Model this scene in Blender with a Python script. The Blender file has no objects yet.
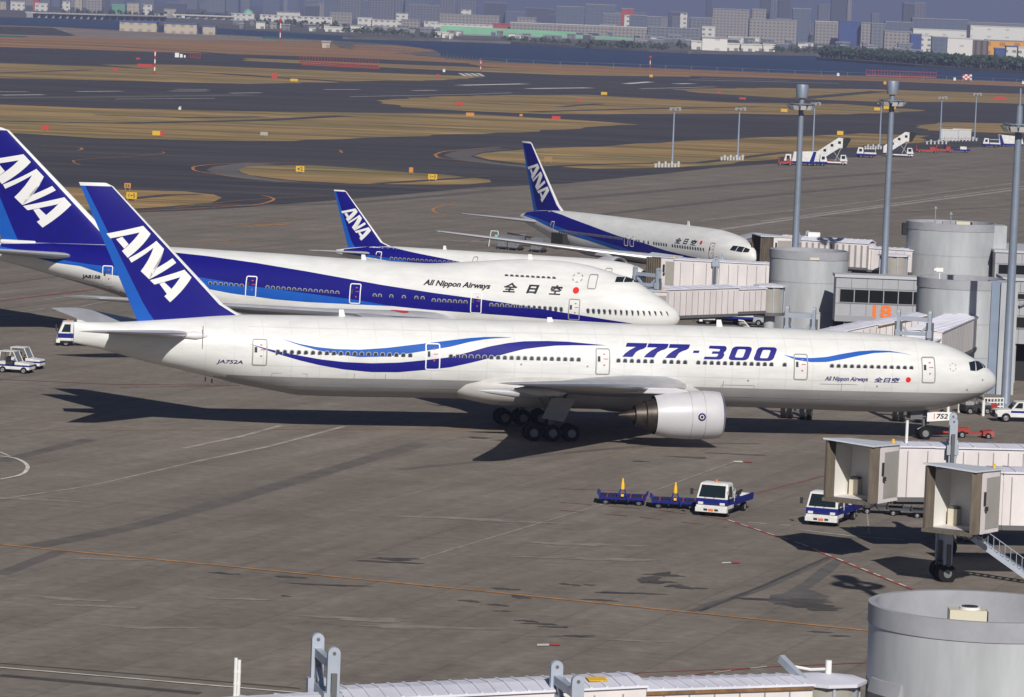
import bpy, bmesh, math, random
import numpy as np
from mathutils import Vector, Matrix
R = math.radians
rnd = random.Random(7)
S = bpy.context.scene
COL = S.collection

# ------------------------------------------------------------------ camera
FPX, PITCH, ROLL, CAMH = 4082.0, R(4.737), R(2.222), 32.52
FW = Vector((0, math.cos(PITCH), -math.sin(PITCH)))
RT0 = Vector((1, 0, 0))
UP0 = Vector((0, math.sin(PITCH), math.cos(PITCH)))
RT = RT0 * math.cos(ROLL) + UP0 * math.sin(ROLL)
UP = UP0 * math.cos(ROLL) - RT0 * math.sin(ROLL)
cd = bpy.data.cameras.new("Camera")
cd.sensor_width = 36.0
cd.lens = FPX * 36.0 / 1024.0
cd.clip_start, cd.clip_end = 1.0, 60000.0
cam = bpy.data.objects.new("Camera", cd)
COL.objects.link(cam)
cam.matrix_world = Matrix(((RT.x, UP.x, -FW.x, 0), (RT.y, UP.y, -FW.y, 0), (RT.z, UP.z, -FW.z, CAMH), (0, 0, 0, 1)))
S.camera = cam

# ------------------------------------------------------------------ light
SUN_STR, SKY_STR, EXPO, HAZE = 4.9, 0.05, 0.05, 1.15e-4
SUNV = Vector((0.25, -1.5, 1.0)).normalized()      # towards the sun
sl = bpy.data.lights.new("Sun", 'SUN')
sl.energy, sl.angle, sl.color = SUN_STR, R(0.5), (1.0, 0.955, 0.885)
so = bpy.data.objects.new("Sun", sl)
so.rotation_euler = SUNV.to_track_quat('Z', 'Y').to_euler()
COL.objects.link(so)
W = bpy.data.worlds.new("World")
S.world = W
W.use_nodes = True
nt = W.node_tree
sky = nt.nodes.new('ShaderNodeTexSky')
sky.sky_type = 'NISHITA'
sky.sun_disc = False
sky.sun_elevation = math.asin(SUNV.z)
sky.sun_rotation = math.atan2(SUNV.x, SUNV.y)
sky.air_density, sky.dust_density, sky.ozone_density = 0.55, 0.3, 2.0
bg = nt.nodes['Background']
nt.links.new(sky.outputs[0], bg.inputs[0])
bg.inputs[1].default_value = SKY_STR
S.view_settings.view_transform = 'Standard'
S.view_settings.look = 'None'
S.view_settings.exposure = EXPO
S.view_settings.gamma = 1.0
S.cycles.volume_bounces = 1
S.cycles.max_bounces = 6
S.cycles.use_denoising = True

# ------------------------------------------------------------------ helpers
def G(u, v, h=0.0):
    """ground (or height h) point seen at pixel u, v of the 1024 x 697 photograph"""
    a, b = (u - 512) / FPX, (v - 348.5) / FPX
    d = FW + RT * a - UP * b
    t = (h - CAMH) / d.z
    return Vector((d.x * t, d.y * t, h))

def tag(o, label=None, cat=None, group=None, kind=None):
    if label: o['label'] = label
    if cat: o['category'] = cat
    if group: o['group'] = group
    if kind: o['kind'] = kind
    return o

def empty(name, loc, rz=0.0):
    o = bpy.data.objects.new(name, None)
    o.empty_display_size = 0.5
    o.location = loc
    o.rotation_euler = (0, 0, rz)
    COL.objects.link(o)
    return o

def copy_tree(o, parent=None, kids=None):
    c = o.copy()
    COL.objects.link(c)
    if parent is not None:
        c.parent = parent
    for ch in list(o.children):
        copy_tree(ch, c)
    return c

_m = {}
def mat(name, col, rough=0.6, metal=0.0, var=0.0, scale=3.0, spec=0.5, emit=None, streak=None, bump=0.0, col2=None, detail=5.0, alpha=None):
    """principled material whose base colour is broken up by noise in object space"""
    if name in _m: return _m[name]
    m = bpy.data.materials.new(name)
    m.use_nodes = True
    t = m.node_tree
    p = t.nodes['Principled BSDF']
    p.inputs['Roughness'].default_value = rough
    p.inputs['Metallic'].default_value = metal
    p.inputs['Specular IOR Level'].default_value = spec
    c = (*col, 1)
    p.inputs['Base Color'].default_value = c
    if emit:
        p.inputs['Emission Color'].default_value = (*emit[:3], 1)
        p.inputs['Emission Strength'].default_value = emit[3]
    if var > 0 or col2:
        tc = t.nodes.new('ShaderNodeTexCoord')
        mp = t.nodes.new('ShaderNodeMapping')
        t.links.new(tc.outputs['Object'], mp.inputs[0])
        mp.inputs['Scale'].default_value = streak or (1, 1, 1)
        n = t.nodes.new('ShaderNodeTexNoise')
        n.inputs['Scale'].default_value = scale
        n.inputs['Detail'].default_value = detail
        n.inputs['Roughness'].default_value = 0.62
        t.links.new(mp.outputs[0], n.inputs['Vector'])
        cr = t.nodes.new('ShaderNodeValToRGB')
        cr.color_ramp.elements[0].position = 0.32
        cr.color_ramp.elements[1].position = 0.68
        lo = tuple(max(0, x * (1 - var)) for x in col)
        hi = col2 or tuple(min(1, x * (1 + var * 0.6)) for x in col)
        cr.color_ramp.elements[0].color = (*lo, 1)
        cr.color_ramp.elements[1].color = (*hi, 1)
        t.links.new(n.outputs[0], cr.inputs[0])
        t.links.new(cr.outputs[0], p.inputs['Base Color'])
        if bump:
            b = t.nodes.new('ShaderNodeBump')
            b.inputs['Strength'].default_value = bump
            t.links.new(n.outputs[0], b.inputs['Height'])
            t.links.new(b.outputs[0], p.inputs['Normal'])
    _m[name] = m
    return m

class MB:
    """collects shapes, builds ONE mesh object"""
    def __init__(s): s.v, s.f, s.m = [], [], []
    def add(s, vs, fs, mi=0, M=None):
        o = len(s.v)
        s.v += [tuple(M @ Vector(x)) if M is not None else tuple(x) for x in vs]
        s.f += [tuple(i + o for i in f) for f in fs]
        s.m += [mi] * len(fs) if isinstance(mi, int) else list(mi)
    def box(s, x0, x1, y0, y1, z0, z1, mi=0, M=None):
        s.add([(x0,y0,z0),(x1,y0,z0),(x1,y1,z0),(x0,y1,z0),(x0,y0,z1),(x1,y0,z1),(x1,y1,z1),(x0,y1,z1)],
              [(0,3,2,1),(4,5,6,7),(0,1,5,4),(1,2,6,5),(2,3,7,6),(3,0,4,7)], mi, M)
    def hexa(s, b, t, mi=0, M=None):
        """8-corner solid: 4 bottom points, 4 top points (counter-clockwise)"""
        s.add(list(b) + list(t), [(0,3,2,1),(4,5,6,7),(0,1,5,4),(1,2,6,5),(2,3,7,6),(3,0,4,7)], mi, M)
    def cyl(s, p0, p1, r0, r1=None, n=12, mi=0, cap=True, M=None):
        r1 = r0 if r1 is None else r1
        p0, p1 = Vector(p0), Vector(p1)
        d = (p1 - p0).normalized()
        a = d.orthogonal().normalized(); b = d.cross(a)
        vs = []
        for p, r in ((p0, r0), (p1, r1)):
            for i in range(n):
                t = 2 * math.pi * i / n
                vs.append(p + (a * math.cos(t) + b * math.sin(t)) * r)
        fs = [(i, (i + 1) % n, n + (i + 1) % n, n + i) for i in range(n)]
        if cap: fs += [tuple(reversed(range(n))), tuple(range(n, 2 * n))]
        s.add(vs, fs, mi, M)
    def lathe(s, prof, o, d, n=32, mi=0, M=None, cap=False):
        """profile [(distance along d, radius)], mi may be one per segment"""
        o, d = Vector(o), Vector(d).normalized()
        a = Vector((0, 0, 1)) if abs(d.z) < 0.9 else Vector((1, 0, 0))
        a = (a - d * a.dot(d)).normalized(); b = d.cross(a)
        vs = []
        for x, r in prof:
            for i in range(n):
                t = 2 * math.pi * i / n
                vs.append(o + d * x + (a * math.cos(t) + b * math.sin(t)) * r)
        fs, ms = [], []
        for k in range(len(prof) - 1):
            for i in range(n):
                fs.append((k*n+i, k*n+(i+1) % n, (k+1)*n+(i+1) % n, (k+1)*n+i))
                ms.append(mi if isinstance(mi, int) else mi[k])
        if cap:
            fs += [tuple(reversed(range(n))), tuple(range((len(prof)-1)*n, len(prof)*n))]
            ms += [ms[0], ms[-1]]
        s.add(vs, fs, ms, M)
    def tube(s, pts, r, n=6, mi=0, M=None):
        for a, b in zip(pts[:-1], pts[1:]): s.cyl(a, b, r, n=n, mi=mi, M=M)
    def bar(s, a, b, w, h=None, mi=0, M=None):
        """square bar from a to b"""
        h = w if h is None else h
        a, b = Vector(a), Vector(b)
        d = (b - a).normalized()
        up = Vector((0, 0, 1)) if abs(d.z) < 0.95 else Vector((1, 0, 0))
        x = d.cross(up).normalized() * (w / 2); y = x.cross(d).normalized() * (h / 2)
        s.add([a-x-y, a+x-y, a+x+y, a-x+y, b-x-y, b+x-y, b+x+y, b-x+y],
              [(0,1,2,3),(7,6,5,4),(0,4,5,1),(1,5,6,2),(2,6,7,3),(3,7,4,0)], mi, M)
    def prism(s, poly, z0, z1, mi=0, M=None, ax='z'):
        """extrude a 2-D polygon; ax: axis of extrusion (x: poly is (y,z), y: poly is (x,z))"""
        def P(p, z): return (p[0], p[1], z) if ax == 'z' else ((z, p[0], p[1]) if ax == 'x' else (p[0], z, p[1]))
        n = len(poly)
        s.add([P(p, z0) for p in poly] + [P(p, z1) for p in poly],
              [tuple(range(n)), tuple(range(2*n-1, n-1, -1))] + [(i, n+i, n+(i+1) % n, (i+1) % n) for i in range(n)], mi, M)
    def build(s, name, mats, parent=None, smooth=None, bevel=0.0, loc=None, rz=None):
        me = bpy.data.meshes.new(name)
        me.from_pydata(s.v, [], s.f)
        for m in (mats if isinstance(mats, (list, tuple)) else [mats]): me.materials.append(m)
        me.polygons.foreach_set('material_index', s.m)
        bm = bmesh.new(); bm.from_mesh(me)
        bmesh.ops.recalc_face_normals(bm, faces=bm.faces)
        bm.to_mesh(me); bm.free()
        if smooth is not None:
            me.shade_smooth()
            me.set_sharp_from_angle(angle=R(smooth))
        o = bpy.data.objects.new(name, me)
        COL.objects.link(o)
        if parent is not None: o.parent = parent
        if loc is not None: o.location = loc
        if rz is not None: o.rotation_euler = (0, 0, rz)
        if bevel:
            b = o.modifiers.new('Bevel', 'BEVEL'); b.width = bevel; b.segments = 2; b.limit_method = 'ANGLE'
        return o

def text_polys(body, size=1.0, shear=0.0, bold=0.0, space=1.0):
    """filled 2-D polygons of a line of text, height about size"""
    cu = bpy.data.curves.new('lettering', 'FONT')
    cu.body, cu.size, cu.shear, cu.offset, cu.space_character = body, size, shear, bold, space
    cu.resolution_u = 3
    o = bpy.data.objects.new('lettering', cu)
    COL.objects.link(o)
    bpy.context.view_layer.update()
    ev = o.evaluated_get(bpy.context.evaluated_depsgraph_get())
    me = ev.to_mesh()
    ps = [[(me.vertices[i].co.x, me.vertices[i].co.y) for i in p.vertices] for p in me.polygons]
    ev.to_mesh_clear()
    bpy.data.objects.remove(o); bpy.data.curves.remove(cu)
    return ps

def fit(ps, x0, x1, y0, y1):
    xs = [p[0] for q in ps for p in q]; ys = [p[1] for q in ps for p in q]
    a, b, c, d = min(xs), max(xs), min(ys), max(ys)
    return [[(x0 + (x - a) / (b - a) * (x1 - x0), y0 + (y - c) / (d - c) * (y1 - y0)) for x, y in q] for q in ps]

def pchip(X, Y):
    X, Y = np.array(X, float), np.array(Y, float)
    h = np.diff(X); dl = np.diff(Y) / h
    d = np.zeros(len(X))
    for i in range(1, len(X) - 1):
        if dl[i-1] * dl[i] > 0:
            w1, w2 = 2*h[i] + h[i-1], h[i] + 2*h[i-1]
            d[i] = (w1 + w2) / (w1 / dl[i-1] + w2 / dl[i])
    d[0], d[-1] = dl[0], dl[-1]
    def f(x):
        i = int(min(max(np.searchsorted(X, x) - 1, 0), len(h) - 1))
        t = (min(max(x, X[0]), X[-1]) - X[i]) / h[i]
        return float((1+2*t)*(1-t)**2*Y[i] + t*(1-t)**2*h[i]*d[i] + t*t*(3-2*t)*Y[i+1] + t*t*(t-1)*h[i]*d[i+1])
    return f
# ------------------------------------------------------------------ ground
def sheet(name, pts, z, m, kind='structure', px=True, dens=None):
    """flat sheet on the ground; pts are pixels of the photograph's ground outline or world points"""
    P = [G(*p) if px else Vector((p[0], p[1], 0)) for p in pts]
    me = bpy.data.meshes.new(name)
    bm = bmesh.new()
    f = bm.faces.new([bm.verts.new((p.x, p.y, z)) for p in P])
    bmesh.ops.triangulate(bm, faces=[f])
    bmesh.ops.recalc_face_normals(bm, faces=bm.faces)
    if bm.faces and sum(q.normal.z for q in bm.faces) < 0: bmesh.ops.reverse_faces(bm, faces=bm.faces)
    bm.to_mesh(me); bm.free()
    me.materials.append(m)
    o = bpy.data.objects.new(name, me)
    COL.objects.link(o)
    o['kind'] = kind
    return o

def ragged(P, amp, rr):
    """break a clean outline into short wandering pieces"""
    out = []
    for a, b in zip(P, P[1:] + P[:1]):
        d = b - a; L_ = d.length; n = max(1, min(60, int(L_ / (amp * 5)))); nn = Vector((-d.y, d.x, 0)).normalized()
        for k in range(n):
            out.append(a + d * (k / n) + (nn * rr.uniform(-amp, amp) if k else Vector((0, 0, 0))))
    return out

def multi_sheet(name, polys, z, m, kind='structure', rough=0.0):
    me = bpy.data.meshes.new(name)
    bm = bmesh.new()
    rr = random.Random(len(name))
    for i, pts in enumerate(polys):
        P = [G(*p) if len(p) == 2 else Vector(p) for p in pts]
        if rough: P = ragged(P, rough, rr)
        zi = z + (i % 8) * 0.0005
        f = bm.faces.new([bm.verts.new((p.x, p.y, zi)) for p in P])
        f.normal_update()
        if f.normal.z < 0: f.normal_flip()
    bmesh.ops.triangulate(bm, faces=list(bm.faces))
    bm.to_mesh(me); bm.free()
    me.materials.append(m)
    o = bpy.data.objects.new(name, me)
    COL.objects.link(o)
    o['kind'] = kind
    return o

def catmull(P, n=10):
    out = []
    for i in range(len(P) - 1):
        p0, p1, p2, p3 = P[max(i-1, 0)], P[i], P[i+1], P[min(i+2, len(P)-1)]
        for k in range(n):
            t = k / n
            out.append(0.5 * ((2*p1) + (p2-p0)*t + (2*p0-5*p1+4*p2-p3)*t*t + (3*p1-p0-3*p2+p3)*t**3))
    out.append(P[-1])
    return out

def ribbon(pts, w, smooth=False, dash=None, taper=None):
    """list of quads (world) for a painted line through pixel points, w metres wide"""
    P = [G(*p) if len(p) == 2 else Vector(p) for p in pts]
    if smooth: P = catmull(P)
    segs = []
    if dash:
        on, off = dash; acc = 0
        for a, b in zip(P[:-1], P[1:]):
            L = (b - a).length; d = (b - a) / L; t = 0
            while t < L:
                e = min(t + on, L)
                segs.append((a + d*t, a + d*e)); t += on + off
    quads = []
    if segs:
        for a, b in segs:
            d = (b - a).normalized(); n = Vector((-d.y, d.x, 0)) * w / 2
            quads.append([a - n, b - n, b + n, a + n])
        return [[tuple(p) for p in q] for q in quads]
    N = []
    for i in range(len(P)):
        d = (P[min(i+1, len(P)-1)] - P[max(i-1, 0)]).normalized()
        N.append(Vector((-d.y, d.x, 0)) * w / 2)
    for i in range(len(P) - 1):
        quads.append([tuple(P[i]-N[i]), tuple(P[i+1]-N[i+1]), tuple(P[i+1]+N[i+1]), tuple(P[i]+N[i])])
    return quads

def ground_mat(name, c1, c2, big, small, c3=None, rough=0.9, stretch=(1, 1, 1), fine=0.12, ang=0.0, streaks=None, slabs=None):
    """two scales of mottling plus fine grain, in world metres"""
    m = bpy.data.materials.new(name); m.use_nodes = True
    t = m.node_tree; p = t.nodes['Principled BSDF']
    p.inputs['Roughness'].default_value = rough
    p.inputs['Specular IOR Level'].default_value = 0.25
    tc = t.nodes.new('ShaderNodeTexCoord'); mp = t.nodes.new('ShaderNodeMapping')
    mp.inputs['Scale'].default_value = stretch
    mp.inputs['Rotation'].default_value = (0, 0, ang)
    t.links.new(tc.outputs['Object'], mp.inputs[0])
    def noise(sc, det=6):
        n = t.nodes.new('ShaderNodeTexNoise'); n.inputs['Scale'].default_value = sc; n.inputs['Detail'].default_value = det
        n.inputs['Roughness'].default_value = 0.6
        t.links.new(mp.outputs[0], n.inputs['Vector']); return n
    def ramp(n, a, b):
        r = t.nodes.new('ShaderNodeMapRange'); r.inputs[1].default_value = a; r.inputs[2].default_value = b
        t.links.new(n.outputs[0], r.inputs[0]); return r
    def mix(f, a, b, mode='MIX', fac=None):
        x = t.nodes.new('ShaderNodeMix'); x.data_type = 'RGBA'; x.blend_type = mode
        if fac is None: t.links.new(f.outputs[0], x.inputs[0])
        else: x.inputs[0].default_value = fac
        for s, y in ((6, a), (7, b)):
            if isinstance(y, tuple): x.inputs[s].default_value = (*y, 1)
            else: t.links.new(y.outputs[2] if y.bl_idname == 'ShaderNodeMix' else y.outputs[0], x.inputs[s])
        return x
    b1 = mix(ramp(noise(1 / big), 0.36, 0.64), c1, c2)
    if c3: b1 = mix(ramp(noise(1 / (big * 0.37)), 0.52, 0.72), b1, c3)
    g = ramp(noise(1 / small, 8), 0.25, 0.75)
    g.inputs[3].default_value = 1 - fine; g.inputs[4].default_value = 1 + fine
    cmb = t.nodes.new('ShaderNodeCombineColor')
    for i in range(3): t.links.new(g.outputs[0], cmb.inputs[i])
    out = mix(None, b1, cmb, 'MULTIPLY', 1.0)
    if streaks:
        for (sx, sy, rot, amt) in streaks:
            mp0 = t.nodes.new('ShaderNodeMapping'); mp0.inputs['Rotation'].default_value = (0, 0, -rot)
            mp2 = t.nodes.new('ShaderNodeMapping'); mp2.inputs['Scale'].default_value = (sx, sy, 1)
            t.links.new(tc.outputs['Object'], mp0.inputs[0]); t.links.new(mp0.outputs[0], mp2.inputs[0])
            n = t.nodes.new('ShaderNodeTexNoise'); n.inputs['Scale'].default_value = 1.0; n.inputs['Detail'].default_value = 4
            t.links.new(mp2.outputs[0], n.inputs['Vector'])
            r = ramp(n, 0.3, 0.7); r.inputs[3].default_value = 1 - amt; r.inputs[4].default_value = 1 + amt
            c = t.nodes.new('ShaderNodeCombineColor')
            for i in range(3): t.links.new(r.outputs[0], c.inputs[i])
            out = mix(None, out, c, 'MULTIPLY', 1.0)
    if slabs:
        L_, W_, rot, jw, amt = slabs
        mp0 = t.nodes.new('ShaderNodeMapping'); mp0.inputs['Rotation'].default_value = (0, 0, -rot)
        t.links.new(tc.outputs['Object'], mp0.inputs[0])
        br = t.nodes.new('ShaderNodeTexBrick'); br.offset = 0.0; br.inputs['Scale'].default_value = 1.0
        br.inputs['Brick Width'].default_value = L_; br.inputs['Row Height'].default_value = W_; br.inputs['Mortar Size'].default_value = jw; br.inputs['Mortar Smooth'].default_value = 0.6
        br.inputs['Color1'].default_value = (1 - amt*.25, 1 - amt*.25, 1 - amt*.25, 1); br.inputs['Color2'].default_value = (1 + amt*.25, 1 + amt*.25, 1 + amt*.25, 1); br.inputs['Mortar'].default_value = (1 - amt, 1 - amt, 1 - amt, 1)
        t.links.new(mp0.outputs[0], br.inputs[0])
        out = mix(None, out, br, 'MULTIPLY', 1.0)
    t.links.new(out.outputs[2], p.inputs['Base Color'])
    return m

m_land = ground_mat('far_land', (0.10, 0.10, 0.085), (0.16, 0.15, 0.13), 300, 25)
m_grass = ground_mat('dry_grass', (0.345, 0.22, 0.09), (0.185, 0.155, 0.070), 38, 5, c3=(0.41, 0.26, 0.11), fine=0.25, stretch=(0.35, 1, 1), streaks=[(0.004, 0.05, 0.05, 0.30), (0.012, 0.12, -0.1, 0.22), (0.05, 0.3, 0.2, 0.15)])
m_grassfar = ground_mat('dry_brown_grass', (0.36, 0.185, 0.085), (0.25, 0.155, 0.075), 120, 12, fine=0.2, stretch=(0.35, 1, 1), streaks=[(0.002, 0.03, 0.05, 0.25), (0.006, 0.08, -0.1, 0.2)])
m_taxi = ground_mat('dark_asphalt', (0.047, 0.044, 0.054), (0.066, 0.061, 0.068), 40, 5, c3=(0.086, 0.079, 0.082), stretch=(0.2, 1, 1), fine=0.1, streaks=[(0.003, 0.10, 0.12, 0.16), (0.004, 0.2, -0.06, 0.12)])
m_shoulder = ground_mat('grey_asphalt', (0.105, 0.098, 0.098), (0.14, 0.13, 0.125), 40, 4, fine=0.12)
m_apron = ground_mat('apron_asphalt', (0.166, 0.142, 0.119), (0.192, 0.165, 0.139), 11, 0.8, c3=(0.210, 0.182, 0.156), fine=0.16,
                     streaks=[(0.012, 0.30, 1.24, 0.09), (0.03, 0.12, 0.1, 0.05), (0.02, 0.6, 1.05, 0.06), (1.3, 1.3, 0, 0.07), (0.05, 1.2, -0.1, 0.04), (0.006, 0.5, 1.24, 0.08)], slabs=(9.0, 4.5, 1.24, 0.08, 0.2))
m_water = mat('bay_water', (0.022, 0.045, 0.105), rough=0.55, var=0.25, scale=0.02, streak=(0.2, 1, 1), spec=0.3)
m_yard = ground_mat('bare_yard', (0.30, 0.235, 0.19), (0.22, 0.18, 0.155), 80, 12)
m_orange = mat('orange_paint', (0.46, 0.21, 0.065), 0.8, var=0.45, scale=0.8)
m_red = mat('red_paint', (0.36, 0.065, 0.055), 0.8, var=0.4, scale=0.8)
m_redfaint = mat('worn_red_paint', (0.26, 0.11, 0.095), 0.85, var=0.4, scale=0.7)
m_white = mat('white_line_paint', (0.62, 0.60, 0.56), 0.8, var=0.4, scale=0.6)
m_whitefaint = mat('worn_white_paint', (0.34, 0.31, 0.28), 0.85, var=0.4, scale=0.5)
m_stain = mat('oil_stain', (0.070, 0.061, 0.055), 0.75, var=0.45, scale=0.6)
m_stain2 = mat('tyre_marked_asphalt', (0.118, 0.102, 0.09), 0.85, var=0.25, scale=0.4)
m_patch = mat('grey_patch', (0.112, 0.102, 0.10), 0.8, var=0.3, scale=0.7)

sheet('ground', [(-9000, -200), (9000, -200), (12000, 30000), (-12000, 30000)], 0.0, m_land, px=False)
def ext(pts):
    """carry ground outlines on past the sides of the picture"""
    return [(u-420, v-16.3) if u <= -15 else ((u+320, v+12.4) if u >= 1035 else (u, v)) for u, v in pts]
# airfield: asphalt everywhere, dry grass laid on it
sheet('taxiway', ext([(-60, 30), (-20, 33), (60, 36), (215, 36), (330, 41), (350, 50), (430, 56), (480, 62), (640, 68), (768, 73), (900, 78), (1090, 84.5), (1200, 330), (-200, 330)]), 0.03, m_taxi)
GR = [
 [(-20,105.5),(100,108.5),(200,110.5),(300,112),(400,113.3),(468,114),(520,117),(590,121),(640,125),(585,127.6),(520,132.7),(400,137),(340,139.5),(256,141.5),(100,138.5),(20,133.5),(-20,131)],
 [(376,100.5),(430,97),(512,95),(590,95),(660,99),(740,103),(840,104),(926,110.5),(880,113.5),(810,115),(740,114),(606,114.5),(540,114),(468,111),(400,107.2)],
 [(672,89),(768,88),(880,89.5),(1060,93),(1060,103),(960,102),(880,102),(800,99),(768,97),(700,93)],
 [(238,170),(246,167),(262,165.8),(310,165.5),(356,168.5),(400,172),(445,175),(490,180),(491,182.5),(470,184.5),(440,185),(350,184),(290,180.5),(250,175.5),(241,172.5)],
 [(40,186),(120,190),(185,191.8),(214,195),(222,198),(212,203),(165,207),(120,210),(40,211)],
 [(474,156),(482,153.5),(502,151.5),(570,147.5),(672,142),(760,137.5),(860,133.5),(930,136),(925,142.5),(862,146),(780,159),(715,165.5),(672,168),(592,169),(537,165.5),(490,160)],
 [(920,127),(930,124.5),(948,122.5),(1060,117.5),(1060,131.5),(964,132),(927,130.5)],
 [(-20,63.5),(110,67),(200,73),(290,79),(340,82.3),(250,84),(-20,84.5)],
 [(100,64.5),(190,65),(350,72),(440,75),(485,77),(440,80.5),(345,81.5),(300,78.5),(230,74),(150,69.5)],
 [(246,58),(350,62.5),(480,67.5),(690,75),(690,77),(560,75),(460,71),(350,66),(246,61)],
]
multi_sheet('grass', [ext(q) for q in GR], 0.06, m_grass, rough=2.6)
multi_sheet('far_grass', [ext(q) for q in [[(-60,35),(60,37),(120,34.5),(215,37),(330,41),(350,50),(430,56.5),(480,62),(640,68),(768,73),(900,78),(1060,84),(1060,87.5),(900,82),(690,76),(560,72.5),(478,66),(470,63.5),(350,58),(273,55.5),(188,53),(85,49.5),(-60,48.5)],
  [(356,44.5),(395,45.5),(425,48.5),(436,51.5),(395,53.5),(350,51)]]], 0.07, m_grassfar, rough=5)
sheet('works_yard', ext([(-60,27),(60,27.5),(118,31),(215,35),(258,37),(330,41.5),(200,40.5),(60,37.5),(-60,36)]), 0.09, m_yard)
multi_sheet('playing_field', [[(262,34.2),(311,36.6),(311,40.2),(262,38.6)], [(-20,35),(28,36.2),(26,37.3),(-20,37)]], 0.12, mat('green_turf', (0.03, 0.13, 0.08), 0.9, var=0.2, scale=0.05))
mb_ = MB()
q0, q1, q2 = G(-30, 33.5), G(45, 34.4), G(68, 36.2)
mb_.hexa([(q0.x,q0.y,0),(q2.x,q2.y,0),(q2.x,q2.y+60,0),(q0.x,q0.y+60,0)], [(q0.x,q0.y+20,5.5),(q1.x,q1.y+20,5.0),(q1.x,q1.y+45,5.0),(q0.x,q0.y+45,5.5)])
mb_.build('earth_mound', [mat('dark_earth', (.05,.047,.055), .9, var=.3, scale=.05)])['kind'] = 'structure'
# dark service roads through the grass
m_road = ground_mat('road_asphalt', (0.058, 0.056, 0.062), (0.075, 0.072, 0.076), 30, 4)
roads = []
for pts, w in (([(-20,40.5),(90,45),(191,51.5)], 9), ([(191,51.5),(260,57),(350,60.3),(475,65.5)], 14), ([(-10,121),(120,123.5),(262,120.5),(345,116)], 6), ([(95,115),(180,118),(262,117)], 5),
               ([(672,95),(740,100),(800,101)], 7), ([(800,98.5),(880,91.5)], 9), ([(376,184),(450,179.2),(492,176.5)], 2.6), ([(537,167.5),(600,164.5),(700,163),(790,152)], 3),
               ([(120,200),(170,195.2),(200,195)], 2.5), ([(530,112),(640,109),(760,107)], 5), ([(-20,74),(90,70)], 4), ([(480,103.5),(560,107),(600,104)], 4)):
    roads += ribbon(pts, w)
multi_sheet('service_road', roads, 0.085, m_road)
# apron
APRON_TOP = [(-260,236),(0,222),(100,214.5),(220,209.5),(305,203),(400,195),(480,187.5),(564,184),(672,173),(715,168),(780,163.5),(866,156.5),(960,148.5),(1024,143.5),(1200,132)]
sheet('apron', [G(*p).to_2d()[:] for p in APRON_TOP] + [(420, 560), (420, -120), (-400, -120), (-400, 640)], 0.045, m_apron, px=False)
# grey shoulders round the taxiway islands
sh = []
for pts, w in (([(222,171),(232,174.5),(250,178),(290,182.5)], 6), ([(222,171),(232,167),(262,163.5)], 6), ([(457,156),(470,160),(490,163),(537,168)], 6), ([(457,156),(472,151.5),(502,149)], 6),
               ([(-10,98),(110,97),(250,95)], 9), ([(-20,106),(100,109),(200,111)], 5)):
    sh += ribbon(pts, w, smooth=True)
multi_sheet('taxiway_shoulder', sh, 0.052, m_shoulder)
# runway paint, far
multi_sheet('runway_marking', ribbon([(0,95.4),(44,95)], 3.2) + ribbon([(77,91.8),(122,91.4)], 2.4) + ribbon([(170,91.3),(208,91.2)], 2.4) + ribbon([(176,89.5),(208,89.7)], 2.2) + ribbon([(-20,92),(28,92)], 2)
    + ribbon([(115,99.3),(215,98.6)], 1.3) + ribbon([(230,93.4),(262,93)], 2.4) + ribbon([(324,89.8),(360,89.8)], 2.4) + ribbon([(412,90.8),(436,90.5)], 2.8) + ribbon([(350,97),(470,94.5),(512,93)], 1.3)
    + ribbon([(460,85.5),(525,84)], 5.5) + ribbon([(528,88.8),(590,88)], 5.5) + ribbon([(626,84),(650,82)], 5) + ribbon([(676,84),(692,83.7)], 6) + ribbon([(640,89),(715,87)], 2)
    + ribbon([(690,80),(780,82),(840,83.6)], 4) + ribbon([(700,78.6),(790,80.6)], 2.5)
    + [q for i in range(4) for q in ribbon([(460+5.8*i,73.4),(466+5.8*i,76.4)], 2.2)], 0.10, m_white)
# taxi lines
orange = []
for pts, w, sm in (([(0,545.5),(240,568.5),(480,592),(700,614.5),(880,633)], 0.32, 0), ([(-20,430.5),(120,430.7),(300,430),(480,429.5),(640,431)], 0.16, 0), ([(640,431),(760,432),(930,440),(1000,447)], 0.16, 0),
        ([(140,211.5),(200,208.5),(255,205),(273,200.5),(270,197.5),(262,196)], 0.55, 1), ([(300,163),(225,164),(197,166.5),(193,169),(200,172),(240,177.5),(290,181.5)], 0.6, 1), ([(500,147.5),(450,151),(437,154),(436,156),(445,159),(500,164)], 0.7, 1),
        ([(76,150.5),(80,150.2),(82,149),(76,147.6),(40,146)], 0.6, 1), ([(162,152),(163,153.6),(140,156),(80,160),(74,162.5),(80,165)], 0.35, 1), ([(340,150.5),(342,153)], 0.6, 0),
        ([(175,208),(250,200),(330,196)], 0.3, 1), ([(455,204.5),(440,207),(433,209.5),(436,213),(450,216)], 0.5, 1), ([(232,224.5),(272,225)], 1.3, 0), ([(256,226.5),(290,224.5)], 1.0, 0), ([(262,223),(300,220)], 0.4, 0), ([(200,243),(235,240.5),(262,242)], 0.5, 0)):
    orange += ribbon(pts, w, smooth=bool(sm))
multi_sheet('taxi_line', orange, 0.074, m_orange)
multi_sheet('red_line', ribbon([(724,519.5),(800,545),(912,590.5),(960,610)], 0.26) + ribbon([(0,301.5),(96,289.5)], 0.35) + ribbon([(640,682),(760,668.5),(868,664)], 0.12) + ribbon([(560,684),(640,674),(760,669)], 0.1), 0.078, m_red)
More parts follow.
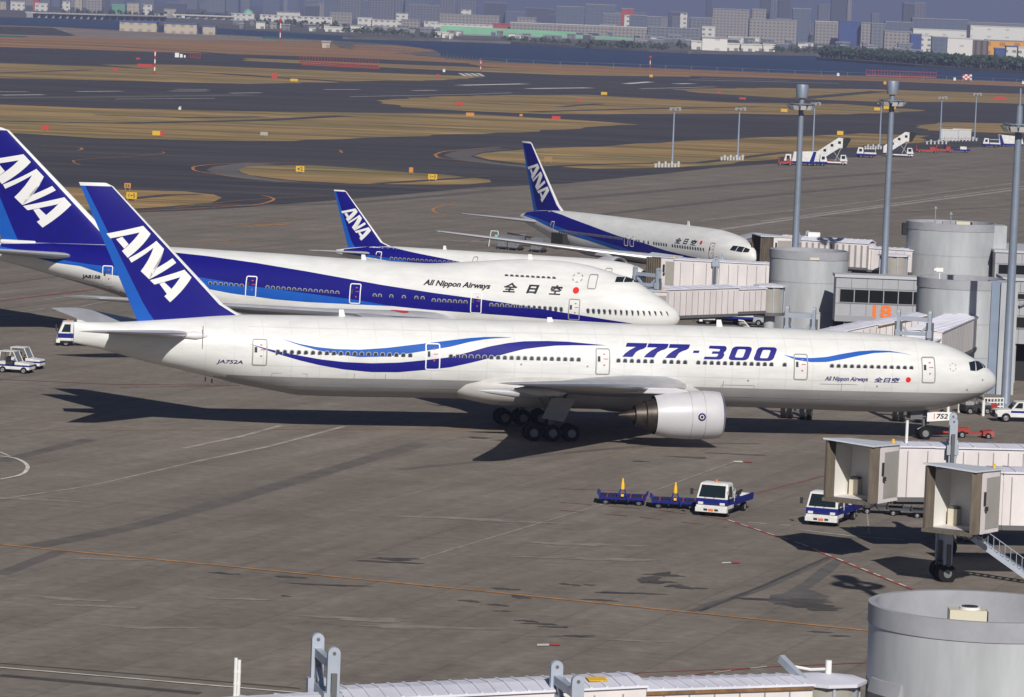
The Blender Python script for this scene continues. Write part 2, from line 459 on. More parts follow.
multi_sheet('worn_red_line', ribbon([(560,511),(640,518),(728,528)], 0.22, dash=(1.6,1.5)) + ribbon([(560,503),(660,511),(724,520)], 0.16, dash=(2.2,1.2)) + ribbon([(755,494),(790,485),(835,474)], 0.25) + ribbon([(0,380),(110,385),(240,386)], 0.25) + ribbon([(120,388),(230,386.5)], 0.2) + ribbon([(560,489.5),(640,492)], 0.14), 0.070, m_redfaint)
multi_sheet('white_line', ribbon([(728,521),(802,545.5),(912,590)], 0.14, dash=(1.1,1.0)) + ribbon([(748,523.5),(790,526.5)], 0.12, dash=(1.2,.9)) + ribbon([(0,457),(16,459.5),(26,465),(27,470.5),(20,476),(0,480.5)], 0.28, smooth=True) + ribbon([(0,453),(10,457.5)], 0.14)
    + ribbon([(0,669),(120,679),(260,691),(330,697)], 0.22) + ribbon([(800,531),(850,537),(905,541)], 0.12) + ribbon([(640,683),(770,667.5)], 0.12, dash=(1.2,1.4)), 0.082, m_white)
multi_sheet('worn_white_line', ribbon([(184,449),(240,437.5),(282,426)], 0.45) + ribbon([(198,462),(270,447),(345,427)], 0.4) + ribbon([(0,500),(90,487),(198,462)], 0.22) + ribbon([(40,300),(140,290),(180,285)], 0.3) + ribbon([(55,313),(95,304),(135,297)], 0.3) + ribbon([(0,316),(45,309)], 0.3)
    + ribbon([(700,233),(768,223),(880,207.5),(1040,187)], 1.3) + ribbon([(760,222),(900,203),(1040,184.5)], 0.8) + ribbon([(700,221),(800,210),(900,198),(1040,180)], 0.5) + ribbon([(560,270),(700,252)], 0.4)
    + ribbon([(650,493),(735,462)], 0.12) + ribbon([(420,560),(620,500)], 0.12) + ribbon([(866,503),(869,535)], 0.1), 0.066, m_whitefaint)
# dark joints, tyre marks and stains
st2 = []
for pts, w in (([(30,548),(150,523),(300,480),(420,444)], 1.5), ([(0,575),(60,552)], 1.0), ([(690,612),(760,590),(828,559)], 0.5), ([(0,462),(90,440)], 1.2), ([(150,205),(330,204),(500,190)], 3), ([(300,262),(480,241),(540,236)], 0.5), ([(0,284),(180,262)], 0.8), ([(560,300),(760,262)], 0.6),
               ([(0,664.5),(120,674),(300,690)], 0.18), ([(0,676),(120,687),(200,694.5)], 0.8), ([(400,470),(640,447),(760,444)], 0.9), ([(820,217),(1040,205)], 1.2), ([(900,212),(1040,214)], 1.0), ([(560,200),(720,186),(900,172)], 3.5), ([(600,215),(760,197),(930,180)], 2.5)):
    st2 += ribbon(pts, w, smooth=True)
multi_sheet('tyre_mark', st2, 0.050, m_stain2)
def blob(u, v, a, b, seed, n=44):
    r_ = random.Random(seed); c = G(u, v); out = []
    ph = [r_.uniform(0, 6.28) for _ in range(4)]
    for i in range(n):
        t = 6.2832 * i / n
        k = 1 + 0.28*math.sin(2*t+ph[0]) + 0.2*math.sin(3*t+ph[1]) + 0.16*math.sin(5*t+ph[2]) + 0.12*math.sin(8*t+ph[3]) + r_.uniform(-.13, .13)
        out.append((c.x + a*k*math.cos(t), c.y + b*k*math.sin(t), 0))
    return out
stains = [(650,580,.7,.9),(664,575,.35,1.1),(655,583,1.0,.5),(677,587,.5,.7),(690,589,.7,.45),(664,576,1.2,.35),(395,560,1.3,.5),(388,563,1.6,.35),(330,586,1.6,.35),(505,590,.7,.4),(520,598,.5,.5),(498,606,.5,.35),(527,622,.5,.35),(542,625,.7,.3),(556,628,.6,.3),(578,637,.7,.28),(572,638,1.1,.2),
          (470,602,.5,.35),(502,612,.4,.2),(815,608,1.5,1.0),(800,605,1.3,.8),(790,601,2.0,.8),(822,609,.8,.5),(640,462,.6,.3),(690,458,1.6,.35),(740,455,1.8,.3),(480,438.5,1.0,.5),(220,574,.6,.25),(232,575,.4,.2),(290,578,.9,.3),(820,633,.6,.2),(840,637,.5,.2),(626,594,1.6,.35),(600,601,.9,.25),(565,585,.3,.3),(575,586,.3,.3),(590,586,.25,.3),(430,587,.7,.2),(285,597,.3,.2)]
multi_sheet('oil_stain', ribbon([(700,612),(760,588),(828,558)], .28) + ribbon([(0,676.5),(60,681.5),(120,687),(200,694.5)], 0.55) + ribbon([(0,664.3),(120,673.8),(300,689.5)], 0.14) + [blob(u, v, a, b, i) for i, (u, v, a, b) in enumerate(stains)], 0.062, m_stain)
multi_sheet('asphalt_patch', [[(770,602),(800,585),(823,567),(835,560),(842,563),(832,573),(808,590),(830,597),(820,604),(792,596)], [(770,596),(790,594),(815,600),(800,606),(768,603)], [(690,612),(700,606),(760,588),(828,558),(824,563),(765,590)]], 0.054, m_patch)
multi_sheet('bay_number', [[(537,645.5),(549,645.3),(549,647.3),(537,647.4)], [(733,462),(742,462),(743,463.4),(734,463.4)], [(722,563.5),(731,563.2),(731,564.6),(722,564.8)]], 0.088, m_white)
multi_sheet('bay_number_red', [[(550,645.2),(560,645),(560,647),(550,647.2)], [(744,462),(752,462),(752,463.6),(744,463.6)], [(732,563),(740,563),(740,564.6),(732,564.6)]], 0.088, m_red)
# pale scuffs
multi_sheet('pale_scuff', [blob(u, v, a, b, 50+i) for i, (u, v, a, b) in enumerate([(70,600,1.6,.5),(95,607,1.8,.4),(150,628,2.5,.5),(360,620,3,.6),(420,628,4,.5),(580,545,3,.7),(600,560,4,.6),(240,600,1.5,.4),(560,350,3,1),(480,242,5,2.5),(585,232,6,2),(30,500,3,.6),(110,560,2.5,.4),(600,640,3,.4),(470,520,5,.7)])], 0.058, mat('pale_concrete', (0.23, 0.20, 0.175), 0.9, var=0.3, scale=0.8))
# bay
sheet('water', ext([(-200,14),(0,17.2),(120,19.5),(150,25),(215,28),(262,31),(330,35),(384,38.5),(440,41),(512,43.3),(560,46),(650,51),(690,53),(760,54.5),(815,55.5),(819,58.5),(918,66.2),(1024,72.8),(1200,84),(1200,90),(1040,82.5),(900,77.3),(768,72.6),(640,67.6),(512,62),(440,56),(440,52.5),(432,49.5),(400,45),(345,41),(262,36.3),(215,34),(160,32),(118,30),(60,26.8),(-200,24)]), 0.14, m_water)
# ------------------------------------------------------------------ aircraft
m_fus = mat('white_aircraft_paint', (0.645, 0.645, 0.635), 0.42, spec=0.3, var=0.09, scale=0.9, streak=(0.5, 0.5, 2.2), detail=7)
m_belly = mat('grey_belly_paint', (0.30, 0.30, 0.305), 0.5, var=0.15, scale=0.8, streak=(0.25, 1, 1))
m_db = mat('dark_blue_livery', (0.006, 0.005, 0.165), 0.5, spec=0.15, var=0.10, scale=0.5)
m_lb = mat('light_blue_livery', (0.008, 0.085, 0.39), 0.5, spec=0.15, var=0.08, scale=0.5)
m_swd = mat('deep_blue_swoosh', (0.010, 0.010, 0.185), 0.5, spec=0.15, var=0.06, scale=0.5)
m_wing = mat('grey_wing_skin', (0.40, 0.405, 0.43), 0.45, var=0.12, scale=0.7, streak=(1, 0.4, 1))
m_lip = mat('polished_metal', (0.62, 0.62, 0.64), 0.28, 0.9)
m_nac = mat('pale_nacelle_paint', (0.50, 0.495, 0.52), 0.38, spec=0.35, var=0.06, scale=0.8)
m_core = mat('burnt_exhaust_metal', (0.060, 0.048, 0.040), 0.45, 0.6, var=0.4, scale=1.5)
m_tyre = mat('black_tyre', (0.010, 0.010, 0.011), 0.85, spec=0.2)
m_rim = mat('grey_wheel_rim', (0.20, 0.20, 0.21), 0.5, 0.2)
m_strut = mat('gear_strut_metal', (0.14, 0.14, 0.15), 0.55, 0.3)
m_win = mat('cabin_window_glass', (0.045, 0.048, 0.060), 0.2)
m_winrim = mat('window_frame_metal', (0.36, 0.36, 0.38), 0.45)
m_glass = mat('cockpit_glass', (0.012, 0.018, 0.024), 0.08)
m_door = mat('door_outline', (0.26, 0.25, 0.24), 0.5)
m_dw = mat('white_door_outline', (0.74, 0.74, 0.74), 0.5)
m_inkd = mat('dark_blue_lettering', (0.010, 0.010, 0.12), 0.5, spec=.2)
m_inkb = mat('black_lettering', (0.015, 0.015, 0.02), 0.4)
m_dot = mat('red_sun_disc', (0.62, 0.02, 0.015), 0.5, spec=.2)
m_wht = mat('plain_white_paint', (0.70, 0.70, 0.69), 0.5)
m_beacon = mat('green_tip_lamp', (0.15, 0.6, 0.5), 0.2)
PMATS = [m_fus, m_belly, m_db, m_lb, m_swd, m_inkd, m_inkb, m_dot, m_wht, m_door, m_dw, m_glass]
FUS, BEL, DB, LB, SWD, INK, BLK, DOT, WHT, DOR, DRW, GLS = range(12)

AX = [0, .012, .05, .12, .25, .4, .55, .7, .86, 1.0]
AY = [0, .018, .033, .045, .05, .049, .043, .033, .017, .001]

ANA = [[(0.9,0.617),(0.137,0.684),(0.3,0.634),(0.873,0.582)], [(0.137,0.684),(0.127,0.625),(0.761,0.438),(0.791,0.489),(0.311,0.631)], [(0.784,0.577),(0.658,0.597),(0.628,0.541),(0.737,0.507)],
 [(0.75,0.435),(0.133,0.573),(0.273,0.521),(0.746,0.403)], [(0.133,0.573),(0.123,0.514),(0.544,0.344),(0.64,0.28),(0.686,0.34),(0.273,0.521)], [(0.64,0.28),(0.544,0.344),(0.119,0.444),(0.121,0.411)],
 [(0.639,0.273),(0.094,0.359),(0.222,0.304),(0.616,0.241)], [(0.094,0.359),(0.09,0.302),(0.565,0.11),(0.587,0.153),(0.228,0.303)], [(0.55,0.248),(0.478,0.261),(0.449,0.21),(0.541,0.171)]]

def cut_polys(polys, ds, dh):
    """triangulate polygons and cut them on a grid so they can follow a curved skin"""
    bm = bmesh.new()
    for p in polys:
        q = [p[i] for i in range(len(p)) if (Vector(p[i]) - Vector(p[i-1])).length > 1e-5]
        if len(q) < 3: continue
        try: bm.faces.new([bm.verts.new((x, y, 0)) for x, y in q])
        except ValueError: pass
    bmesh.ops.triangulate(bm, faces=list(bm.faces))
    if not bm.verts: return [], []
    xs = [v.co.x for v in bm.verts]; ys = [v.co.y for v in bm.verts]
    k = math.floor(min(ys) / dh) + 1
    while k * dh < max(ys):
        bmesh.ops.bisect_plane(bm, geom=bm.verts[:] + bm.edges[:] + bm.faces[:], plane_co=(0, k*dh, 0), plane_no=(0, 1, 0)); k += 1
    if ds:
        k = math.floor(min(xs) / ds) + 1
        while k * ds < max(xs):
            bmesh.ops.bisect_plane(bm, geom=bm.verts[:] + bm.edges[:] + bm.faces[:], plane_co=(k*ds, 0, 0), plane_no=(1, 0, 0)); k += 1
    bm.verts.index_update()
    V = [(v.co.x, v.co.y) for v in bm.verts]; F = [tuple(v.index for v in f.verts) for f in bm.faces]
    bm.free()
    return V, F

class Plane:
    def __init__(s, name, label, pose, prof):
        s.root = empty(name, (pose[0], pose[1], 0), R(pose[2]))
        tag(s.root, label, 'airplane')
        s.S = [p[0] for p in prof]
        s.fzc = pchip(s.S, [p[1] for p in prof]); s.fa = pchip(s.S, [p[2] for p in prof])
        s.fbu = pchip(s.S, [p[3] for p in prof]); s.fbl = pchip(s.S, [p[4] for p in prof])
        s.nup = pchip(s.S, [p[5] if len(p) > 5 else 2.0 for p in prof])
        s.fus = MB()
    def sec(s, x): return s.fzc(x), s.fa(x), s.fbu(x), s.fbl(x), s.nup(x)
    def half(s, x, h):
        zc, a, bu, bl, n = s.sec(x)
        b = bu if h > zc else bl
        t = max(-.9985, min(.9985, (h - zc) / b)); e = n if h > zc else 2.0
        return a * (1 - abs(t) ** e) ** (1 / e) if e != 2.0 else a * math.sqrt(1 - t*t)
    def skin(s, x, h, off=0.012, side=1):
        l = s.half(x, h); e = 0.03
        dl = (s.half(x, h + e) - s.half(x, h - e)) / (2*e)
        n = math.hypot(1, dl)
        return (-x, -side * (l + off / n), h - off * dl / n)
    def loft(s, grey, step=0.6, n=72):
        xs = sorted(set([round(x, 3) for x in np.arange(s.S[0], s.S[-1], step)] + [float(x) for x in s.S] + [s.S[0] + .04, s.S[0]+.1, s.S[0] + .25, s.S[0]+.4]))
        vs, fs, ms = [], [], []
        for x in xs:
            zc, a, bu, bl, e = s.sec(x)
            for i in range(n):
                t = 2 * math.pi * i / n
                c, q = math.cos(t), math.sin(t)
                if q > 0 and e != 2.0:
                    k = 2 / e
                    y, z = a * math.copysign(abs(c) ** k, c), zc + bu * abs(q) ** k
                else:
                    y, z = a * c, zc + (bu if q > 0 else bl) * q
                vs.append((-x, -y, z))
        for k in range(len(xs) - 1):
            for i in range(n):
                j = (i + 1) % n
                f = (k*n+i, k*n+j, (k+1)*n+j, (k+1)*n+i)
                fs.append(f)
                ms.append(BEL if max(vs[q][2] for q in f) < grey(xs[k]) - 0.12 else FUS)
        fs += [tuple(range(n)), tuple(range((len(xs)-1)*n, len(xs)*n))]; ms += [FUS, FUS]
        s.fus.add(vs, fs, ms)
    def band(s, top, bot, mi, off=0.012, ds=0.3, sides=(1, -1), s0=None, s1=None):
        ft = lambda x: float(np.interp(x, [p[0] for p in top], [p[1] for p in top]))
        fb = lambda x: float(np.interp(x, [p[0] for p in bot], [p[1] for p in bot]))
        a = max(top[0][0], bot[0][0]) if s0 is None else s0; b = min(top[-1][0], bot[-1][0]) if s1 is None else s1
        n = max(2, int((b - a) / ds)); xs = np.linspace(a, b, n + 1)
        m = max(1, int(math.ceil(max(ft(x) - fb(x) for x in xs) / 0.22)))
        for side in sides:
            vs = [s.skin(x, fb(x) + (ft(x) - fb(x)) * j / m, off, side) for x in xs for j in range(m + 1)]
            fs = [(i*(m+1)+j, (i+1)*(m+1)+j, (i+1)*(m+1)+j+1, i*(m+1)+j+1) for i in range(n) for j in range(m)]
            s.fus.add(vs, fs, mi)
    def decal(s, polys, mi, off=0.016, sides=(1,), ds=0.5):
        V, F = cut_polys(polys, ds, 0.2)
        for side in sides: s.fus.add([s.skin(x, h, off, side) for x, h in V], F, mi)
    def text(s, body, s_left, s_right, h0, h1, mi, shear=0.0, bold=0.0, off=0.016, slope=0.0):
        """reads from s_left (aft) to s_right (forward) on the starboard side"""
        ps = fit(text_polys(body, 1.0, shear, bold), s_left, s_right, h0, h1)
        if slope: ps = [[(x, y + slope * (x - s_left)) for x, y in q] for q in ps]
        s.decal(ps, mi, off, ds=None)
    def outline(s, x0, x1, h0, h1, w=0.09, r=0.18):
        def rr(d):
            a, b, c, e = x0 + d, x1 - d, h0 + d, h1 - d; q = max(r - d, 0.02); out = []
            for cx, cy, t0 in ((b-q, e-q, 0), (a+q, e-q, 90), (a+q, c+q, 180), (b-q, c+q, 270)):
                for k in range(4): t = R(t0 + 30*k); out.append((cx + q*math.cos(t), cy + q*math.sin(t)))
            return out
        A, B = rr(0), rr(w)
        return [[A[i], A[(i+1) % len(A)], B[(i+1) % len(B)], B[i]] for i in range(len(A))]
    def door(s, sc, h0, h1, w=1.15, paint=None, ink=DOR, win=True, name='door', sides=(1,)):
        """a door is a part: outline, panel and small window on the skin"""
        mb = MB(); x0, x1 = sc - w/2, sc + w/2
        fr = s.outline(x0, x1, h0, h1, w=0.09)
        for side in sides:
            V, F = cut_polys(fr, None, 0.2)
            mb.add([s.skin(x, h, 0.030, side) for x, h in V], F, 0)
        d = mb.build(name, [m_door if ink == DOR else m_dw], s.root)
        if win:
            g = MB(); hw = h0 + (h1 - h0) * 0.60
            V, F = cut_polys([[(sc+.20, hw-.20), (sc+.40, hw-.20), (sc+.40, hw+.20), (sc+.20, hw+.20)]], None, 0.1)
            g.add([s.skin(x, h, 0.034, 1) for x, h in V], F, 0)
            g.build('door_window', [m_win], d)
            r_ = MB()
            V, F = cut_polys([[(sc-.05, hw-.02), (sc-.4, hw-.02), (sc-.4, hw+.03), (sc-.05, hw+.03)], [(sc-.02, hw+.32), (sc-.2, hw+.32), (sc-.2, hw+.4), (sc-.02, hw+.4)], [(sc-.02, hw-.42), (sc-.2, hw-.42), (sc-.1, hw-.58)]], None, 0.2)
            r_.add([s.skin(x, h, 0.033, 1) for x, h in V], F, 0)
            r_.build('door_warning_mark', [m_redm], d)
        return d
    def windows(s, xs, h, w=0.28, ht=0.42, rim=True):
        """every cabin window is a part of its own (shared mesh, own place on the skin)"""
        if not hasattr(s, 'wme'):
            mb = MB()
            def oval(a, b, n=14): return [(a*math.copysign(abs(math.cos(t))**.7, math.cos(t)), b*math.copysign(abs(math.sin(t))**.7, math.sin(t))) for t in [6.28318*i/n for i in range(n)]]
            o1, o2 = oval(w/2 + .055, ht/2 + .055), oval(w/2, ht/2)
            n = len(o1)
            mb.add([(x, -0.016, z) for x, z in o1] + [(x, -0.020, z) for x, z in o2], [(i, (i+1) % n, n+(i+1) % n, n+i) for i in range(n)], 1)
            mb.add([(x, -0.020, z) for x, z in o2], [tuple(range(n))], 0)
            o = mb.build('cabin_window', [m_win, m_winrim], s.root)
            s.wme = o.data; bpy.data.objects.remove(o)
        for x in xs:
            hh = h(x) if callable(h) else h
            o = bpy.data.objects.new('cabin_window', s.wme); COL.objects.link(o); o.parent = s.root
            l = s.half(x, hh); e = .05
            dl = (s.half(x, hh + e) - s.half(x, hh - e)) / (2*e); dx = (s.half(x + e, hh) - s.half(x - e, hh)) / (2*e)
            o.location = (-x, -l, hh)
            o.rotation_euler = (-math.atan(dl), 0, -math.atan(dx))
    def surf(s, name, secs, mats, midx=None, cap=True, parent=None):
        """lifting surface from sections (LE s, l, h, chord, thickness ratio, twist, thickness-direction)"""
        mb = MB(); n = len(AX); ring = []
        for (x, l, h, c, tc, tw, td) in secs:
            pts = []
            idx = list(range(n)) + list(range(n - 2, 0, -1))
            for q, i in enumerate(idx):
                sg = 1 if q < n else -1
                y = AY[i] * 10 * tc * c * sg
                if td == 'h':
                    y = y * (1.15 if sg > 0 else 0.85)
                    px, pz = AX[i]*c, y
                    px, pz = px*math.cos(tw) + pz*math.sin(tw), pz*math.cos(tw) - px*math.sin(tw)
                    pts.append((-(x + px), -l, h + pz))
                else: pts.append((-(x + AX[i]*c), -(l + y), h))
            ring.append(pts)
        m = len(ring[0])
        vs = [p for r_ in ring for p in r_]; fs, ms = [], []
        for k in range(len(ring) - 1):
            for i in range(m):
                j = (i + 1) % m
                fs.append((k*m+i, k*m+j, (k+1)*m+j, (k+1)*m+i))
                seg = i if i < n - 1 else m - 1 - i
                ms.append(midx(seg, k) if midx else 0)
        if cap:
            fs += [tuple(range(m)), tuple(range((len(ring)-1)*m, len(ring)*m))]; ms += [ms[0], ms[-1]]
        mb.add(vs, fs, ms)
        return mb, mb
    def engine(s, x0, l, zc, L, Rr, emblem=False, core=1.5, cone=1.5, band=None, cowl=None):
        e = MB()
        e.lathe([(1.3, .70*Rr), (.5, .76*Rr), (.12, .82*Rr), (.02, .865*Rr), (.0, .89*Rr), (.04, .915*Rr), (.16, .945*Rr), (.55, .98*Rr), (1.3, Rr), (.48*L, Rr), (.52*L, .993*Rr), (.8*L, .93*Rr), (L, .80*Rr), (L-.02, .76*Rr), (L-.7, .74*Rr)],
                (-x0, -l, zc), (-1, 0, -0.02), n=40, mi=[3, 0, 1, 1, 1, 1, 0, 0, 0, 0, 0, 0, 2, 2])
        for xj, rj in ((.30*L, 1.0), (.50*L, .998)): e.lathe([(xj-.02, rj*Rr+.004), (xj-.02, rj*Rr+.010), (xj+.02, rj*Rr+.010), (xj+.02, rj*Rr+.004)], (-x0, -l, zc), (-1, 0, -0.02), n=40, mi=4)
        o = e.build('engine', [cowl or m_nac, m_lip, m_core, m_strut, m_belly], s.root, smooth=40)
        f = MB(); f.lathe([(.75, .03), (.95, .12*Rr), (1.25, .25*Rr), (1.28, .72*Rr)], (-x0, -l, zc), (-1, 0, -0.02), n=24); f.build('intake_fan', [mat('fan_blades', (.03, .03, .035), .4, .6)], o, smooth=30)
        k = MB(); k.lathe([(L-.65, .73*Rr), (L-.1, .70*Rr), (L+core*.45, .60*Rr), (L+core*.5, .52*Rr), (L+core, .44*Rr), (L+core+.02, .37*Rr), (L+core-.4, .3*Rr)], (-x0, -l, zc), (-1, 0, -0.02), n=32); k.build('exhaust_core', [m_core], o, smooth=35)
        k = MB(); k.lathe([(L+core-.4, .28*Rr), (L+core+.2, .22*Rr), (L+core+cone*.6, .10*Rr), (L+core+cone, .02*Rr)], (-x0, -l, zc), (-1, 0, -0.02), n=20); k.build('exhaust_cone', [m_core], o, smooth=35)
        if emblem:
            b = MB(); n = 20
            def ring(r0, r1, off):
                vs = []
                for r_ in (r0, r1):
                    for i in range(n):
                        t = 6.28318*i/n; dz = r_*math.sin(t)
                        vs.append((-(x0 + emblem) + r_*math.cos(t), -(l + math.sqrt((Rr+off)**2 - dz*dz)), zc + dz))
                return vs, [(i, (i+1) % n, n+(i+1) % n, n+i) for i in range(n)]
            b.add(*ring(.0, .12, .03), 1); b.add(*ring(.12, .17, .03), 0); b.add(*ring(.17, .30, .03), 2)
            b.build('round_emblem', [m_wht, m_inkb, m_inkd], o)
        return o
    def pylon(s, x0, x1, l, z0, z1, xt0, xt1, th=0.25):
        b = MB(); p = [(-x0, z0), (-xt0, z1), (-xt1, z1), (-x1, z0)]
        b.prism(p, -l - th, -l + th, ax='y')
        return b.build('engine_pylon', [m_nac], s.root, bevel=.08)
    def wheel(s, parent, x, l, r, w, z=None):
        b = MB(); z = r if z is None else z
        b.lathe([(-w/2, .5*r), (-w/2, .86*r), (-w*.36, .97*r), (0, r), (w*.36, .97*r), (w/2, .86*r), (w/2, .5*r)], (-x, -l, z), (0, 1, 0), n=24, mi=0)
        b.lathe([(-w*.42, .0), (-w*.42, .2*r), (-w*.36, .25*r), (-w*.36, .42*r), (-w/2 - .005, .5*r)], (-x, -l, z), (0, 1, 0), n=24, mi=1)
        b.lathe([(w*.42, .0), (w*.42, .2*r), (w*.36, .25*r), (w*.36, .42*r), (w/2 + .005, .5*r)], (-x, -l, z), (0, 1, 0), n=24, mi=1)
        return b.build('wheel', [m_tyre, m_rim], parent, smooth=40)
    def main_gear(s, x, l, axles, track, r, w, ztop, door=None):
        b = MB(); b.cyl((-x, -l, r), (-x, -l, ztop), .18, .26, n=14)
        b.cyl((-x, -l, r + .9), (-x + 1.6, -l + (1.4 if l > 0 else -1.4), ztop), .10, n=8); b.cyl((-x, -l, r + .9), (-x - 1.2, -l, ztop), .09, n=8)
        if len(axles) > 1: b.bar((-x - axles[0], -l, r), (-x - axles[-1], -l, r), .28, .3)
        for a in axles: b.cyl((-x - a, -l - track/2, r), (-x - a, -l + track/2, r), .09, n=8)
        o = b.build('main_landing_gear', [m_strut], s.root, smooth=40)
        for a in axles:
            for q in (-1, 1): s.wheel(o, x + a, l + q*track/2, r, w)
        if door:
            d = MB(); d.prism([(-p[0], p[1]) for p in door], -l - math.copysign(.42, l), -l - math.copysign(.36, l), ax='y'); d.build('gear_door', [m_belly], o)
        return o
    def nose_gear(s, x, r, w, ztop, door=True):
        b = MB(); b.cyl((-x, 0, r), (-x - .1, 0, ztop), .11, .16, n=12); b.cyl((-x, 0, r+.6), (-x + 1.5, 0, ztop), .08, n=8)
        b.cyl((-x, -.35, r), (-x, .35, r), .07, n=8)
        b.box(-x+.1, -x+.35, -.25, .25, r+.75, r+1.0)
        b.cyl((-x, 0, r+.5), (-x-.55, 0, r+.25), .07, n=8); b.box(-x-1.3, -x-.3, -.52, -.46, ztop-.75, ztop); b.box(-x-1.3, -x-.3, .46, .52, ztop-.75, ztop); b.box(-x-.35, -x+.3, -.3, .3, ztop-.6, ztop-.1)
        o = b.build('nose_landing_gear', [m_strut], s.root, smooth=40)
        for q in (-1, 1): s.wheel(o, x, q*.36, r, w)
        return o
    def antenna(s, x, h=0.5, c=0.5):
        z = s.fzc(x) + s.fbu(x) - .03
        b = MB(); b.hexa([(-x, -.04, z), (-x, .04, z), (-x-c, .04, z), (-x-c, -.04, z)], [(-x-.3*c, -.02, z+h), (-x-.3*c, .02, z+h), (-x-c, .02, z+h), (-x-c, -.02, z+h)])
        b.build('blade_antenna', [m_wht], s.root)
    def fin(s, hb, ht, le0, le1, te0, te1, tc=0.09, base_ext=1.6, fil=1.0, blue_te=True, tip_white=True):
        H_ = ht - hb
        def LE(w): return le0 + (le1 - le0) * w
        def TE(w): return te0 + (te1 - te0) * w
        ws = [-.1, -.03, .03, .10, .35, .7, .975, 1.0]
        secs = []
        for w in ws:
            ext = fil * max(0, (.10 - w) / .13) ** 1.6
            le = LE(w) - ext; 
            if w == 1.0: le += .35 * (te1 - le1) * .35
            secs.append((le, 0, hb + w * H_, TE(w) - le, tc if w < 1 else tc*.5, 0, 'l'))
        def mid(seg, k):
            if k >= 6 and tip_white: return 2
            if seg <= 1: return 2
            if seg == 8 and blue_te: return 1
            return 0
        mb, _ = s.surf('fin', secs, None, mid)
        # lettering on both faces
        V, F = cut_polys(ANA, .08, .06)
        for side in (1, -1):
            vs = []
            for u, w in V:
                c = TE(w) - LE(w)
                y = float(np.interp(u, AX, AY)) * 10 * tc * c
                vs.append((-(LE(w) + u * c), -side * (y + 0.025), hb + w * H_))
            mb.add(vs, F, 3)
        return mb.build('tail_fin', [m_db, m_lb, m_fus, m_wht], s.root, smooth=35)
    def done(s, smooth=35): return s.fus.build('fuselage', PMATS, s.root, smooth=smooth)

m_redm = mat('small_red_marking', (0.55, 0.06, 0.05), 0.5)

def triton(P, dark_top, dark_bot, light_bot, zl):
    """dark and light blue cheat bands running forward from the fin"""
    P.band(dark_top, dark_bot, DB, ds=0.35)
    P.band([(a, b + .01) for a, b in dark_bot], light_bot, LB, off=0.011, ds=0.35)

# ---- the long twin in the foreground
pr = []
for s_, t_, b_, a_ in zip([0,.15,.5,1.35,2.4,3.6,5.2,7.9,12,18.6,29,46,52,55.7,58,60,62,65,68,70.3,73],
        [4.75,5.2,5.57,6.19,6.76,7.3,7.77,8.15,8.4,8.55,8.63,8.7,8.7,8.7,8.68,8.66,8.58,8.3,8.0,7.85,7.82],
        [4.65,4.3,4.02,3.57,3.12,2.74,2.4,2.17,2.17,2.3,2.42,2.57,2.55,2.62,2.98,3.3,3.75,4.4,5.05,5.65,6.24],
        [.05,.45,.9,1.55,2.1,2.55,2.85,3.05,3.1,3.1,3.1,3.1,3.1,3.05,2.92,2.75,2.5,2.05,1.5,1.05,.25]):
    pr.append((s_, (t_+b_)/2, a_, (t_-b_)/2, (t_-b_)/2))
A = Plane('airliner', 'long white twin-engine airliner nearest the camera with blue swooshes and 777-300 on its side', (38.36, 321.9, 11.8), pr)
gl = pchip([0, 2.2, 4, 7.4, 18.4, 46.4, 54, 60, 66, 73.2], [3.88, 3.92, 3.95, 3.98, 4.03, 4.22, 4.2, 4.2, 4.25, 4.3])
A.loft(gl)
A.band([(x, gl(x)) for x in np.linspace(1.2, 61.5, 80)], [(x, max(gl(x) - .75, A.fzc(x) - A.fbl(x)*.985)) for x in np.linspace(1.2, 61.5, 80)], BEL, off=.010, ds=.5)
rv = lambda L: sorted([(a, b) for a, b in L])
A.band(rv([(57.43,7.07),(56.25,6.76),(54.91,6.55),(53.42,6.43),(51.62,6.42),(49.52,6.6),(47.24,6.9),(44.6,7.25),(43.08,7.45),(41.86,7.55),(40.94,7.57),(39.79,7.565)]),
       rv([(57.43,7.06),(56.25,6.67),(54.91,6.34),(53.42,6.05),(51.62,5.87),(49.52,5.95),(47.26,6.32),(44.61,6.78),(43.11,7.16),(41.88,7.38),(40.95,7.48),(39.79,7.555)]), LB, sides=(1,))
A.band(rv([(59.95,6.66),(58.77,6.36),(57.59,6.13),(56.1,5.87),(54.6,5.64),(52.8,5.47),(50.7,5.42),(48.6,5.51),(46.5,5.75),(44.65,6.0),(43.14,6.42),(41.61,6.86),(40.07,7.15),(38.83,7.3),(36.99,7.36),(35.45,7.34),(33.93,7.24),(32.4,7.135)]),
       rv([(59.95,6.65),(58.77,6.26),(57.58,5.89),(56.09,5.5),(54.58,5.18),(52.77,4.9),(50.66,4.74),(48.55,4.77),(46.46,5.0),(44.62,5.23),(43.13,5.58),(41.62,5.98),(40.1,6.41),(38.87,6.72),(37.64,6.89),(36.4,7.03),(34.86,7.09),(32.4,7.125)]), SWD, sides=(1,))
A.band(rv([(18.24,6.715),(17.31,6.54),(16.05,6.51),(14.78,6.62),(13.49,6.88),(12.19,7.09),(10.89,7.18),(9.6,7.16),(8.66,7.04),(7.88,6.885)]),
       rv([(18.24,6.705),(17.32,6.36),(16.06,6.2),(14.8,6.24),(13.52,6.47),(12.23,6.75),(10.92,6.98),(9.62,7.06),(8.66,7.015),(7.88,6.875)]), LB, sides=(1,))
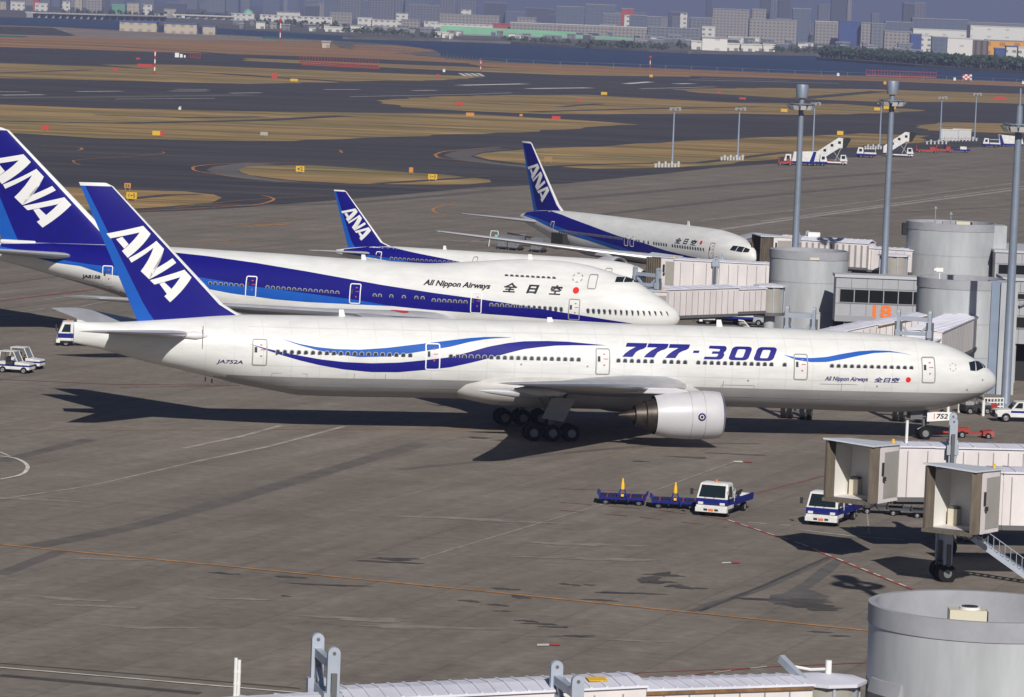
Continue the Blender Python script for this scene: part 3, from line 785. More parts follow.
# big type designation: heavy slanted block figures
def rrect(x0, x1, y0, y1, r, n=4):
    out = []
    for cx, cy, t0 in ((x1-r, y1-r, 0), (x0+r, y1-r, 90), (x0+r, y0+r, 180), (x1-r, y0+r, 270)):
        for k in range(n+1): t = R(t0 + 90*k/n); out.append((cx + r*math.cos(t), cy + r*math.sin(t)))
    return out
def ringq(Aa, Bb): return [[Aa[i], Aa[(i+1) % len(Aa)], Bb[(i+1) % len(Bb)], Bb[i]] for i in range(len(Aa))]
g7 = [[(0.0,1),(1,1),(1,.74),(.0,.72)], [(1,.74),(.92,.62),(.72,.5),(.6,.36),(.53,0),(.03,0),(.1,.25),(.26,.5),(.5,.74)]]
g0 = ringq(rrect(0, 1, 0, 1, .22), rrect(.30, .70, .2, .8, .08))
g3 = [[(.04,1),(.85,1),(.96,.93),(1,.8),(.66,.76),(.6,.8),(.04,.8)], [(.66,.78),(1,.82),(1,.64),(.9,.52),(.66,.56)], [(.3,.6),(.9,.6),(.95,.5),(.9,.42),(.3,.42)], [(.66,.46),(.9,.5),(1,.38),(1,.2),(.66,.22)], [(0,0),(.85,0),(.96,.07),(1,.22),(.66,.26),(.6,.2),(0,.2)]]
gd = [[(0,.42),(1,.42),(1,.6),(0,.6)]]
def glyph(g, s0, w, h0, h1, sl):
    return [[(s0 - x*w + sl*(1-y), h0 + y*(h1-h0)) for x, y in q] for q in g]
for g, s0, w, hh in ((g7, 30.70, 1.62, (6.31, 7.35)), (g7, 29.00, 1.62, (6.30, 7.34)), (g7, 27.30, 1.62, (6.29, 7.33)), (gd, 25.25, .48, (6.28, 7.3)), (g3, 24.20, 1.5, (6.25, 7.27)), (g0, 22.28, 1.6, (6.23, 7.26)), (g0, 20.28, 1.6, (6.22, 7.25))):
    A.decal(glyph(g, s0, w, hh[0], hh[1], .5), SWD)
A.text('All Nippon Airways', 14.94, 11.44, 4.70, 5.14, INK, shear=.25, bold=.03)
A.text('全日空', 10.96, 8.86, 4.74, 5.14, INK, shear=.2, bold=.03)
A.text('JA752A', 62.39, 60.43, 5.03, 5.40, INK, shear=.2, bold=.02)
A.decal([[(8.17 + .21*math.cos(R(18*i)), 4.99 + .21*math.sin(R(18*i))) for i in range(20)]], DOT)
for i in range(6):       # ring of short strokes forming the little star on the nose
    t = R(60*i + 30); c = (4.41 + .26*math.cos(t), 6.0 + .26*math.sin(t)); q = .12
    A.decal([[(c[0] + q*math.cos(t+1.2), c[1] + q*math.sin(t+1.2)), (c[0] + q*math.cos(t-1.2), c[1] + q*math.sin(t-1.2)), (c[0] - .03*math.cos(t), c[1] - .03*math.sin(t))]], DOR)
for sx, hh in ((6.5, 5.75), (16.9, 5.8), (32.67, 5.9), (45.95, 6.0), (59.2, 6.03)):
    A.door(sx, hh - 1.0, hh + 1.02, ink=DRW if sx == 45.95 else DOR)
# panel seams and small fittings
m_seam = len(PMATS); PMATS.append(mat('panel_seam', (0.50, 0.50, 0.50), .5))
for sx in np.arange(7.3, 64, 2.15):
    tp = A.fzc(sx) + A.fbu(sx)*.97
    A.decal([[(sx, gl(sx) + .02), (sx+.028, gl(sx) + .02), (sx+.028, tp), (sx, tp)]], m_seam, off=.008, ds=None)
A.band([(x, 7.92) for x in np.linspace(6.5, 60, 60)], [(x, 7.895) for x in np.linspace(6.5, 60, 60)], m_seam, off=.008, ds=1, sides=(1,))
A.band([(x, 4.72 + .006*x) for x in np.linspace(6.5, 60, 60)], [(x, 4.70 + .006*x) for x in np.linspace(6.5, 60, 60)], m_seam, off=.008, ds=1, sides=(1,))
for sx, hh, w_, h_ in ((12.3, 4.5, 3.0, .04), (20.5, 3.3, 2.7, 1.0), (55.5, 3.5, 2.7, 1.0), (10.2, 3.0, .8, .6)):
    for q in A.outline(sx, sx + w_, hh, hh + h_, w=.03, r=.1) if h_ > .1 else [[(sx, hh), (sx+w_, hh), (sx+w_, hh+h_), (sx, hh+h_)]]: A.decal([q], DOR, off=.014, ds=None)
for sx in (13.5, 23.0, 49.5, 51.9):
    A.decal([[(sx, 3.2), (sx+.05, 3.2), (sx+.05, 4.6), (sx, 4.6)]], BEL, off=.013, ds=None)
for sx, h in ((21, 4.6), (15.2, 3.6), (1.6, 4.9), (3, 4.15), (33.8, 5.45), (39, 5.5), (10.6, 4.35)):
    A.decal([[(sx, h), (sx+.14, h), (sx+.14, h+.14), (sx, h+.14)]], DOR, ds=None)
# cockpit glazing: two side panes a side wrapping to the front
for q in ([(2.86,6.33),(2.18,6.40),(2.34,5.68),(2.84,5.73)], [(2.11,6.41),(1.50,6.28),(1.42,5.88),(2.25,5.67)], [(1.42,6.25),(1.17,6.05),(1.15,5.86),(1.34,5.85)]):
    A.decal([q], GLS, off=.03, sides=(1, -1), ds=.2)
fus = A.done()
hw = lambda x: 5.88 + (x - 14.4) * .0042
A.windows([7.95 + .5383*i for i in range(13)] + [18.22] + [19.28 + .531*i for i in range(12)] + [26.17 + .543*i for i in range(4)] + [28.81 + .528*i for i in range(6)] + [34.59 + .525*i for i in range(20)] + [47.71 + .5337*i for i in range(20)], hw)
A.fin(8.4, 18.37, 60.7, 70.6, 68.4, 72.94, fil=1.4)
for sd in (1, -1):
    w, _ = A.surf('wing', [(24.2, sd*.5, 3.75, 15.0, .13, 0.02, 'h'), (26.0, sd*3.05, 4.0, 13.4, .125, .02, 'h'), (30.4, sd*9.6, 4.62, 9.7, .105, .012, 'h'), (37.4, sd*20, 5.62, 5.6, .10, 0, 'h'), (43.8, sd*29.4, 6.5, 2.5, .09, -.02, 'h'), (44.9, sd*30.4, 6.6, 1.5, .06, -.02, 'h')], None, lambda seg, k: 1 if seg == 0 else 0)
    w.build('wing', [m_wing, m_lip], A.root, smooth=30)
    w, _ = A.surf('stab', [(63.2, sd*.4, 7.0, 7.2, .09, 0, 'h'), (64.2, sd*1.7, 7.15, 6.3, .09, 0, 'h'), (71.0, sd*10.3, 7.95, 2.6, .08, 0, 'h'), (71.6, sd*10.75, 8.0, 2.2, .05, 0, 'h')], None, lambda seg, k: 1 if seg == 0 else 0)
    w.build('tailplane', [m_wing, m_lip], A.root, smooth=30)
    A.engine(24.9, sd*9.6, 2.62, 5.2, 1.84, emblem=1.9 if sd > 0 else False)
    A.pylon(26.2, 34.2, sd*9.6, 4.15, 4.6, 28.4, 36.5)
    for l_, x_, z_, n_ in ((6.2, 37.6, 3.55, 5.5), (13.0, 37.6, 4.35, 4.6), (19.2, 39.4, 5.0, 3.8)):
        b = MB(); b.lathe([(0, .02), (.7, .26), (n_*.45, .36), (n_*.8, .2), (n_, .02)], (-x_, -sd*l_, z_), (-1, 0, .05), n=12); b.build('flap_fairing', [m_wing], A.root, smooth=40)
    A.main_gear(37.1, sd*5.5, [-1.47, 0, 1.47], 1.4, .66, .5, 3.7, door=[(35.3, 3.3), (37.2, 3.3), (37.9, 1.75), (36.2, 1.5)])
A.nose_gear(5.75, .55, .42, 2.4)
b = MB(); b.prism([(-3.75, 2.28), (-5.75, 2.28), (-5.75, 1.5), (-3.6, 1.66)], -.72, -.68, ax='y', mi=0)
for q in fit(text_polys('752', 1, .2, .03), 5.0, 4.05, 1.74, 2.14): b.add([(-x, -.727, y) for x, y in q], [tuple(range(len(q)))], 1)
b.prism([(-5.14, 2.16), (-5.2, 2.16), (-5.2, 1.68), (-5.14, 1.68)], -.728, -.715, ax='y', mi=2)
b.build('nose_gear_door', [m_wht, m_inkb, m_redm], A.root)
# belly fairing under the wing
bf = MB(); vs, fs = [], []
st = [(22.5, .1, .1), (23.6, 1.9, .55), (25.5, 3.05, 1.15), (28, 3.42, 1.5), (33, 3.5, 1.6), (38, 3.48, 1.6), (41, 3.25, 1.45), (43.2, 2.6, 1.05), (44.6, 1.4, .45), (45.2, .1, .1)]
for x, a, bb in st:
    for i in range(28):
        t = 6.28318*i/28; c, q = math.cos(t), math.sin(t)
        vs.append((-x, -a*math.copysign(abs(c)**.75, c), 3.62 - (x-33)*(-.006) + (bb if q < 0 else bb*.9)*math.copysign(abs(q)**.8, q)))
for k in range(len(st)-1):
    for i in range(28): j = (i+1) % 28; fs.append((k*28+i, k*28+j, (k+1)*28+j, (k+1)*28+i))
bf.add(vs, fs); bf.build('belly_fairing', [mat('sunlit_belly_grey', (.44, .425, .41), .5, var=.14, scale=.6)], A.root, smooth=50)  # the belly grey in a paler copy, sunlight put into its colour
for x, h_ in ((52.3, .55), (22.5, .55), (36, .35)): A.antenna(x, h_)
b = MB(); b.cyl((-63.5, -2.3, 6.2), (-63.5, -2.35, 7.9), .035, n=6); b.build('tailplane_pivot_mark', [m_door], A.root)
b = MB(); b.lathe([(0, .02), (.5, .2), (1.2, .32), (2.2, .2)], (-62.8, -2.05, 7.12), (-1, 0, .02), n=10); b.build('tailplane_root_fairing', [m_fus], A.root, smooth=40)
b = MB(); b.cyl((-62.4, 0, 3.72), (-62.4, 0, 3.2), .06, n=6); b.cyl((-62.9, 0, 3.85), (-62.9, 0, 3.25), .05, n=6); b.build('drain_mast', [m_strut], A.root)
# ---- the four-engine airliner behind it
st7 = [0,.15,.4,1.2,2.7,4.75,6.3,8.8,11.8,14.5,16.3,18.5,20.3,22.5,24.5,31,41,48,52,54,57,60.2,63.2,66.3,69.0]
tp7 = [4.95,5.35,5.65,6.25,7.15,8.3,8.72,9.32,9.6,9.58,9.46,9.24,9.06,8.82,8.7,8.74,8.9,8.95,8.95,8.93,8.88,8.8,8.68,8.5,8.1]
bt7 = [4.75,4.4,4.1,3.6,3.05,2.6,2.35,2.15,2.05,2.0,2.0,2.0,2.0,2.0,2.0,2.05,2.2,2.55,3.35,4.05,4.83,5.53,6.18,6.8,7.4]
aa7 = [.05,.4,.75,1.45,2.15,2.75,3.0,3.18,3.25,3.25,3.25,3.25,3.25,3.25,3.25,3.25,3.25,3.2,3.05,2.9,2.6,2.2,1.75,1.2,.4]
pr = []
for s_, t_, b_, a_ in zip(st7, tp7, bt7, aa7):
    z_ = 5.2 if 3 < s_ < 48 else (t_ * .47 + b_ * .53)
    hump = max(0, min(1, (t_ - 8.75) / .8)) if s_ < 24 else 0
    pr.append((s_, z_, a_, t_ - z_, z_ - b_, 2.0 - .34*hump))
B = Plane('airliner', 'humped four-engine airliner parked behind the long twin, JA8158 on its rear side', (15.28, 374.24, -13.27), pr)
gl7 = pchip([0, 10, 30, 50, 58, 69], [3.3, 3.5, 3.9, 4.6, 5.6, 7.4])
B.loft(gl7)
dt = [(3.9,4.36),(7.9,4.83),(11.9,5.24),(15.4,5.63),(19.2,5.95),(22.6,6.2),(27.5,6.65),(35,7.5),(40.2,8.02),(45,8.38),(50,8.62),(54,8.76),(61,8.68),(66.0,8.45)]
dbm = [(3.9,4.34),(7.9,4.36),(12.8,4.42),(15.3,4.5),(22.9,4.62),(26.6,4.78),(29.8,5.15),(34.7,5.52),(39.7,5.86),(45,6.42),(56.5,7.08),(59.6,7.36),(63,7.9),(66.0,8.2)]
lbt = [(26.6,4.77),(29.8,4.74),(34.7,4.7),(37.7,4.78),(42.1,5.12),(44.6,5.44),(50,5.85),(55,6.3),(57.3,6.85),(59.8,7.0),(63.4,7.6),(66.0,7.9)]
triton(B, dt, dbm, lbt, 0)
B.decal([[(54.3,8.6),(61,8.55),(65.5,8.3),(65.5,8.45),(61,8.72),(54.3,8.85)]], DB, sides=(1,-1))
B.text('All Nippon Airways', 23.7, 17.3, 6.72, 7.38, BLK, shear=.25, bold=.04, slope=.008)
B.text('全', 16.1, 14.75, 6.62, 7.5, BLK, shear=.2, bold=.035)
B.text('日', 13.9, 12.7, 6.62, 7.42, BLK, shear=.2, bold=.05)
B.text('空', 11.75, 10.5, 6.62, 7.5, BLK, shear=.2, bold=.035)
B.text('JA8158', 57.2, 55.2, 5.64, 6.08, BLK, shear=.2, bold=.04)
B.decal([[(9.25 + .30*math.cos(R(18*i)), 7.12 + .30*math.sin(R(18*i))) for i in range(20)]], DOT)
for i in range(6):
    t = R(60*i + 30); c = (9.3 + .42*math.cos(t), 8.25 + .36*math.sin(t)); q = .2
    B.decal([[(c[0] + q*math.cos(t+1.2), c[1] + q*math.sin(t+1.2)), (c[0] + q*math.cos(t-1.2), c[1] + q*math.sin(t-1.2)), (c[0] - .05*math.cos(t), c[1] - .05*math.sin(t))]], DOR)
for q in ([(5.85,8.0),(5.85,8.45),(5.2,8.42),(5.15,8.02)], [(5.08,8.02),(5.12,8.42),(4.5,8.28),(4.4,8.04)], [(4.3,8.05),(4.4,8.2),(4.0,8.05),(3.95,7.95)]):
    B.decal([q], GLS, off=.03, sides=(1, -1), ds=.2)
for sx, h0, h1 in ((9.25, 4.42, 6.36), (18.5, 4.53, 6.45), (30.1, 4.8, 6.67), (40.2, 4.88, 6.83), (54.45, 5.13, 7.06)):
    B.door(sx, h0, h1, ink=DRW if sx > 10 else DOR, w=1.08)
B.door(7.85, 7.3, 8.62, w=.85, win=False, name='upper_deck_door')
B.done()
B.windows([.95 + .5*i for i in range(15)] + [10.45 + .507*i for i in range(14)], 5.33)
B.windows([19.5 + .506*i for i in range(7)], 5.45); B.windows([23.6, 24.2, 25.4, 26.6, 27.7, 28.2], 5.6)
B.windows([31.8 + .522*i for i in range(14)], lambda x: 5.66 + (x - 31.8)*.02); B.windows([41.1 + .515*i for i in range(7)], lambda x: 5.82 + (x-41)*.02); B.windows([46.0 + .515*i for i in range(13)], lambda x: 5.93 + (x-45)*.03)
B.windows([11.46 + .5*i for i in range(10)], 8.06)
_ana = ANA
ANA = [[(u, .12 + (w - .11) * 1.13) for u, w in q] for q in _ana]
B.fin(8.9, 19.5, 54.4, 66.0, 66.2, 70.2, tc=.085, fil=.4)
ANA = _ana
for sd in (1, -1):
    w, _ = B.surf('wing', [(18.0, sd*.5, 3.3, 17.5, .12, .03, 'h'), (20.4, sd*3.2, 3.5, 15.6, .12, .03, 'h'), (27.9, sd*11.7, 4.35, 10.2, .10, .02, 'h'), (37.2, sd*21, 5.2, 6.8, .09, 0, 'h'), (45.0, sd*29.3, 5.95, 4.3, .09, -.02, 'h'), (45.8, sd*29.8, 6.0, 3.6, .05, -.02, 'h')], None, lambda seg, k: 1 if seg == 0 else 0)
    wg = w.build('wing', [m_wing, m_lip], B.root, smooth=30); WGS = wg if sd > 0 else WGS
    w, _ = B.surf('stab', [(56.6, sd*.5, 7.5, 8.6, .09, 0, 'h'), (58.4, sd*2.2, 7.65, 7.4, .09, 0, 'h'), (66.2, sd*10.6, 8.5, 3.2, .08, 0, 'h'), (66.8, sd*11.0, 8.55, 2.6, .05, 0, 'h')], None, lambda seg, k: 1 if seg == 0 else 0)
    w.build('tailplane', [m_wing, m_lip], B.root, smooth=30)
    B.engine(23.2, sd*11.7, 2.0, 4.2, 1.3); B.pylon(24.5, 31.5, sd*11.7, 3.1, 4.0, 27.5, 34)
    B.engine(32.2, sd*20.8, 2.9, 4.2, 1.3); B.pylon(33.5, 40, sd*20.8, 4.0, 4.9, 36.5, 41.5)
    B.main_gear(33.2, sd*5.5, [-.75, .75], 1.1, .62, .45, 3.0); B.main_gear(30.2 + 6, sd*1.9, [-.75, .75], 1.1, .62, .45, 2.6)
def wtop(x, l):
    le = 20.4 + (l - 3.2) * .882; c = 15.6 + (l - 3.2) * (10.2 - 15.6) / 8.5; z = 3.5 + (l - 3.2) * .1; u = (x - le) / c
    return z + float(np.interp(u, AX, AY)) * 10 * (.12 - .00235*(l-3.2)) * c * 1.15 - u * c * .022
b = MB()
for k in range(3):
    r0, r1 = .28*k, .28*(k+1)
    for i in range(24):
        t0, t1 = R(15*i), R(15*(i+1)); q = []
        for r_, t in ((r0, t0), (r1, t0), (r1, t1), (r0, t1)):
            x, l = 25.0 + r_*math.cos(t), 6.1 + r_*math.sin(t); q.append((-x, -l, wtop(x, l) + .035))
        b.add(q, [(0, 1, 2, 3)])
b.build('red_disc_marking', [m_dot], WGS)
B.nose_gear(7.8, .6, .42, 2.3)
for x in (14, 30): B.antenna(x, .5)
b = MB(); b.box(-66.2, -62.6, -.5, .5, 8.45, 8.85); b.build('tail_root_fairing', [m_fus], B.root, bevel=.15)

# ---- the wide twin farther back
pr = []
for s_, t_, b_, a_ in zip([0,.15,.5,1.3,2.6,4.2,5.8,8.5,15,30,36,40,43,46,49,51.5,53.6], [4.7,5.1,5.5,6.05,6.5,6.95,7.2,7.45,7.52,7.55,7.55,7.53,7.5,7.4,7.2,6.9,6.5], [4.5,4.2,3.85,3.4,2.9,2.55,2.35,2.2,2.15,2.15,2.25,2.7,3.25,3.9,4.6,5.15,5.65], [.06,.4,.75,1.3,1.75,2.1,2.3,2.48,2.52,2.52,2.5,2.4,2.2,1.85,1.4,.95,.4]):
    pr.append((s_, (t_+b_)/2, a_, (t_-b_)/2, (t_-b_)/2))
Cc = Plane('airliner', 'blue and white wide-body airliner parked farthest back, nose to the bellows of its bridge', (28.24, 478.5, -59.1), pr)
gl3 = pchip([0, 10, 30, 42, 53.6], [3.2, 3.3, 3.3, 3.6, 5.0])
Cc.loft(gl3)
triton(Cc, [(3,3.6),(8.2,3.95),(15.6,4.4),(21,5.0),(26.7,5.45),(34.1,6.3),(41.9,7.1),(46,7.35),(50,7.05),(52.2,6.75)], [(3,3.58),(8.2,3.5),(20.4,3.55),(26.7,4.2),(33.4,4.85),(39.3,5.45),(46.4,6.25),(50,6.5),(52.2,6.5)],
       [(19,3.4),(24,3.42),(28,3.8),(33.4,4.4),(38,4.8),(42.3,5.3),(48.1,6.1),(52.2,6.35)], 0)
for ch, a_, b_ in (('全', 13.9, 12.55), ('日', 12.1, 11.1), ('空', 10.6, 9.25)): Cc.text(ch, a_, b_, 5.42, 6.1, BLK, shear=.2, bold=.035)
Cc.decal([[(8.4 + .24*math.cos(R(18*i)), 5.85 + .24*math.sin(R(18*i))) for i in range(20)]], DOT)
for q in ([(3.0,5.35),(2.85,5.88),(2.1,5.88),(2.15,5.3)], [(2.06,5.28),(2.02,5.87),(1.3,5.8),(1.25,5.22)], [(1.17,5.22),(1.22,5.78),(.72,5.58),(.62,5.25)]):
    Cc.decal([q], GLS, off=.03, sides=(1, -1), ds=.15)
for sx, h0, h1, k in ((6.1, 4.1, 6.0, DOR), (23.3, 4.35, 5.75, DRW), (24.6, 4.35, 5.75, DRW), (42.6, 4.55, 6.2, DRW)): Cc.door(sx, h0, h1, ink=k, w=.9)
Cc.done()
Cc.windows([7.6 + .55*i for i in range(13)] + [15.6 + .55*i for i in range(6)] + [19.6, 20.6, 21.7, 22.3] + [25.6 + .55*i for i in range(28)], 5.05)
Cc.fin(7.3, 15.8, 43.9, 52.2, 51.0, 54.5, fil=1.0)
for sd in (1, -1):
    w, _ = Cc.surf('wing', [(16.4, sd*.4, 3.0, 10.5, .13, .02, 'h'), (18.2, sd*2.5, 3.2, 9.0, .125, .02, 'h'), (22.0, sd*7.9, 3.75, 6.6, .105, .01, 'h'), (33.0, sd*23, 5.3, 2.4, .10, -.02, 'h'), (33.8, sd*23.8, 5.38, 1.5, .06, -.02, 'h')], None, lambda seg, k: 1 if seg == 0 else 0)
    wg = w.build('wing', [m_wing, m_lip], Cc.root, smooth=30)
    if sd > 0:
        b = MB(); b.lathe([(0, .02), (.15, .09), (.5, .1), (.7, .02)], (-33.3, -23.85, 5.38), (-1, 0, 0), n=10); b.build('wing_tip_lamp', [m_beacon], wg)
    w, _ = Cc.surf('stab', [(46.3, sd*.3, 5.7, 6.0, .09, 0, 'h'), (47.4, sd*1.4, 5.8, 5.2, .09, 0, 'h'), (52.6, sd*9.0, 6.42, 1.9, .08, 0, 'h'), (53.0, sd*9.3, 6.45, 1.5, .05, 0, 'h')], None, lambda seg, k: 1 if seg == 0 else 0)
    w.build('tailplane', [m_wing, m_lip], Cc.root, smooth=30)
    Cc.engine(17.2, sd*7.9, 2.15, 4.3, 1.36); Cc.pylon(18.5, 24.5, sd*7.9, 3.3, 3.7, 20.5, 26)
    Cc.main_gear(24.5, sd*4.65, [-.7, .7], 1.15, .57, .4, 3.0)
Cc.nose_gear(4.7, .47, .35, 2.6); Cc.antenna(14.5, .55)
b = MB(); b.prism([(-38.5, 3.2), (-41.3, 3.3), (-41.3, 4.9), (-38.5, 4.8)], -3.1, -2.3, ax='y'); b.build('cargo_door', [mat('dark_hold', (.02, .02, .02), .8)], Cc.root)

# ---- the narrow twin between them
pr = []
for s_, t_, b_, a_ in zip([0,.15,.45,1.1,2.2,3.4,5,8,22,25,28,31,34,36.2,37.6], [3.5,3.9,4.25,4.72,5.3,5.62,5.8,5.92,5.94,5.94,5.94,5.93,5.75,5.45,5.2], [3.3,3.0,2.75,2.4,2.05,1.85,1.75,1.72,1.72,1.8,2.3,3.0,3.8,4.35,4.75], [.05,.4,.7,1.1,1.5,1.75,1.9,1.97,1.97,1.96,1.85,1.55,1.05,.6,.25]):
    pr.append((s_, (t_+b_)/2, a_, (t_-b_)/2, (t_-b_)/2))
D = Plane('airliner', 'small narrow-body airliner with light blue tailplane, half hidden behind the humped airliner', (15.4, 441, -20), pr)
D.loft(pchip([0, 20, 37.6], [2.3, 2.4, 4.5]))
triton(D, [(5,2.6),(12,3.4),(18,4.2),(21.8,4.72),(24,5.02),(27.9,5.47),(30.5,5.82),(33.2,5.82),(36.6,5.3)], [(5,2.55),(12,2.8),(20,3.4),(25,4.05),(29.1,4.58),(32.3,4.85),(34.4,5.05),(36.6,5.1)], [(14,2.9),(20,3.2),(27,4.0),(30,4.35),(33,4.62),(36.6,4.9)], 0)
D.door(32.0, 4.0, 5.35, w=.75, ink=DRW); D.door(5, 3.3, 5.1, w=.8); D.door(20.5, 4.7, 5.45, w=.6, ink=DOR, win=False, name='overwing_exit')
for q in ([(2.3,4.45),(2.2,4.85),(1.55,4.75),(1.6,4.35)], [(1.5,4.33),(1.48,4.72),(1.0,4.55),(.98,4.25)]): D.decal([q], GLS, off=.03, sides=(1,-1), ds=.15)
D.done()
D.windows([22.4 + .53*i for i in range(16)] + [6.5 + .53*i for i in range(20)], 4.62)
D.fin(5.7, 11.85, 31.6, 36.8, 36.3, 38.2, tc=.09, fil=2.0)
m_lbtop = m_lb
for sd in (1, -1):
    w, _ = D.surf('wing', [(11.0, sd*.4, 2.4, 7.5, .13, .02, 'h'), (12.4, sd*1.95, 2.5, 6.2, .125, .02, 'h'), (15.0, sd*6.2, 2.95, 4.0, .11, 0, 'h'), (20.2, sd*16.6, 4.0, 1.7, .10, 0, 'h'), (20.6, sd*17, 4.05, 1.3, .06, 0, 'h')], None, lambda seg, k: 0)
    w.build('wing', [m_wing], D.root, smooth=30)
    w, _ = D.surf('stab', [(32.4, sd*.2, 5.0, 4.0, .09, 0, 'h'), (33.0, sd*.9, 5.05, 3.6, .09, 0, 'h'), (36.8, sd*6.0, 5.35, 1.7, .08, 0, 'h'), (37.1, sd*6.25, 5.37, 1.4, .05, 0, 'h')], None, lambda seg, k: 0)
    w.build('tailplane', [m_lb if sd < 0 else m_wing], D.root, smooth=30)
    D.engine(11.0, sd*5.75, 1.75, 3.2, 1.05, cone=.8, core=.8); D.pylon(12, 16, sd*5.75, 2.6, 2.9, 13.5, 17)
    D.main_gear(17.7, sd*3.8, [0], .9, .56, .4, 2.5)
D.nose_gear(5.0, .38, .25, 2.0); D.antenna(24.5, .45, .4)
# ------------------------------------------------------------------ pier buildings
m_conc = mat('pale_rendered_concrete', (0.375, 0.39, 0.41), 0.85, var=0.2, scale=0.6, streak=(1, 1, .22), detail=9)
m_conc2 = mat('parapet_concrete', (0.31, 0.315, 0.345), 0.85, var=0.15, scale=0.6)
m_panel = mat('grey_facade_panel', (0.33, 0.335, 0.36), 0.6, var=0.06, scale=1.5)
m_joint = mat('facade_joint', (0.12, 0.12, 0.125), 0.8)
m_trim = mat('grey_metal_trim', (0.26, 0.27, 0.30), 0.5)
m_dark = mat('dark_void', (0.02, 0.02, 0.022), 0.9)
m_pane = mat('tinted_window', (0.012, 0.013, 0.014), 0.12)
m_roofd = mat('flat_roof', (0.25, 0.25, 0.26), 0.9, var=0.2, scale=0.5)
m_blue = mat('grey_blue_shade_strip', (0.19, 0.235, 0.32), 0.7, var=.1, scale=.6)  # shade between round tower and stair core, put into the colour
m_cream = mat('cream_enamel', (0.56, 0.52, 0.41), 0.5)
m_num = mat('orange_numeral', (0.72, 0.16, 0.02), 0.5)

def vent(parent, x, y, z, w=.9, d=.7, h=.6):
    b = MB(); b.box(x-w/2, x+w/2, y-d/2, y+d/2, z, z+h, 0); b.box(x+w/2, x+w/2+.25, y-d/2+.05, y+d/2-.05, z+.05, z+h-.05, 1)
    return b.build('roof_vent', [m_cream, m_dark], parent)

def rotunda_tower(x, y, r, h, label, band=.85, deck=.75, seams=(3.2, 6.2)):
    o = empty('round_tower', (x, y, 0)); tag(o, label, 'tower', 'round concrete towers of the pier')
    b = MB(); n = 96
    prof = [(0, r), (h - band, r)]
    b.lathe([(0, r)] + [(q, r) for s_ in seams for q in (s_ - .02, s_ - .019)] [:0] + [(h - band, r)], (0, 0, 0), (0, 0, 1), n=n, mi=0)
    b.build('wall', [m_conc], o, smooth=40)
    b = MB(); b.lathe([(h - band, r + .001), (h - band, r + .05), (h, r + .05), (h, r - .22), (h - deck, r - .22)], (0, 0, 0), (0, 0, 1), n=n)
    b.build('parapet', [m_conc2], o, smooth=40)
    b = MB(); b.lathe([(0, .01), (.001, r - .21)], (0, 0, h - deck), (0, 0, 1), n=48); b.build('roof', [m_roofd], o)
    for s_ in seams:
        b = MB(); b.lathe([(s_ - .03, r + .004), (s_ - .03, r + .012), (s_ + .03, r + .012), (s_ + .03, r + .004)], (0, 0, 0), (0, 0, 1), n=n); b.build('wall_joint', [m_trim], o)
    return o

T1 = rotunda_tower(29.9, 415.5, 4.0, 9.35, 'round concrete tower left of the orange number 18')
b = MB(); b.box(-.2, .75, -4.1, -3.9, 8.55, 8.8); b.build('scupper', [m_cream], T1)
T2 = rotunda_tower(50.6, 475, 5.2, 9.9, 'widest pale round tower, farthest back, with masts and boxes on its roof')
vent(T2, 1.0, -2.6, 9.15, 1.6, 1.0, 1.0)
b = MB(); b.box(-3.2, -2.2, -3.6, -2.9, 9.15, 9.95); b.box(-1.4, -.6, -3.2, -2.6, 9.15, 10.1); b.box(-.5, -.1, -3.2, -2.8, 9.15, 10.0); b.build('roof_unit', [m_trim], T2)
for px, hh in ((-2.2, 2.6), (-.4, 2.0)):
    b = MB(); b.cyl((px, -2.4, 9.1), (px, -2.4, 9.0+hh), .06, n=8); b.cyl((px-.2, -2.4, 8.9+hh), (px+.2, -2.4, 8.9+hh), .05, n=6); b.box(px-.12, px+.12, -2.5, -2.3, 8.9+hh, 9.15+hh); b.build('roof_mast', [m_trim], T2)
b = MB(); b.box(-5.75, -5.1, -.6, .6, 8.2, 9.6); b.build('dark_cowl', [m_dark], T2, bevel=.05)
b = MB(); b.box(4.6, 6.2, -2.2, 0.6, 0, 9.8); b.build('stair_core', [m_conc], T2)
T3 = rotunda_tower(40.25, 366.5, 4.05, 10.1, 'pale round tower rising just behind the nose of the long airliner')
vent(T3, 1.1, -3.0, 9.35, .8, .6, .5)
b = MB(); b.cyl((-2.4, -3.0, 9.3), (-2.4, -3.0, 10.9), .06, n=8); b.box(-2.75, -2.1, -3.15, -2.85, 10.75, 11.1); b.box(-2.95, -2.7, -3.3, -2.9, 10.85, 11.05); b.build('roof_camera', [m_wht], T3)
b = MB(); b.box(2.25, 3.05, -3.55, -.5, 0, 10.05, 0); b.box(3.05, 4.55, -3.9, -.2, 0, 10.05, 1); b.build('stair_core', [m_blue, m_conc], T3)  # first box is the strip coloured as shade, second the core itself
T4 = rotunda_tower(19.3, 163, 4.5, 9.35, 'large round tower in the near right corner, its open roof seen from above', band=.8, deck=1.25, seams=())
b = MB(); b.box(-1.15, .35, 1.0, 2.0, 8.1, 9.0, 0); b.cyl((-.3, 1.5, 9.0), (-.3, 1.5, 9.1), .42, n=20, mi=1); b.cyl((-.3, 1.5, 9.1), (-.3, 1.5, 9.13), .34, n=20, mi=2); b.box(.35, .42, 1.1, 1.9, 8.15, 8.95, 2)
b.build('air_conditioner', [m_cream, m_wht, m_dark], T4)
b = MB(); b.box(-3.1, -2.75, -.1, .2, 8.1, 8.75, 0); b.box(-2.75, -2.6, -.1, .15, 8.1, 8.7, 1); b.build('roof_vent', [m_trim, m_dark], T4)
b = MB()
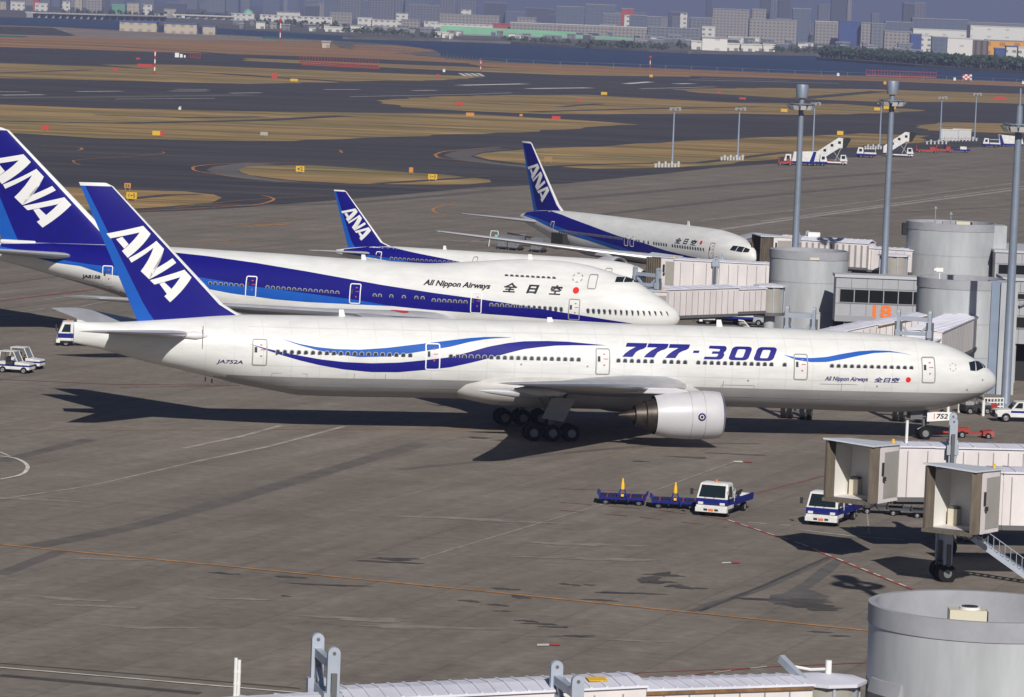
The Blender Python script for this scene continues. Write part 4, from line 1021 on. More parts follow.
for k in range(12):
    t0, t1 = R(196 + 2.2*k), R(198.2 + 2.2*k)
    b.hexa([(r_*math.cos(t), r_*math.sin(t), 5.95) for r_, t in ((4.5, t0), (4.75, t0), (4.75, t1), (4.5, t1))], [(r_*math.cos(t), r_*math.sin(t), 6.5) for r_, t in ((4.5, t0), (4.62, t0), (4.62, t1), (4.5, t1))])
b.build('ledge', [m_conc2], T4)

m_edge = mat('pale_roof_edge', (0.42, 0.43, 0.46), 0.7)
def wing_block(name, label, x0, x1, y0, y1, h, z0, bands, roofm=m_roofd, num=None, overhang=.15, joints=1.55):
    o = empty(name, ((x0+x1)/2, y0, 0)); tag(o, label, 'building'); cx = (x0+x1)/2
    b = MB(); b.box(x0-cx, x1-cx, 0, y1-y0, z0, h, 0)
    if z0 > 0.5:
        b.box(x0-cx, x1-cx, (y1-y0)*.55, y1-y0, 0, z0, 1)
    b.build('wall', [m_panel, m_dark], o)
    b = MB(); b.box(x0-cx-overhang, x1-cx+overhang, -overhang, y1-y0+overhang, h, h+.28); b.build('roof', [m_edge], o)
    for zb0, zb1, n in bands:
        w = (x1-x0-.8)/n
        f = MB(); f.box(x0-cx+.35, x1-cx-.35, -.05, -.004, zb0-.08, zb1+.08); fo = f.build('window_frame', [m_trim], o)
        for i in range(n):
            a = x0-cx+.4+w*i
            g = MB(); g.box(a+.05, a+w-.05, -.07, -.052, zb0, zb1); g.build('window', [m_pane], o)
    j = MB(); k = x0-cx
    while k < x1-cx:
        j.box(k-.02, k+.02, -.02, -.003, z0, h); k += joints
    for z in [q for zb0, zb1, n in bands for q in (zb0-.15, zb1+.15)]: j.box(x0-cx, x1-cx, -.024, -.004, z-.02, z+.02)
    j.build('facade_joints', [m_joint], o)
    if z0 > .5:
        k = x0-cx+1.2
        while k < x1-cx:
            c = MB(); c.box(k-.25, k+.25, .3, .8, 0, z0); c.build('column', [m_conc2], o); k += 6
    if num:
        t = MB()
        for q in fit(text_polys(num[0], 1, 0, .03), num[1]-cx, num[2]-cx, num[3], num[4]): t.add([(x, -.04, y) for x, y in q], [tuple(range(len(q)))], 0)
        t.build('gate_number', [m_num], o)
    return o
K1 = wing_block('pier_link', 'grey pier building with a strip of dark windows above the orange number 18', 32.0, 44.5, 405.8, 408.6, 7.3, 2.9, [(4.85, 6.1, 8)], num=('18', 35.75, 37.65, 3.32, 4.66))
b = MB(); b.prism([(-6.1, 2.9), (-6.1, 3.5), (-2.6, 3.5), (-1.6, 2.9)], -.06, -.005, ax='y'); b.build('canopy_trim', [m_trim], K1)
wing_block('pier_link', 'dark blue-grey pier building with black windows beside the widest round tower', 55.2, 95, 469.5, 485, 6.9, 2.0, [(4.1, 5.5, 20)])
K3 = wing_block('pier_building', 'long pier building at the right edge behind the tall light mast', 45.0, 92, 375, 380, 9.5, 3.7, [(7.85, 8.3, 22), (5.2, 6.15, 20)])
b = MB(); b.tube([(-21.5, -.3, 7.5), (-8, -.3, 7.6), (22, -.3, 7.6)], .14); b.tube([(-22, -.3, 7.25), (-21.5, -.3, 7.5)], .14); b.build('roof_pipe', [m_trim], K3)

# ------------------------------------------------------------------ floodlight masts
m_mast = mat('galvanised_mast', (0.20, 0.235, 0.30), 0.5, 0.2, var=.12, scale=.5)
m_lampbody = mat('floodlight_body', (0.10, 0.10, 0.11), 0.5)
def flood_mast(x, y, h, label, seed=0, drum=True):
    o = empty('floodlight_mast', (x, y, 0)); tag(o, label, 'light mast', 'tall floodlight masts of the pier')
    b = MB(); b.lathe([(0, .43), (.02, .42), (h*.5, .36), (h - .6, .29)], (0, 0, 0), (0, 0, 1), n=20); b.cyl((0, 0, 0), (0, 0, .35), .8, n=16); b.build('pole', [m_mast], o, smooth=40)
    b = MB(); b.lathe([(h - .5, .30), (h-.5, .60), (h + .75, .72), (h + .95, .62), (h + .98, .01)] if drum else [(h-.6, .29), (h+.4, .26), (h+.45, .12), (h+1.9, .08), (h+1.92, .01)], (0, 0, 0), (0, 0, 1), n=24); b.build('head_drum' if drum else 'spire', [m_mast], o, smooth=40)
    b = MB(); b.lathe([(h-1.25, .9), (h-1.25, 1.15), (h-1.1, 1.15), (h-1.1, .9)], (0, 0, 0), (0, 0, 1), n=24)
    for a in range(4): b.bar((0, 0, h-1.17), (1.4*math.cos(R(90*a+20)), 1.4*math.sin(R(90*a+20)), h-1.17), .09)
    b.lathe([(h-1.2, 1.3), (h-1.2, 1.38), (h-1.12, 1.38), (h-1.12, 1.3)], (0, 0, 0), (0, 0, 1), n=24)
    b.build('lamp_ring', [m_mast], o)
    r_ = random.Random(seed)
    for a in (150, 185, 215, 245, 275, 305, 335, 10, 60, 110):
        b = MB(); t = R(a + r_.uniform(-6, 6)); M = Matrix.Translation((1.2*math.cos(t), 1.2*math.sin(t), h - 1.45)) @ Matrix.Rotation(t, 4, 'Z') @ Matrix.Rotation(R(35), 4, 'Y')
        b.hexa([(-.1, -.2, -.2), (.25, -.34, -.3), (.25, .34, -.3), (-.1, .2, -.2)], [(-.1, -.2, .2), (.25, -.34, .3), (.25, .34, .3), (-.1, .2, .2)], 0, M)
        b.box(.252, .27, -.3, .3, -.26, .26, 1, M); b.bar((-.1, 0, 0), (-.25, 0, .3), .08, mi=0, M=M)
        b.build('floodlight', [m_lampbody, m_wht], o)
    return o
flood_mast(30.6, 447, 24.7, 'leftmost tall floodlight mast, rising from behind the round tower left of number 18', 1)
flood_mast(40.9, 452, 25.4, 'middle tall floodlight mast, between the number 18 facade and the widest tower', 2)
flood_mast(42.75, 351, 25.6, 'tall floodlight mast nearest the right edge, standing beside the off-road car', 3, drum=False)
flood_mast(26.6, 199, 25.5, 'floodlight mast just out of frame at the near right', 4)

# ------------------------------------------------------------------ passenger bridges
m_tun = mat('pinkish_white_wall_panel', (0.64, 0.595, 0.595), 0.5, var=.11, scale=.6, streak=(1, 1, .4))
m_tunroof = mat('pale_lilac_roof_sheet', (0.64, 0.64, 0.72), 0.55, var=.10, scale=.5)
m_tungap = mat('panel_shadow_gap', (0.25, 0.235, 0.225), 0.7)
m_under = mat('bridge_underframe', (0.10, 0.10, 0.105), 0.7)
m_steel = mat('blue_grey_steel', (0.36, 0.40, 0.47), 0.5, .2, var=.08, scale=1)
m_bell = mat('brown_bellows', (0.13, 0.105, 0.08), 0.9, var=.3, scale=3, streak=(1, 1, .2))
m_rust = mat('rusty_gutter', (0.20, 0.11, 0.045), 0.9, var=.5, scale=2)
m_rot = mat('grey_beige_curtain', (0.30, 0.285, 0.26), 0.7, var=.08, scale=1)
m_inner = mat('cab_inner_panel', (0.76, 0.75, 0.71), 0.6)
m_hood = mat('pale_blue_hood', (0.52, 0.55, 0.60), 0.5)
m_yel = mat('yellow_paint', (0.72, 0.42, 0.02), 0.5)

def tunnel(parent, P0, P1, w, z0, z1, name='tunnel', pitch=1.2, rust=False, seg=1.5, drop0=0, drop1=0, gable=.12, rib=.07):
    """walkway from P0 to P1 (floor z0, roof z1, may slope), local to parent"""
    P0, P1 = Vector((P0[0], P0[1], 0)), Vector((P1[0], P1[1], 0))
    d = (P1 - P0).normalized(); L = (P1 - P0).length; nrm = Vector((-d.y, d.x, 0))
    def W(t, s_, z): q = P0 + d*t + nrm*s_; return (q.x, q.y, z + drop0 + (drop1 - drop0)*t/L)
    b = MB(); h = w/2
    b.hexa([W(0,-h,z0), W(L,-h,z0), W(L,h,z0), W(0,h,z0)], [W(0,-h,z1), W(L,-h,z1), W(L,h,z1), W(0,h,z1)], 0)
    k = pitch * .5; rw = rib/2
    while k < L:
        for sg in (-1, 1):
            a, c = sorted((sg*(h+.003), sg*(h+.012)))
            b.hexa([W(k-rw,a,z0+.1), W(k+rw,a,z0+.1), W(k+rw,c,z0+.1), W(k-rw,c,z0+.1)], [W(k-rw,a,z1-.22), W(k+rw,a,z1-.22), W(k+rw,c,z1-.22), W(k-rw,c,z1-.22)], 1)
        k += pitch
    o = b.build(name, [m_tun, m_tungap], parent)
    b = MB(); e = .12
    b.hexa([W(-.05,-h-e,z1), W(L+.05,-h-e,z1), W(L+.05,0,z1+gable), W(-.05,0,z1+gable)], [W(-.05,-h-e,z1+.09), W(L+.05,-h-e,z1+.09), W(L+.05,0,z1+.09+gable), W(-.05,0,z1+.09+gable)], 0)
    b.hexa([W(-.05,0,z1+gable), W(L+.05,0,z1+gable), W(L+.05,h+e,z1), W(-.05,h+e,z1)], [W(-.05,0,z1+.09+gable), W(L+.05,0,z1+.09+gable), W(L+.05,h+e,z1+.09), W(-.05,h+e,z1+.09)], 0)
    k = seg*.5
    while k < L:
        for sg in (-1, 1):
            b.bar(W(k, sg*(h+e), z1+.10), W(k, 0, z1+.10+gable), .10, .07, 0)
        k += seg
    b.build('tunnel_roof', [m_tunroof], o)
    b = MB()
    for sg in (-1, 1):
        b.bar(W(0, sg*(h+.02), z0-.02), W(L, sg*(h+.02), z0-.02), .10, .28, 0)
        if rust: b.bar(W(0, sg*(h+.06), z1-.08), W(L, sg*(h+.06), z1-.08), .10, .13, 1)
    b.bar(W(0, 0, z0-.25), W(L, 0, z0-.25), w*.5, .3, 0)
    b.build('tunnel_beams', [m_under, m_rust], o)
    return o

def lift_frame(parent, P, d, half, ztop, zfloor, wheels=True, zb=None):
    """two round-topped lift columns either side of the walkway, with cross beam and wheel bogie"""
    P = Vector((P[0], P[1], 0)); d = Vector((d[0], d[1], 0)).normalized(); n = Vector((-d.y, d.x, 0))
    b = MB(); zb = .9 if zb is None else zb
    for sg in (-1, 1):
        c = P + n*sg*half
        M = Matrix.Translation((c.x, c.y, 0)) @ Matrix.Rotation(math.atan2(d.y, d.x), 4, 'Z')
        w, t = .24, .13
        b.prism([(-w, zb)] + [(w, zb)] + [(w*math.cos(R(15*k)), ztop - w + w*math.sin(R(15*k))) for k in range(13)], -t, t, 0, M, ax='y')
        b.cyl((0, -t-.02, ztop - w), (0, t+.02, ztop - w), .07, n=10, mi=1, M=M)
        b.box(-.11, .11, t+.002, t+.18, zb+.2, ztop-1.0, 1, M); b.box(-.11, .11, -t-.18, -t-.002, zb+.2, ztop-1.0, 1, M)
        b.box(-.36, .36, -.2, .2, zfloor+2.75, zfloor+3.35, 0, M)
    a, c = P - n*half, P + n*half
    b.bar((a.x, a.y, ztop-.75), (c.x, c.y, ztop-.75), .26, .34, 0)
    b.bar((a.x, a.y, zfloor+3.05), (c.x, c.y, zfloor+3.05), .26, .30, 0)
    for sg in (-1, 1):
        q = P + n*sg*half; m_ = P + n*sg*half*.35
        b.bar((q.x, q.y, zfloor+3.9), (m_.x, m_.y, zfloor+3.05), .16, .2, 0)
    b.bar((a.x, a.y, zfloor-.35), (c.x, c.y, zfloor-.35), .35, .4, 1)
    o = b.build('lift_frame', [m_steel, m_under], parent)
    if wheels:
        b = MB(); b.bar((a.x, a.y, .85), (c.x, c.y, .85), .5, .45, 0); b.cyl((P.x, P.y, .85), (P.x, P.y, zfloor-.3), .22, n=12, mi=0)
        for s2 in (-.45, .45):
            q = P + d*s2; b.bar((q.x, q.y, .9), (P.x+d.x*s2*.3, P.y+d.y*s2*.3, 2.4), .12, .12, 0)
        bo = b.build('wheel_bogie', [m_under], parent)
        for sg in (-1, 1):
            for s2 in (-.28, .28):
                q = P + n*(sg*half*.72 + s2); w = MB()
                w.cyl(tuple(Vector((q.x, q.y, .55)) - n*.17), tuple(Vector((q.x, q.y, .55)) + n*.17), .55, n=20, mi=0); w.cyl(tuple(Vector((q.x, q.y, .55)) - n*.18), tuple(Vector((q.x, q.y, .55)) + n*.18), .25, n=14, mi=1)
                w.build('wheel', [m_tyre, m_strut], bo, smooth=40)
    return o

def cab(parent, P, ang, z0, z1, W_=3.6, deep=2.4, hood=1.0, empty_=True):
    """aircraft-end cab; ang = direction the opening faces"""
    M = Matrix.Translation((P[0], P[1], 0)) @ Matrix.Rotation(ang, 4, 'Z'); h = W_/2
    b = MB()
    b.box(-deep, 0, -h, h, z0-.15, z0, 0, M); b.box(-deep, 0, -h, h, z1-.1, z1, 0, M)
    b.box(-deep, -deep+.12, -h, h, z0, z1-.1, 0, M)
    for sg in (-1, 1):
        a, c = sorted((sg*h, sg*(h-.1))); b.box(-deep, 0, a, c, z0, z1-.1, 0, M)
    o = b.build('cab', [m_tun], parent)
    b = MB(); b.box(-deep+.125, -deep+.16, h-1.75, h-.25, z0+.02, z1-.35, 0, M); b.box(-deep+.165, -deep+.18, h-.95, h-.6, z0+1.75, z0+2.1, 1, M); b.box(-deep+.165, -deep+.18, h-1.35, h-1.05, z0+1.75, z0+2.1, 1, M)
    b.build('inner_door', [mat('pale_green_door', (.42, .45, .40), .6), m_trim], o)
    b = MB(); b.box(-deep+.2, -deep+.75, -h+.35, -h+.95, z0, z0+.95, 0, M); b.box(-deep+.25, -deep+.7, -h+.4, -h+.9, z0+.95, z0+1.1, 1, M); b.build('control_desk', [m_cream, m_under], o)
    b = MB(); b.box(-deep+.13, -.02, -h+.102, -h+.115, z0, z1-.1, 0, M); b.box(-deep+.122, -deep+.124, -h+.12, h-1.8, z0, z1-.1, 0, M); b.build('inner_lining', [m_inner], o)
    # folding bellows either side and a hood over the opening
    n = 7
    for sg in (-1, 1):
        b = MB()
        y = sg*(h+.02)
        for k in range(n):
            x0, x1 = hood*k/n, hood*(k+1)/n; xm = (x0+x1)/2
            bul = .10*math.sin(math.pi*(k+.5)/n)
            for (xa, xb, ya, yb) in ((x0, xm, 0, .16), (xm, x1, .16, 0)):
                p = [(xa, y + sg*(ya-.22+bul)), (xb, y + sg*(yb-.22+bul)), (xb, y + sg*(yb-.28+bul)), (xa, y + sg*(ya-.28+bul))]
                top = z1 + (.02 if sg > 0 else .16)
                b.prism(p if sg > 0 else p[::-1], z0 - .1, top, 0, M)
        b.build('bellows', [m_bell], o)
    b = MB(); b.hexa([(-deep-.05, -h-.12, z1), (hood+.1, -h-.08, z1+.26), (hood+.1, h+.08, z1+.08), (-deep-.05, h+.12, z1)], [(-deep-.05, -h-.12, z1+.1), (hood+.1, -h-.08, z1+.36), (hood+.1, h+.08, z1+.18), (-deep-.05, h+.12, z1+.1)], 0, M)
    b.build('hood', [m_hood], o)
    b = MB(); b.box(0, hood+.05, -h+.1, h-.1, z0-.14, z0-.02, 0, M); b.box(hood+.05, hood+.15, -h+.05, h-.05, z0-.2, z0+.0, 1, M); b.build('threshold', [m_under, m_bell], o)
    # side wall piece with recessed service door and window (right of the opening)
    b = MB(); b.box(-deep+.15, -.5, h+.004, h+.025, z0+.1, z1-.35, 0, M); b.build('service_door', [m_rot], o)
    b = MB()
    for k, (xa, xb, dz) in enumerate(((-deep+.2, -.2, .55), (-deep+.5, hood, .4), (-1.2, hood-.2, .7))):
        b.tube([M @ Vector((xa + (xb-xa)*i/8, h*(.75 - .3*k), z0 - .16 - dz*math.sin(math.pi*i/8))) for i in range(9)], .035, n=5)
    b.build('hanging_cable', [m_under], o)
    b = MB(); b.cyl(M @ Vector((-deep+.3, h-.3, z1+.08)), M @ Vector((-deep+.3, h-.3, z1+.34)), .09, n=8); b.build('warning_beacon', [m_yel], o)
    b = MB(); b.box(-.42, -.2, h+.004, h+.06, z0+1.5, z0+2.3, 0, M); b.box(-.46, -.30, h+.06, h+.2, z0+1.2, z0+1.45, 0, M); b.build('side_window', [m_dark], o)
    return o

def bridge(label, loc):
    o = empty('passenger_bridge', loc); tag(o, label, 'passenger bridge', 'passenger boarding bridges'); return o
def loc2(P, o): return (P[0] - o.location.x, P[1] - o.location.y)
def rot_drum(parent, P, r, z0, z1, col=True):
    b = MB(); b.cyl((P[0], P[1], z0), (P[0], P[1], z1), r, n=32, mi=0)
    for k in range(8):
        t = R(45*k+10); b.box(-.07, .07, -.05, .05, z0-.05, z1+.05, 1, Matrix.Translation((P[0]+(r+.02)*math.cos(t), P[1]+(r+.02)*math.sin(t), 0)) @ Matrix.Rotation(t, 4, 'Z'))
    o = b.build('rotunda', [m_rot, m_steel], parent, smooth=40)
    b = MB(); b.lathe([(z1, r+.3), (z1+.14, r+.32), (z1+.32, .3), (z1+.33, .01)], (P[0], P[1], 0), (0, 0, 1), n=8); b.build('rotunda_roof', [m_tunroof], o, smooth=30); b = MB(); b.lathe([(z0-.3, .01), (z0-.3, r+.15), (z0, r+.15)], (P[0], P[1], 0), (0, 0, 1), n=24); b.build('rotunda_floor', [m_under], o, smooth=30)
    if col:
        b = MB(); b.cyl((P[0], P[1], 0), (P[0], P[1], z0-.3), .55, n=20); b.build('support_column', [m_conc], parent, smooth=40)
    return o

# A: bridge to the wide-body at the back
ba = bridge('passenger bridge meeting the nose of the farthest wide-body, ribbed roof running to the widest tower', (30.6, 481, 0))
L = lambda x, y: (x - 30.6, y - 481)
cab(ba, L(29.6, 478.5), R(200), 4.3, 7.2, W_=3.0, deep=2.4, hood=1.6)
tunnel(ba, L(31.4, 479.8), L(41.5, 475.6), 2.7, 4.1, 7.0, rust=False, pitch=.75, seg=.8, gable=.35, rib=.26); tunnel(ba, L(39.5, 476.6), L(46.6, 473.6), 2.3, 3.9, 6.5, pitch=1.0, seg=.9, name='inner_tunnel')
rot_drum(ba, L(43.6, 470), 1.6, 3.0, 6.0); lift_frame(ba, L(33.6, 478.8), (9.3, -3.8), 1.9, 8.0, 3.9)
b = MB(); b.box(1.2, 2.6, -3.6, -3.3, 4.9, 6.0, 0); b.build('cab_window', [m_pane], ba)
b = MB(); b.box(3.6, 5.0, -2.6, -1.6, 6.9, 7.9); b.box(2.0, 3.2, -2.4, -1.4, 6.9, 7.3); b.build('roof_unit', [m_wht], ba)
# B: bridge to the narrow-body
bb_ = bridge('pinkish passenger bridge behind the humped airliner, with a small square window in its cab wall', (16.5, 437, 0))
L = lambda x, y: (x - 16.5, y - 437)
cab(bb_, L(16.0, 437.4), R(165), 3.75, 6.75, W_=3.2, deep=1.6, hood=1.7)
tunnel(bb_, L(17.3, 436.8), L(21.6, 435.8), 2.8, 3.75, 6.6, pitch=1.4); tunnel(bb_, L(21.5, 435.9), L(28.6, 434.6), 2.5, 3.75, 6.6, name='outer_tunnel', pitch=1.0)
lift_frame(bb_, L(21.7, 435.8), (4.3, -1), 1.6, 7.1, 3.4)
b = MB(); b.box(1.9, 2.9, -1.63, -1.55, 3.9, 6.2, 0); b.box(2.15, 2.75, -1.66, -1.635, 5.3, 6.0, 1); b.build('service_door', [m_tun, m_pane], bb_)
# C: bridge to the humped airliner
bc = bridge('long ribbed passenger bridge from the humped airliner nose to a beige drum', (14.5, 389, 0))
L = lambda x, y: (x - 14.5, y - 389)
cab(bc, L(12.0, 387.4), R(215), 3.8, 6.4, W_=3.3, deep=2.0, hood=1.0)
tunnel(bc, L(12.8, 389.2), L(20.8, 397.2), 2.9, 3.85, 6.45, pitch=.85); tunnel(bc, L(20.0, 396.4), L(23.8, 400.2), 2.5, 4.0, 6.25, name='inner_tunnel', pitch=.85)
rot_drum(bc, L(25.2, 401.0), 1.35, 3.9, 6.4)
lift_frame(bc, L(12.6, 389.2), (1, 1.05), 1.5, 8.6, 3.85)
b = MB(); b.bar((7.6, 5.9, 3.4), (10.4, 8.6, .3), .7, .12); 
for k in range(9): b.bar((7.6+.31*k, 5.5+.3*k, 3.2-.34*k), (7.9+.31*k, 5.2+.3*k, 3.2-.34*k), .3, .05)
b.build('service_stair', [m_wht], bc)
# D: the two bridges docked on the far side of the long airliner
bd = bridge('passenger bridge with pale roof rising to the right just below the orange number 18', (24, 340, 0))
L = lambda x, y: (x - 24, y - 340)
P0, P1 = Vector((26.3, 349.5, 0)), Vector((35.3, 355.5, 0))
tunnel(bd, L(P0.x, P0.y), L((P0.x+P1.x)/2, (P0.y+P1.y)/2), 2.5, 3.9, 6.6, pitch=.7, drop0=-.75, drop1=.1); tunnel(bd, L((P0.x+P1.x)/2, (P0.y+P1.y)/2), L(P1.x, P1.y), 2.2, 3.9, 6.45, name='outer_tunnel', pitch=.7, rust=True, drop0=.1, drop1=.95)
dd = (P1 - P0).normalized(); Q = P0 - dd*2.6
tunnel(bd, L(Q.x - dd.x*3.0, Q.y - dd.y*3.0), L(P0.x, P0.y), 2.6, 3.1, 5.6, name='cab', pitch=1.0)
lift_frame(bd, L(23.5, 333), (.25, 1), 1.1, 9.3, 4.3)
bd2 = bridge('short passenger bridge joining the pale round tower behind the long airliner', (33, 340, 0))
L = lambda x, y: (x - 33, y - 340)
P0, P1 = G(925, 335, 6.6), G(968, 316.5, 6.6)
tunnel(bd2, L(P0.x, P0.y), L(P1.x, P1.y), 2.9, 4.1, 6.9, pitch=.9)
dd = (P1 - P0).normalized()
tunnel(bd2, L(P0.x - dd.x*6, P0.y - dd.y*6), L(P0.x, P0.y), 2.6, 3.9, 6.3, name='cab', pitch=1.0)
b = MB(); q = L(P1.x, P1.y); b.box(q[0]-1.4, q[0]+1.6, q[1]-.25, q[1]+.1, 3.4, 6.9, 0); b.box(q[0]-.5, q[0]+1.0, q[1]-.3, q[1]-.26, 7.0, 7.2, 1); b.build('portal', [m_steel, m_cream], bd2)
lift_frame(bd2, L(32.9, 334), (.25, 1), 1.3, 9.3, 4.3)
# E: the two undocked bridges on the near right
def docked_pair(label, tl, zt, zb, rest):
    pass
be = bridge('undocked passenger bridge with open brown bellows above the white and blue truck at right', (22, 248, 0))
L = lambda x, y: (x - 22, y - 248)
ANG = math.atan2(-.84, -.545)
c0 = G(849, 446, 7.25)
cab(be, L(c0.x + .545*1.0, c0.y + .84*1.0), ANG, 4.0, 7.25, W_=3.3, deep=2.4, hood=1.0)
tunnel(be, L(23.6, 250.6), L(25.9, 251.2), 2.6, 3.5, 6.7, name='vestibule', pitch=1.3)
tunnel(be, L(24.6, 251.4), L(40.0, 253.6), 2.8, 3.55, 6.65, pitch=.95, seg=1.6)
tunnel(be, L(38.0, 253.3), L(50.0, 255.0), 3.1, 3.4, 6.9, name='outer_tunnel', pitch=.95)
lift_frame(be, L(27.5, 251.6), (1, -.09), 1.7, 8.6, 3.55)
b = MB(); q = L(24.5, 250.2); b.cyl((q[0], q[1], 6.7), (q[0], q[1], 8.3), .09, n=8); b.build('roof_pole', [m_wht], be)
be2 = bridge('nearer undocked passenger bridge on its wheeled leg, open bellows facing left', (27.0, 238, 0))
L = lambda x, y: (x - 27.0, y - 238)
c0 = G(950, 470.5, 7.0)
cab(be2, L(c0.x + .545*1.0, c0.y + .84*1.0), ANG, 3.5, 6.95, W_=3.3, deep=2.3, hood=1.0)
tunnel(be2, L(28.0, 239.9), L(29.6, 240.2), 2.5, 3.3, 6.5, name='vestibule', pitch=1.3)
tunnel(be2, L(29.0, 240.2), L(48.0, 243.0), 2.9, 3.3, 6.5, pitch=1.0)
lift_frame(be2, L(25.9, 238.9), (1, .15), 1.0, 3.28, .1, zb=.8)
b = MB(); a0, a1 = L(*G(962, 531, 3.0).xy), L(*G(1030, 580, .3).xy)
b.bar((a0[0], a0[1], 3.0), (a1[0], a1[1], .3), .12, .28); b.bar((a0[0]+.3, a0[1]+.9, 3.0), (a1[0]+.3, a1[1]+.9, .3), .12, .28)
for k in range(12):
    t = (k+.5)/12; x, y, z = a0[0]+(a1[0]-a0[0])*t, a0[1]+(a1[1]-a0[1])*t, 3.0-2.7*t
    b.bar((x, y, z), (x+.3, y+.9, z), .22, .04); b.cyl((x, y, z), (x, y, z+1.0), .02, n=5)
b.tube([(a0[0], a0[1], 4.0), (a1[0], a1[1], 1.3)], .025)
b.build('service_stair', [m_steel], be2)
# F: the near bridge along the bottom
bfb = bridge('near passenger bridge whose white ribbed roof runs along the bottom of the picture', (4, 165, 0))
L = lambda x, y: (x - 4, y - 165)
pa, pb, pc, pd = G(236, 702, 5.85), G(340, 695, 5.9), G(637, 681, 6.45), G(800, 677.2, 6.4)
tunnel(bfb, L(pa.x, pa.y), L(pb.x, pb.y), 2.2, 3.0, 5.75, name='cab_vestibule', pitch=1.2)
tunnel(bfb, L(pb.x, pb.y), L(pc.x, pc.y), 2.9, 3.3, 6.1, pitch=1.15, seg=.62, drop0=-.2, drop1=.35)
d_ = (pd - pc).normalized(); pc2 = pc - d_*1.0
tunnel(bfb, L(pc2.x, pc2.y), L(pd.x, pd.y), 2.3, 3.7, 6.25, name='inner_tunnel', pitch=1.1, rust=True, seg=.62)
b = MB(); q = L(*(pc - (pc-pb).normalized()*1.75).xy); M = Matrix.Translation((q[0], q[1], 6.62)) @ Matrix.Rotation(math.atan2(*(pc-pb).yx), 4, 'Z'); b.box(-.38, .38, -.75, -.1, 0, .03, 0, M @ Matrix.Rotation(R(4.5), 4, 'X')); b.build('yellow_roof_hatch', [m_yel], bfb)
d2 = (pc - pb).normalized()
lift_frame(bfb, L(*G(325, 668, 7.0).xy), (d2.x, d2.y), 1.7, 8.1, 3.0, zb=1.0)
lift_frame(bfb, L(*G(567, 674, 7.2).xy), (d2.x, d2.y), 1.7, 7.45, 3.0, zb=1.0)
pe = G(826, 677, 6.3)
rot_drum(bfb, L(pe.x, pe.y), 1.35, 3.6, 6.1)
b = MB(); q = L(pe.x, pe.y)
b.box(q[0]+.8, q[0]+5.4, q[1]-.6, q[1]+1.1, 3.4, 4.9, 0); b.box(q[0]+1.7, q[0]+2.4, q[1]-1.2, q[1]-.6, 4.9, 5.5, 0); b.bar((q[0]-1.8, q[1]+.6, 6.9), (q[0]-.7, q[1]-.9, 6.0), .25, .3, 0)
b.build('link_platform', [m_steel], bfb)
b = MB(); b.cyl((q[0]+.1, q[1]+.2, 6.4), (q[0]+.1, q[1]+.2, 6.95), .13, n=10); b.tube([(q[0]-1.6, q[1]+.8, 6.6), (q[0]-.6, q[1]+.5, 6.5), (q[0]+.1, q[1]+.2, 6.6)], .06); b.build('roof_cable', [m_wht], bfb)
for px, py in ((235, 661), (238.5, 663)):
    w = G(px, 690, 5.0); b = MB(); b.cyl((0, 0, 0), (0, 0, 6.3 - (py-661)*.04), .07, n=8)
    for k in range(12): b.cyl((0, 0, .4+.48*k), (0, 0, .5+.48*k), .078, n=8, mi=0)
    tag(b.build('marker_pole', [m_wht, m_redm], loc=(w.x, w.y, 0)), 'thin white pole standing at the bottom left beside the near bridge', 'pole', 'thin white marker poles')
# ------------------------------------------------------------------ ground vehicles
m_vw = mat('white_vehicle_paint', (0.62, 0.62, 0.61), 0.5, spec=.3, var=.16, scale=1.2)
m_vb = mat('blue_vehicle_paint', (0.010, 0.016, 0.16), 0.5, spec=.15, var=.08, scale=1)
m_vg = mat('windscreen_glass', (0.010, 0.018, 0.021), 0.06, spec=.4)
m_chas = mat('black_chassis', (0.02, 0.02, 0.021), 0.7)
m_vr = mat('red_vehicle_paint', (0.30, 0.03, 0.02), 0.55, var=.15, scale=1)
m_lampg = mat('lamp_lens', (0.65, 0.66, 0.66), 0.15)
m_plate = mat('orange_plate', (0.70, 0.16, 0.02), 0.5)
m_seat = mat('dark_seat', (0.03, 0.03, 0.032), 0.8)
m_steelg = mat('galvanised_steel', (0.33, 0.33, 0.34), 0.5, .3)

def vwheel(parent, x, y, r, w, rim=m_rim):
    b = MB(); b.lathe([(-w/2, .55*r), (-w/2, .9*r), (-w*.3, r), (w*.3, r), (w/2, .9*r), (w/2, .55*r)], (x, y, r), (0, 1, 0), n=20, mi=0)
    for s_ in (-1, 1): b.lathe([(s_*w*.42, .01), (s_*w*.42, .25*r), (s_*w*.32, .4*r), (s_*w*.5, .57*r)], (x, y, r), (0, 1, 0), n=20, mi=1)
    return b.build('wheel', [m_tyre, rim], parent, smooth=40)

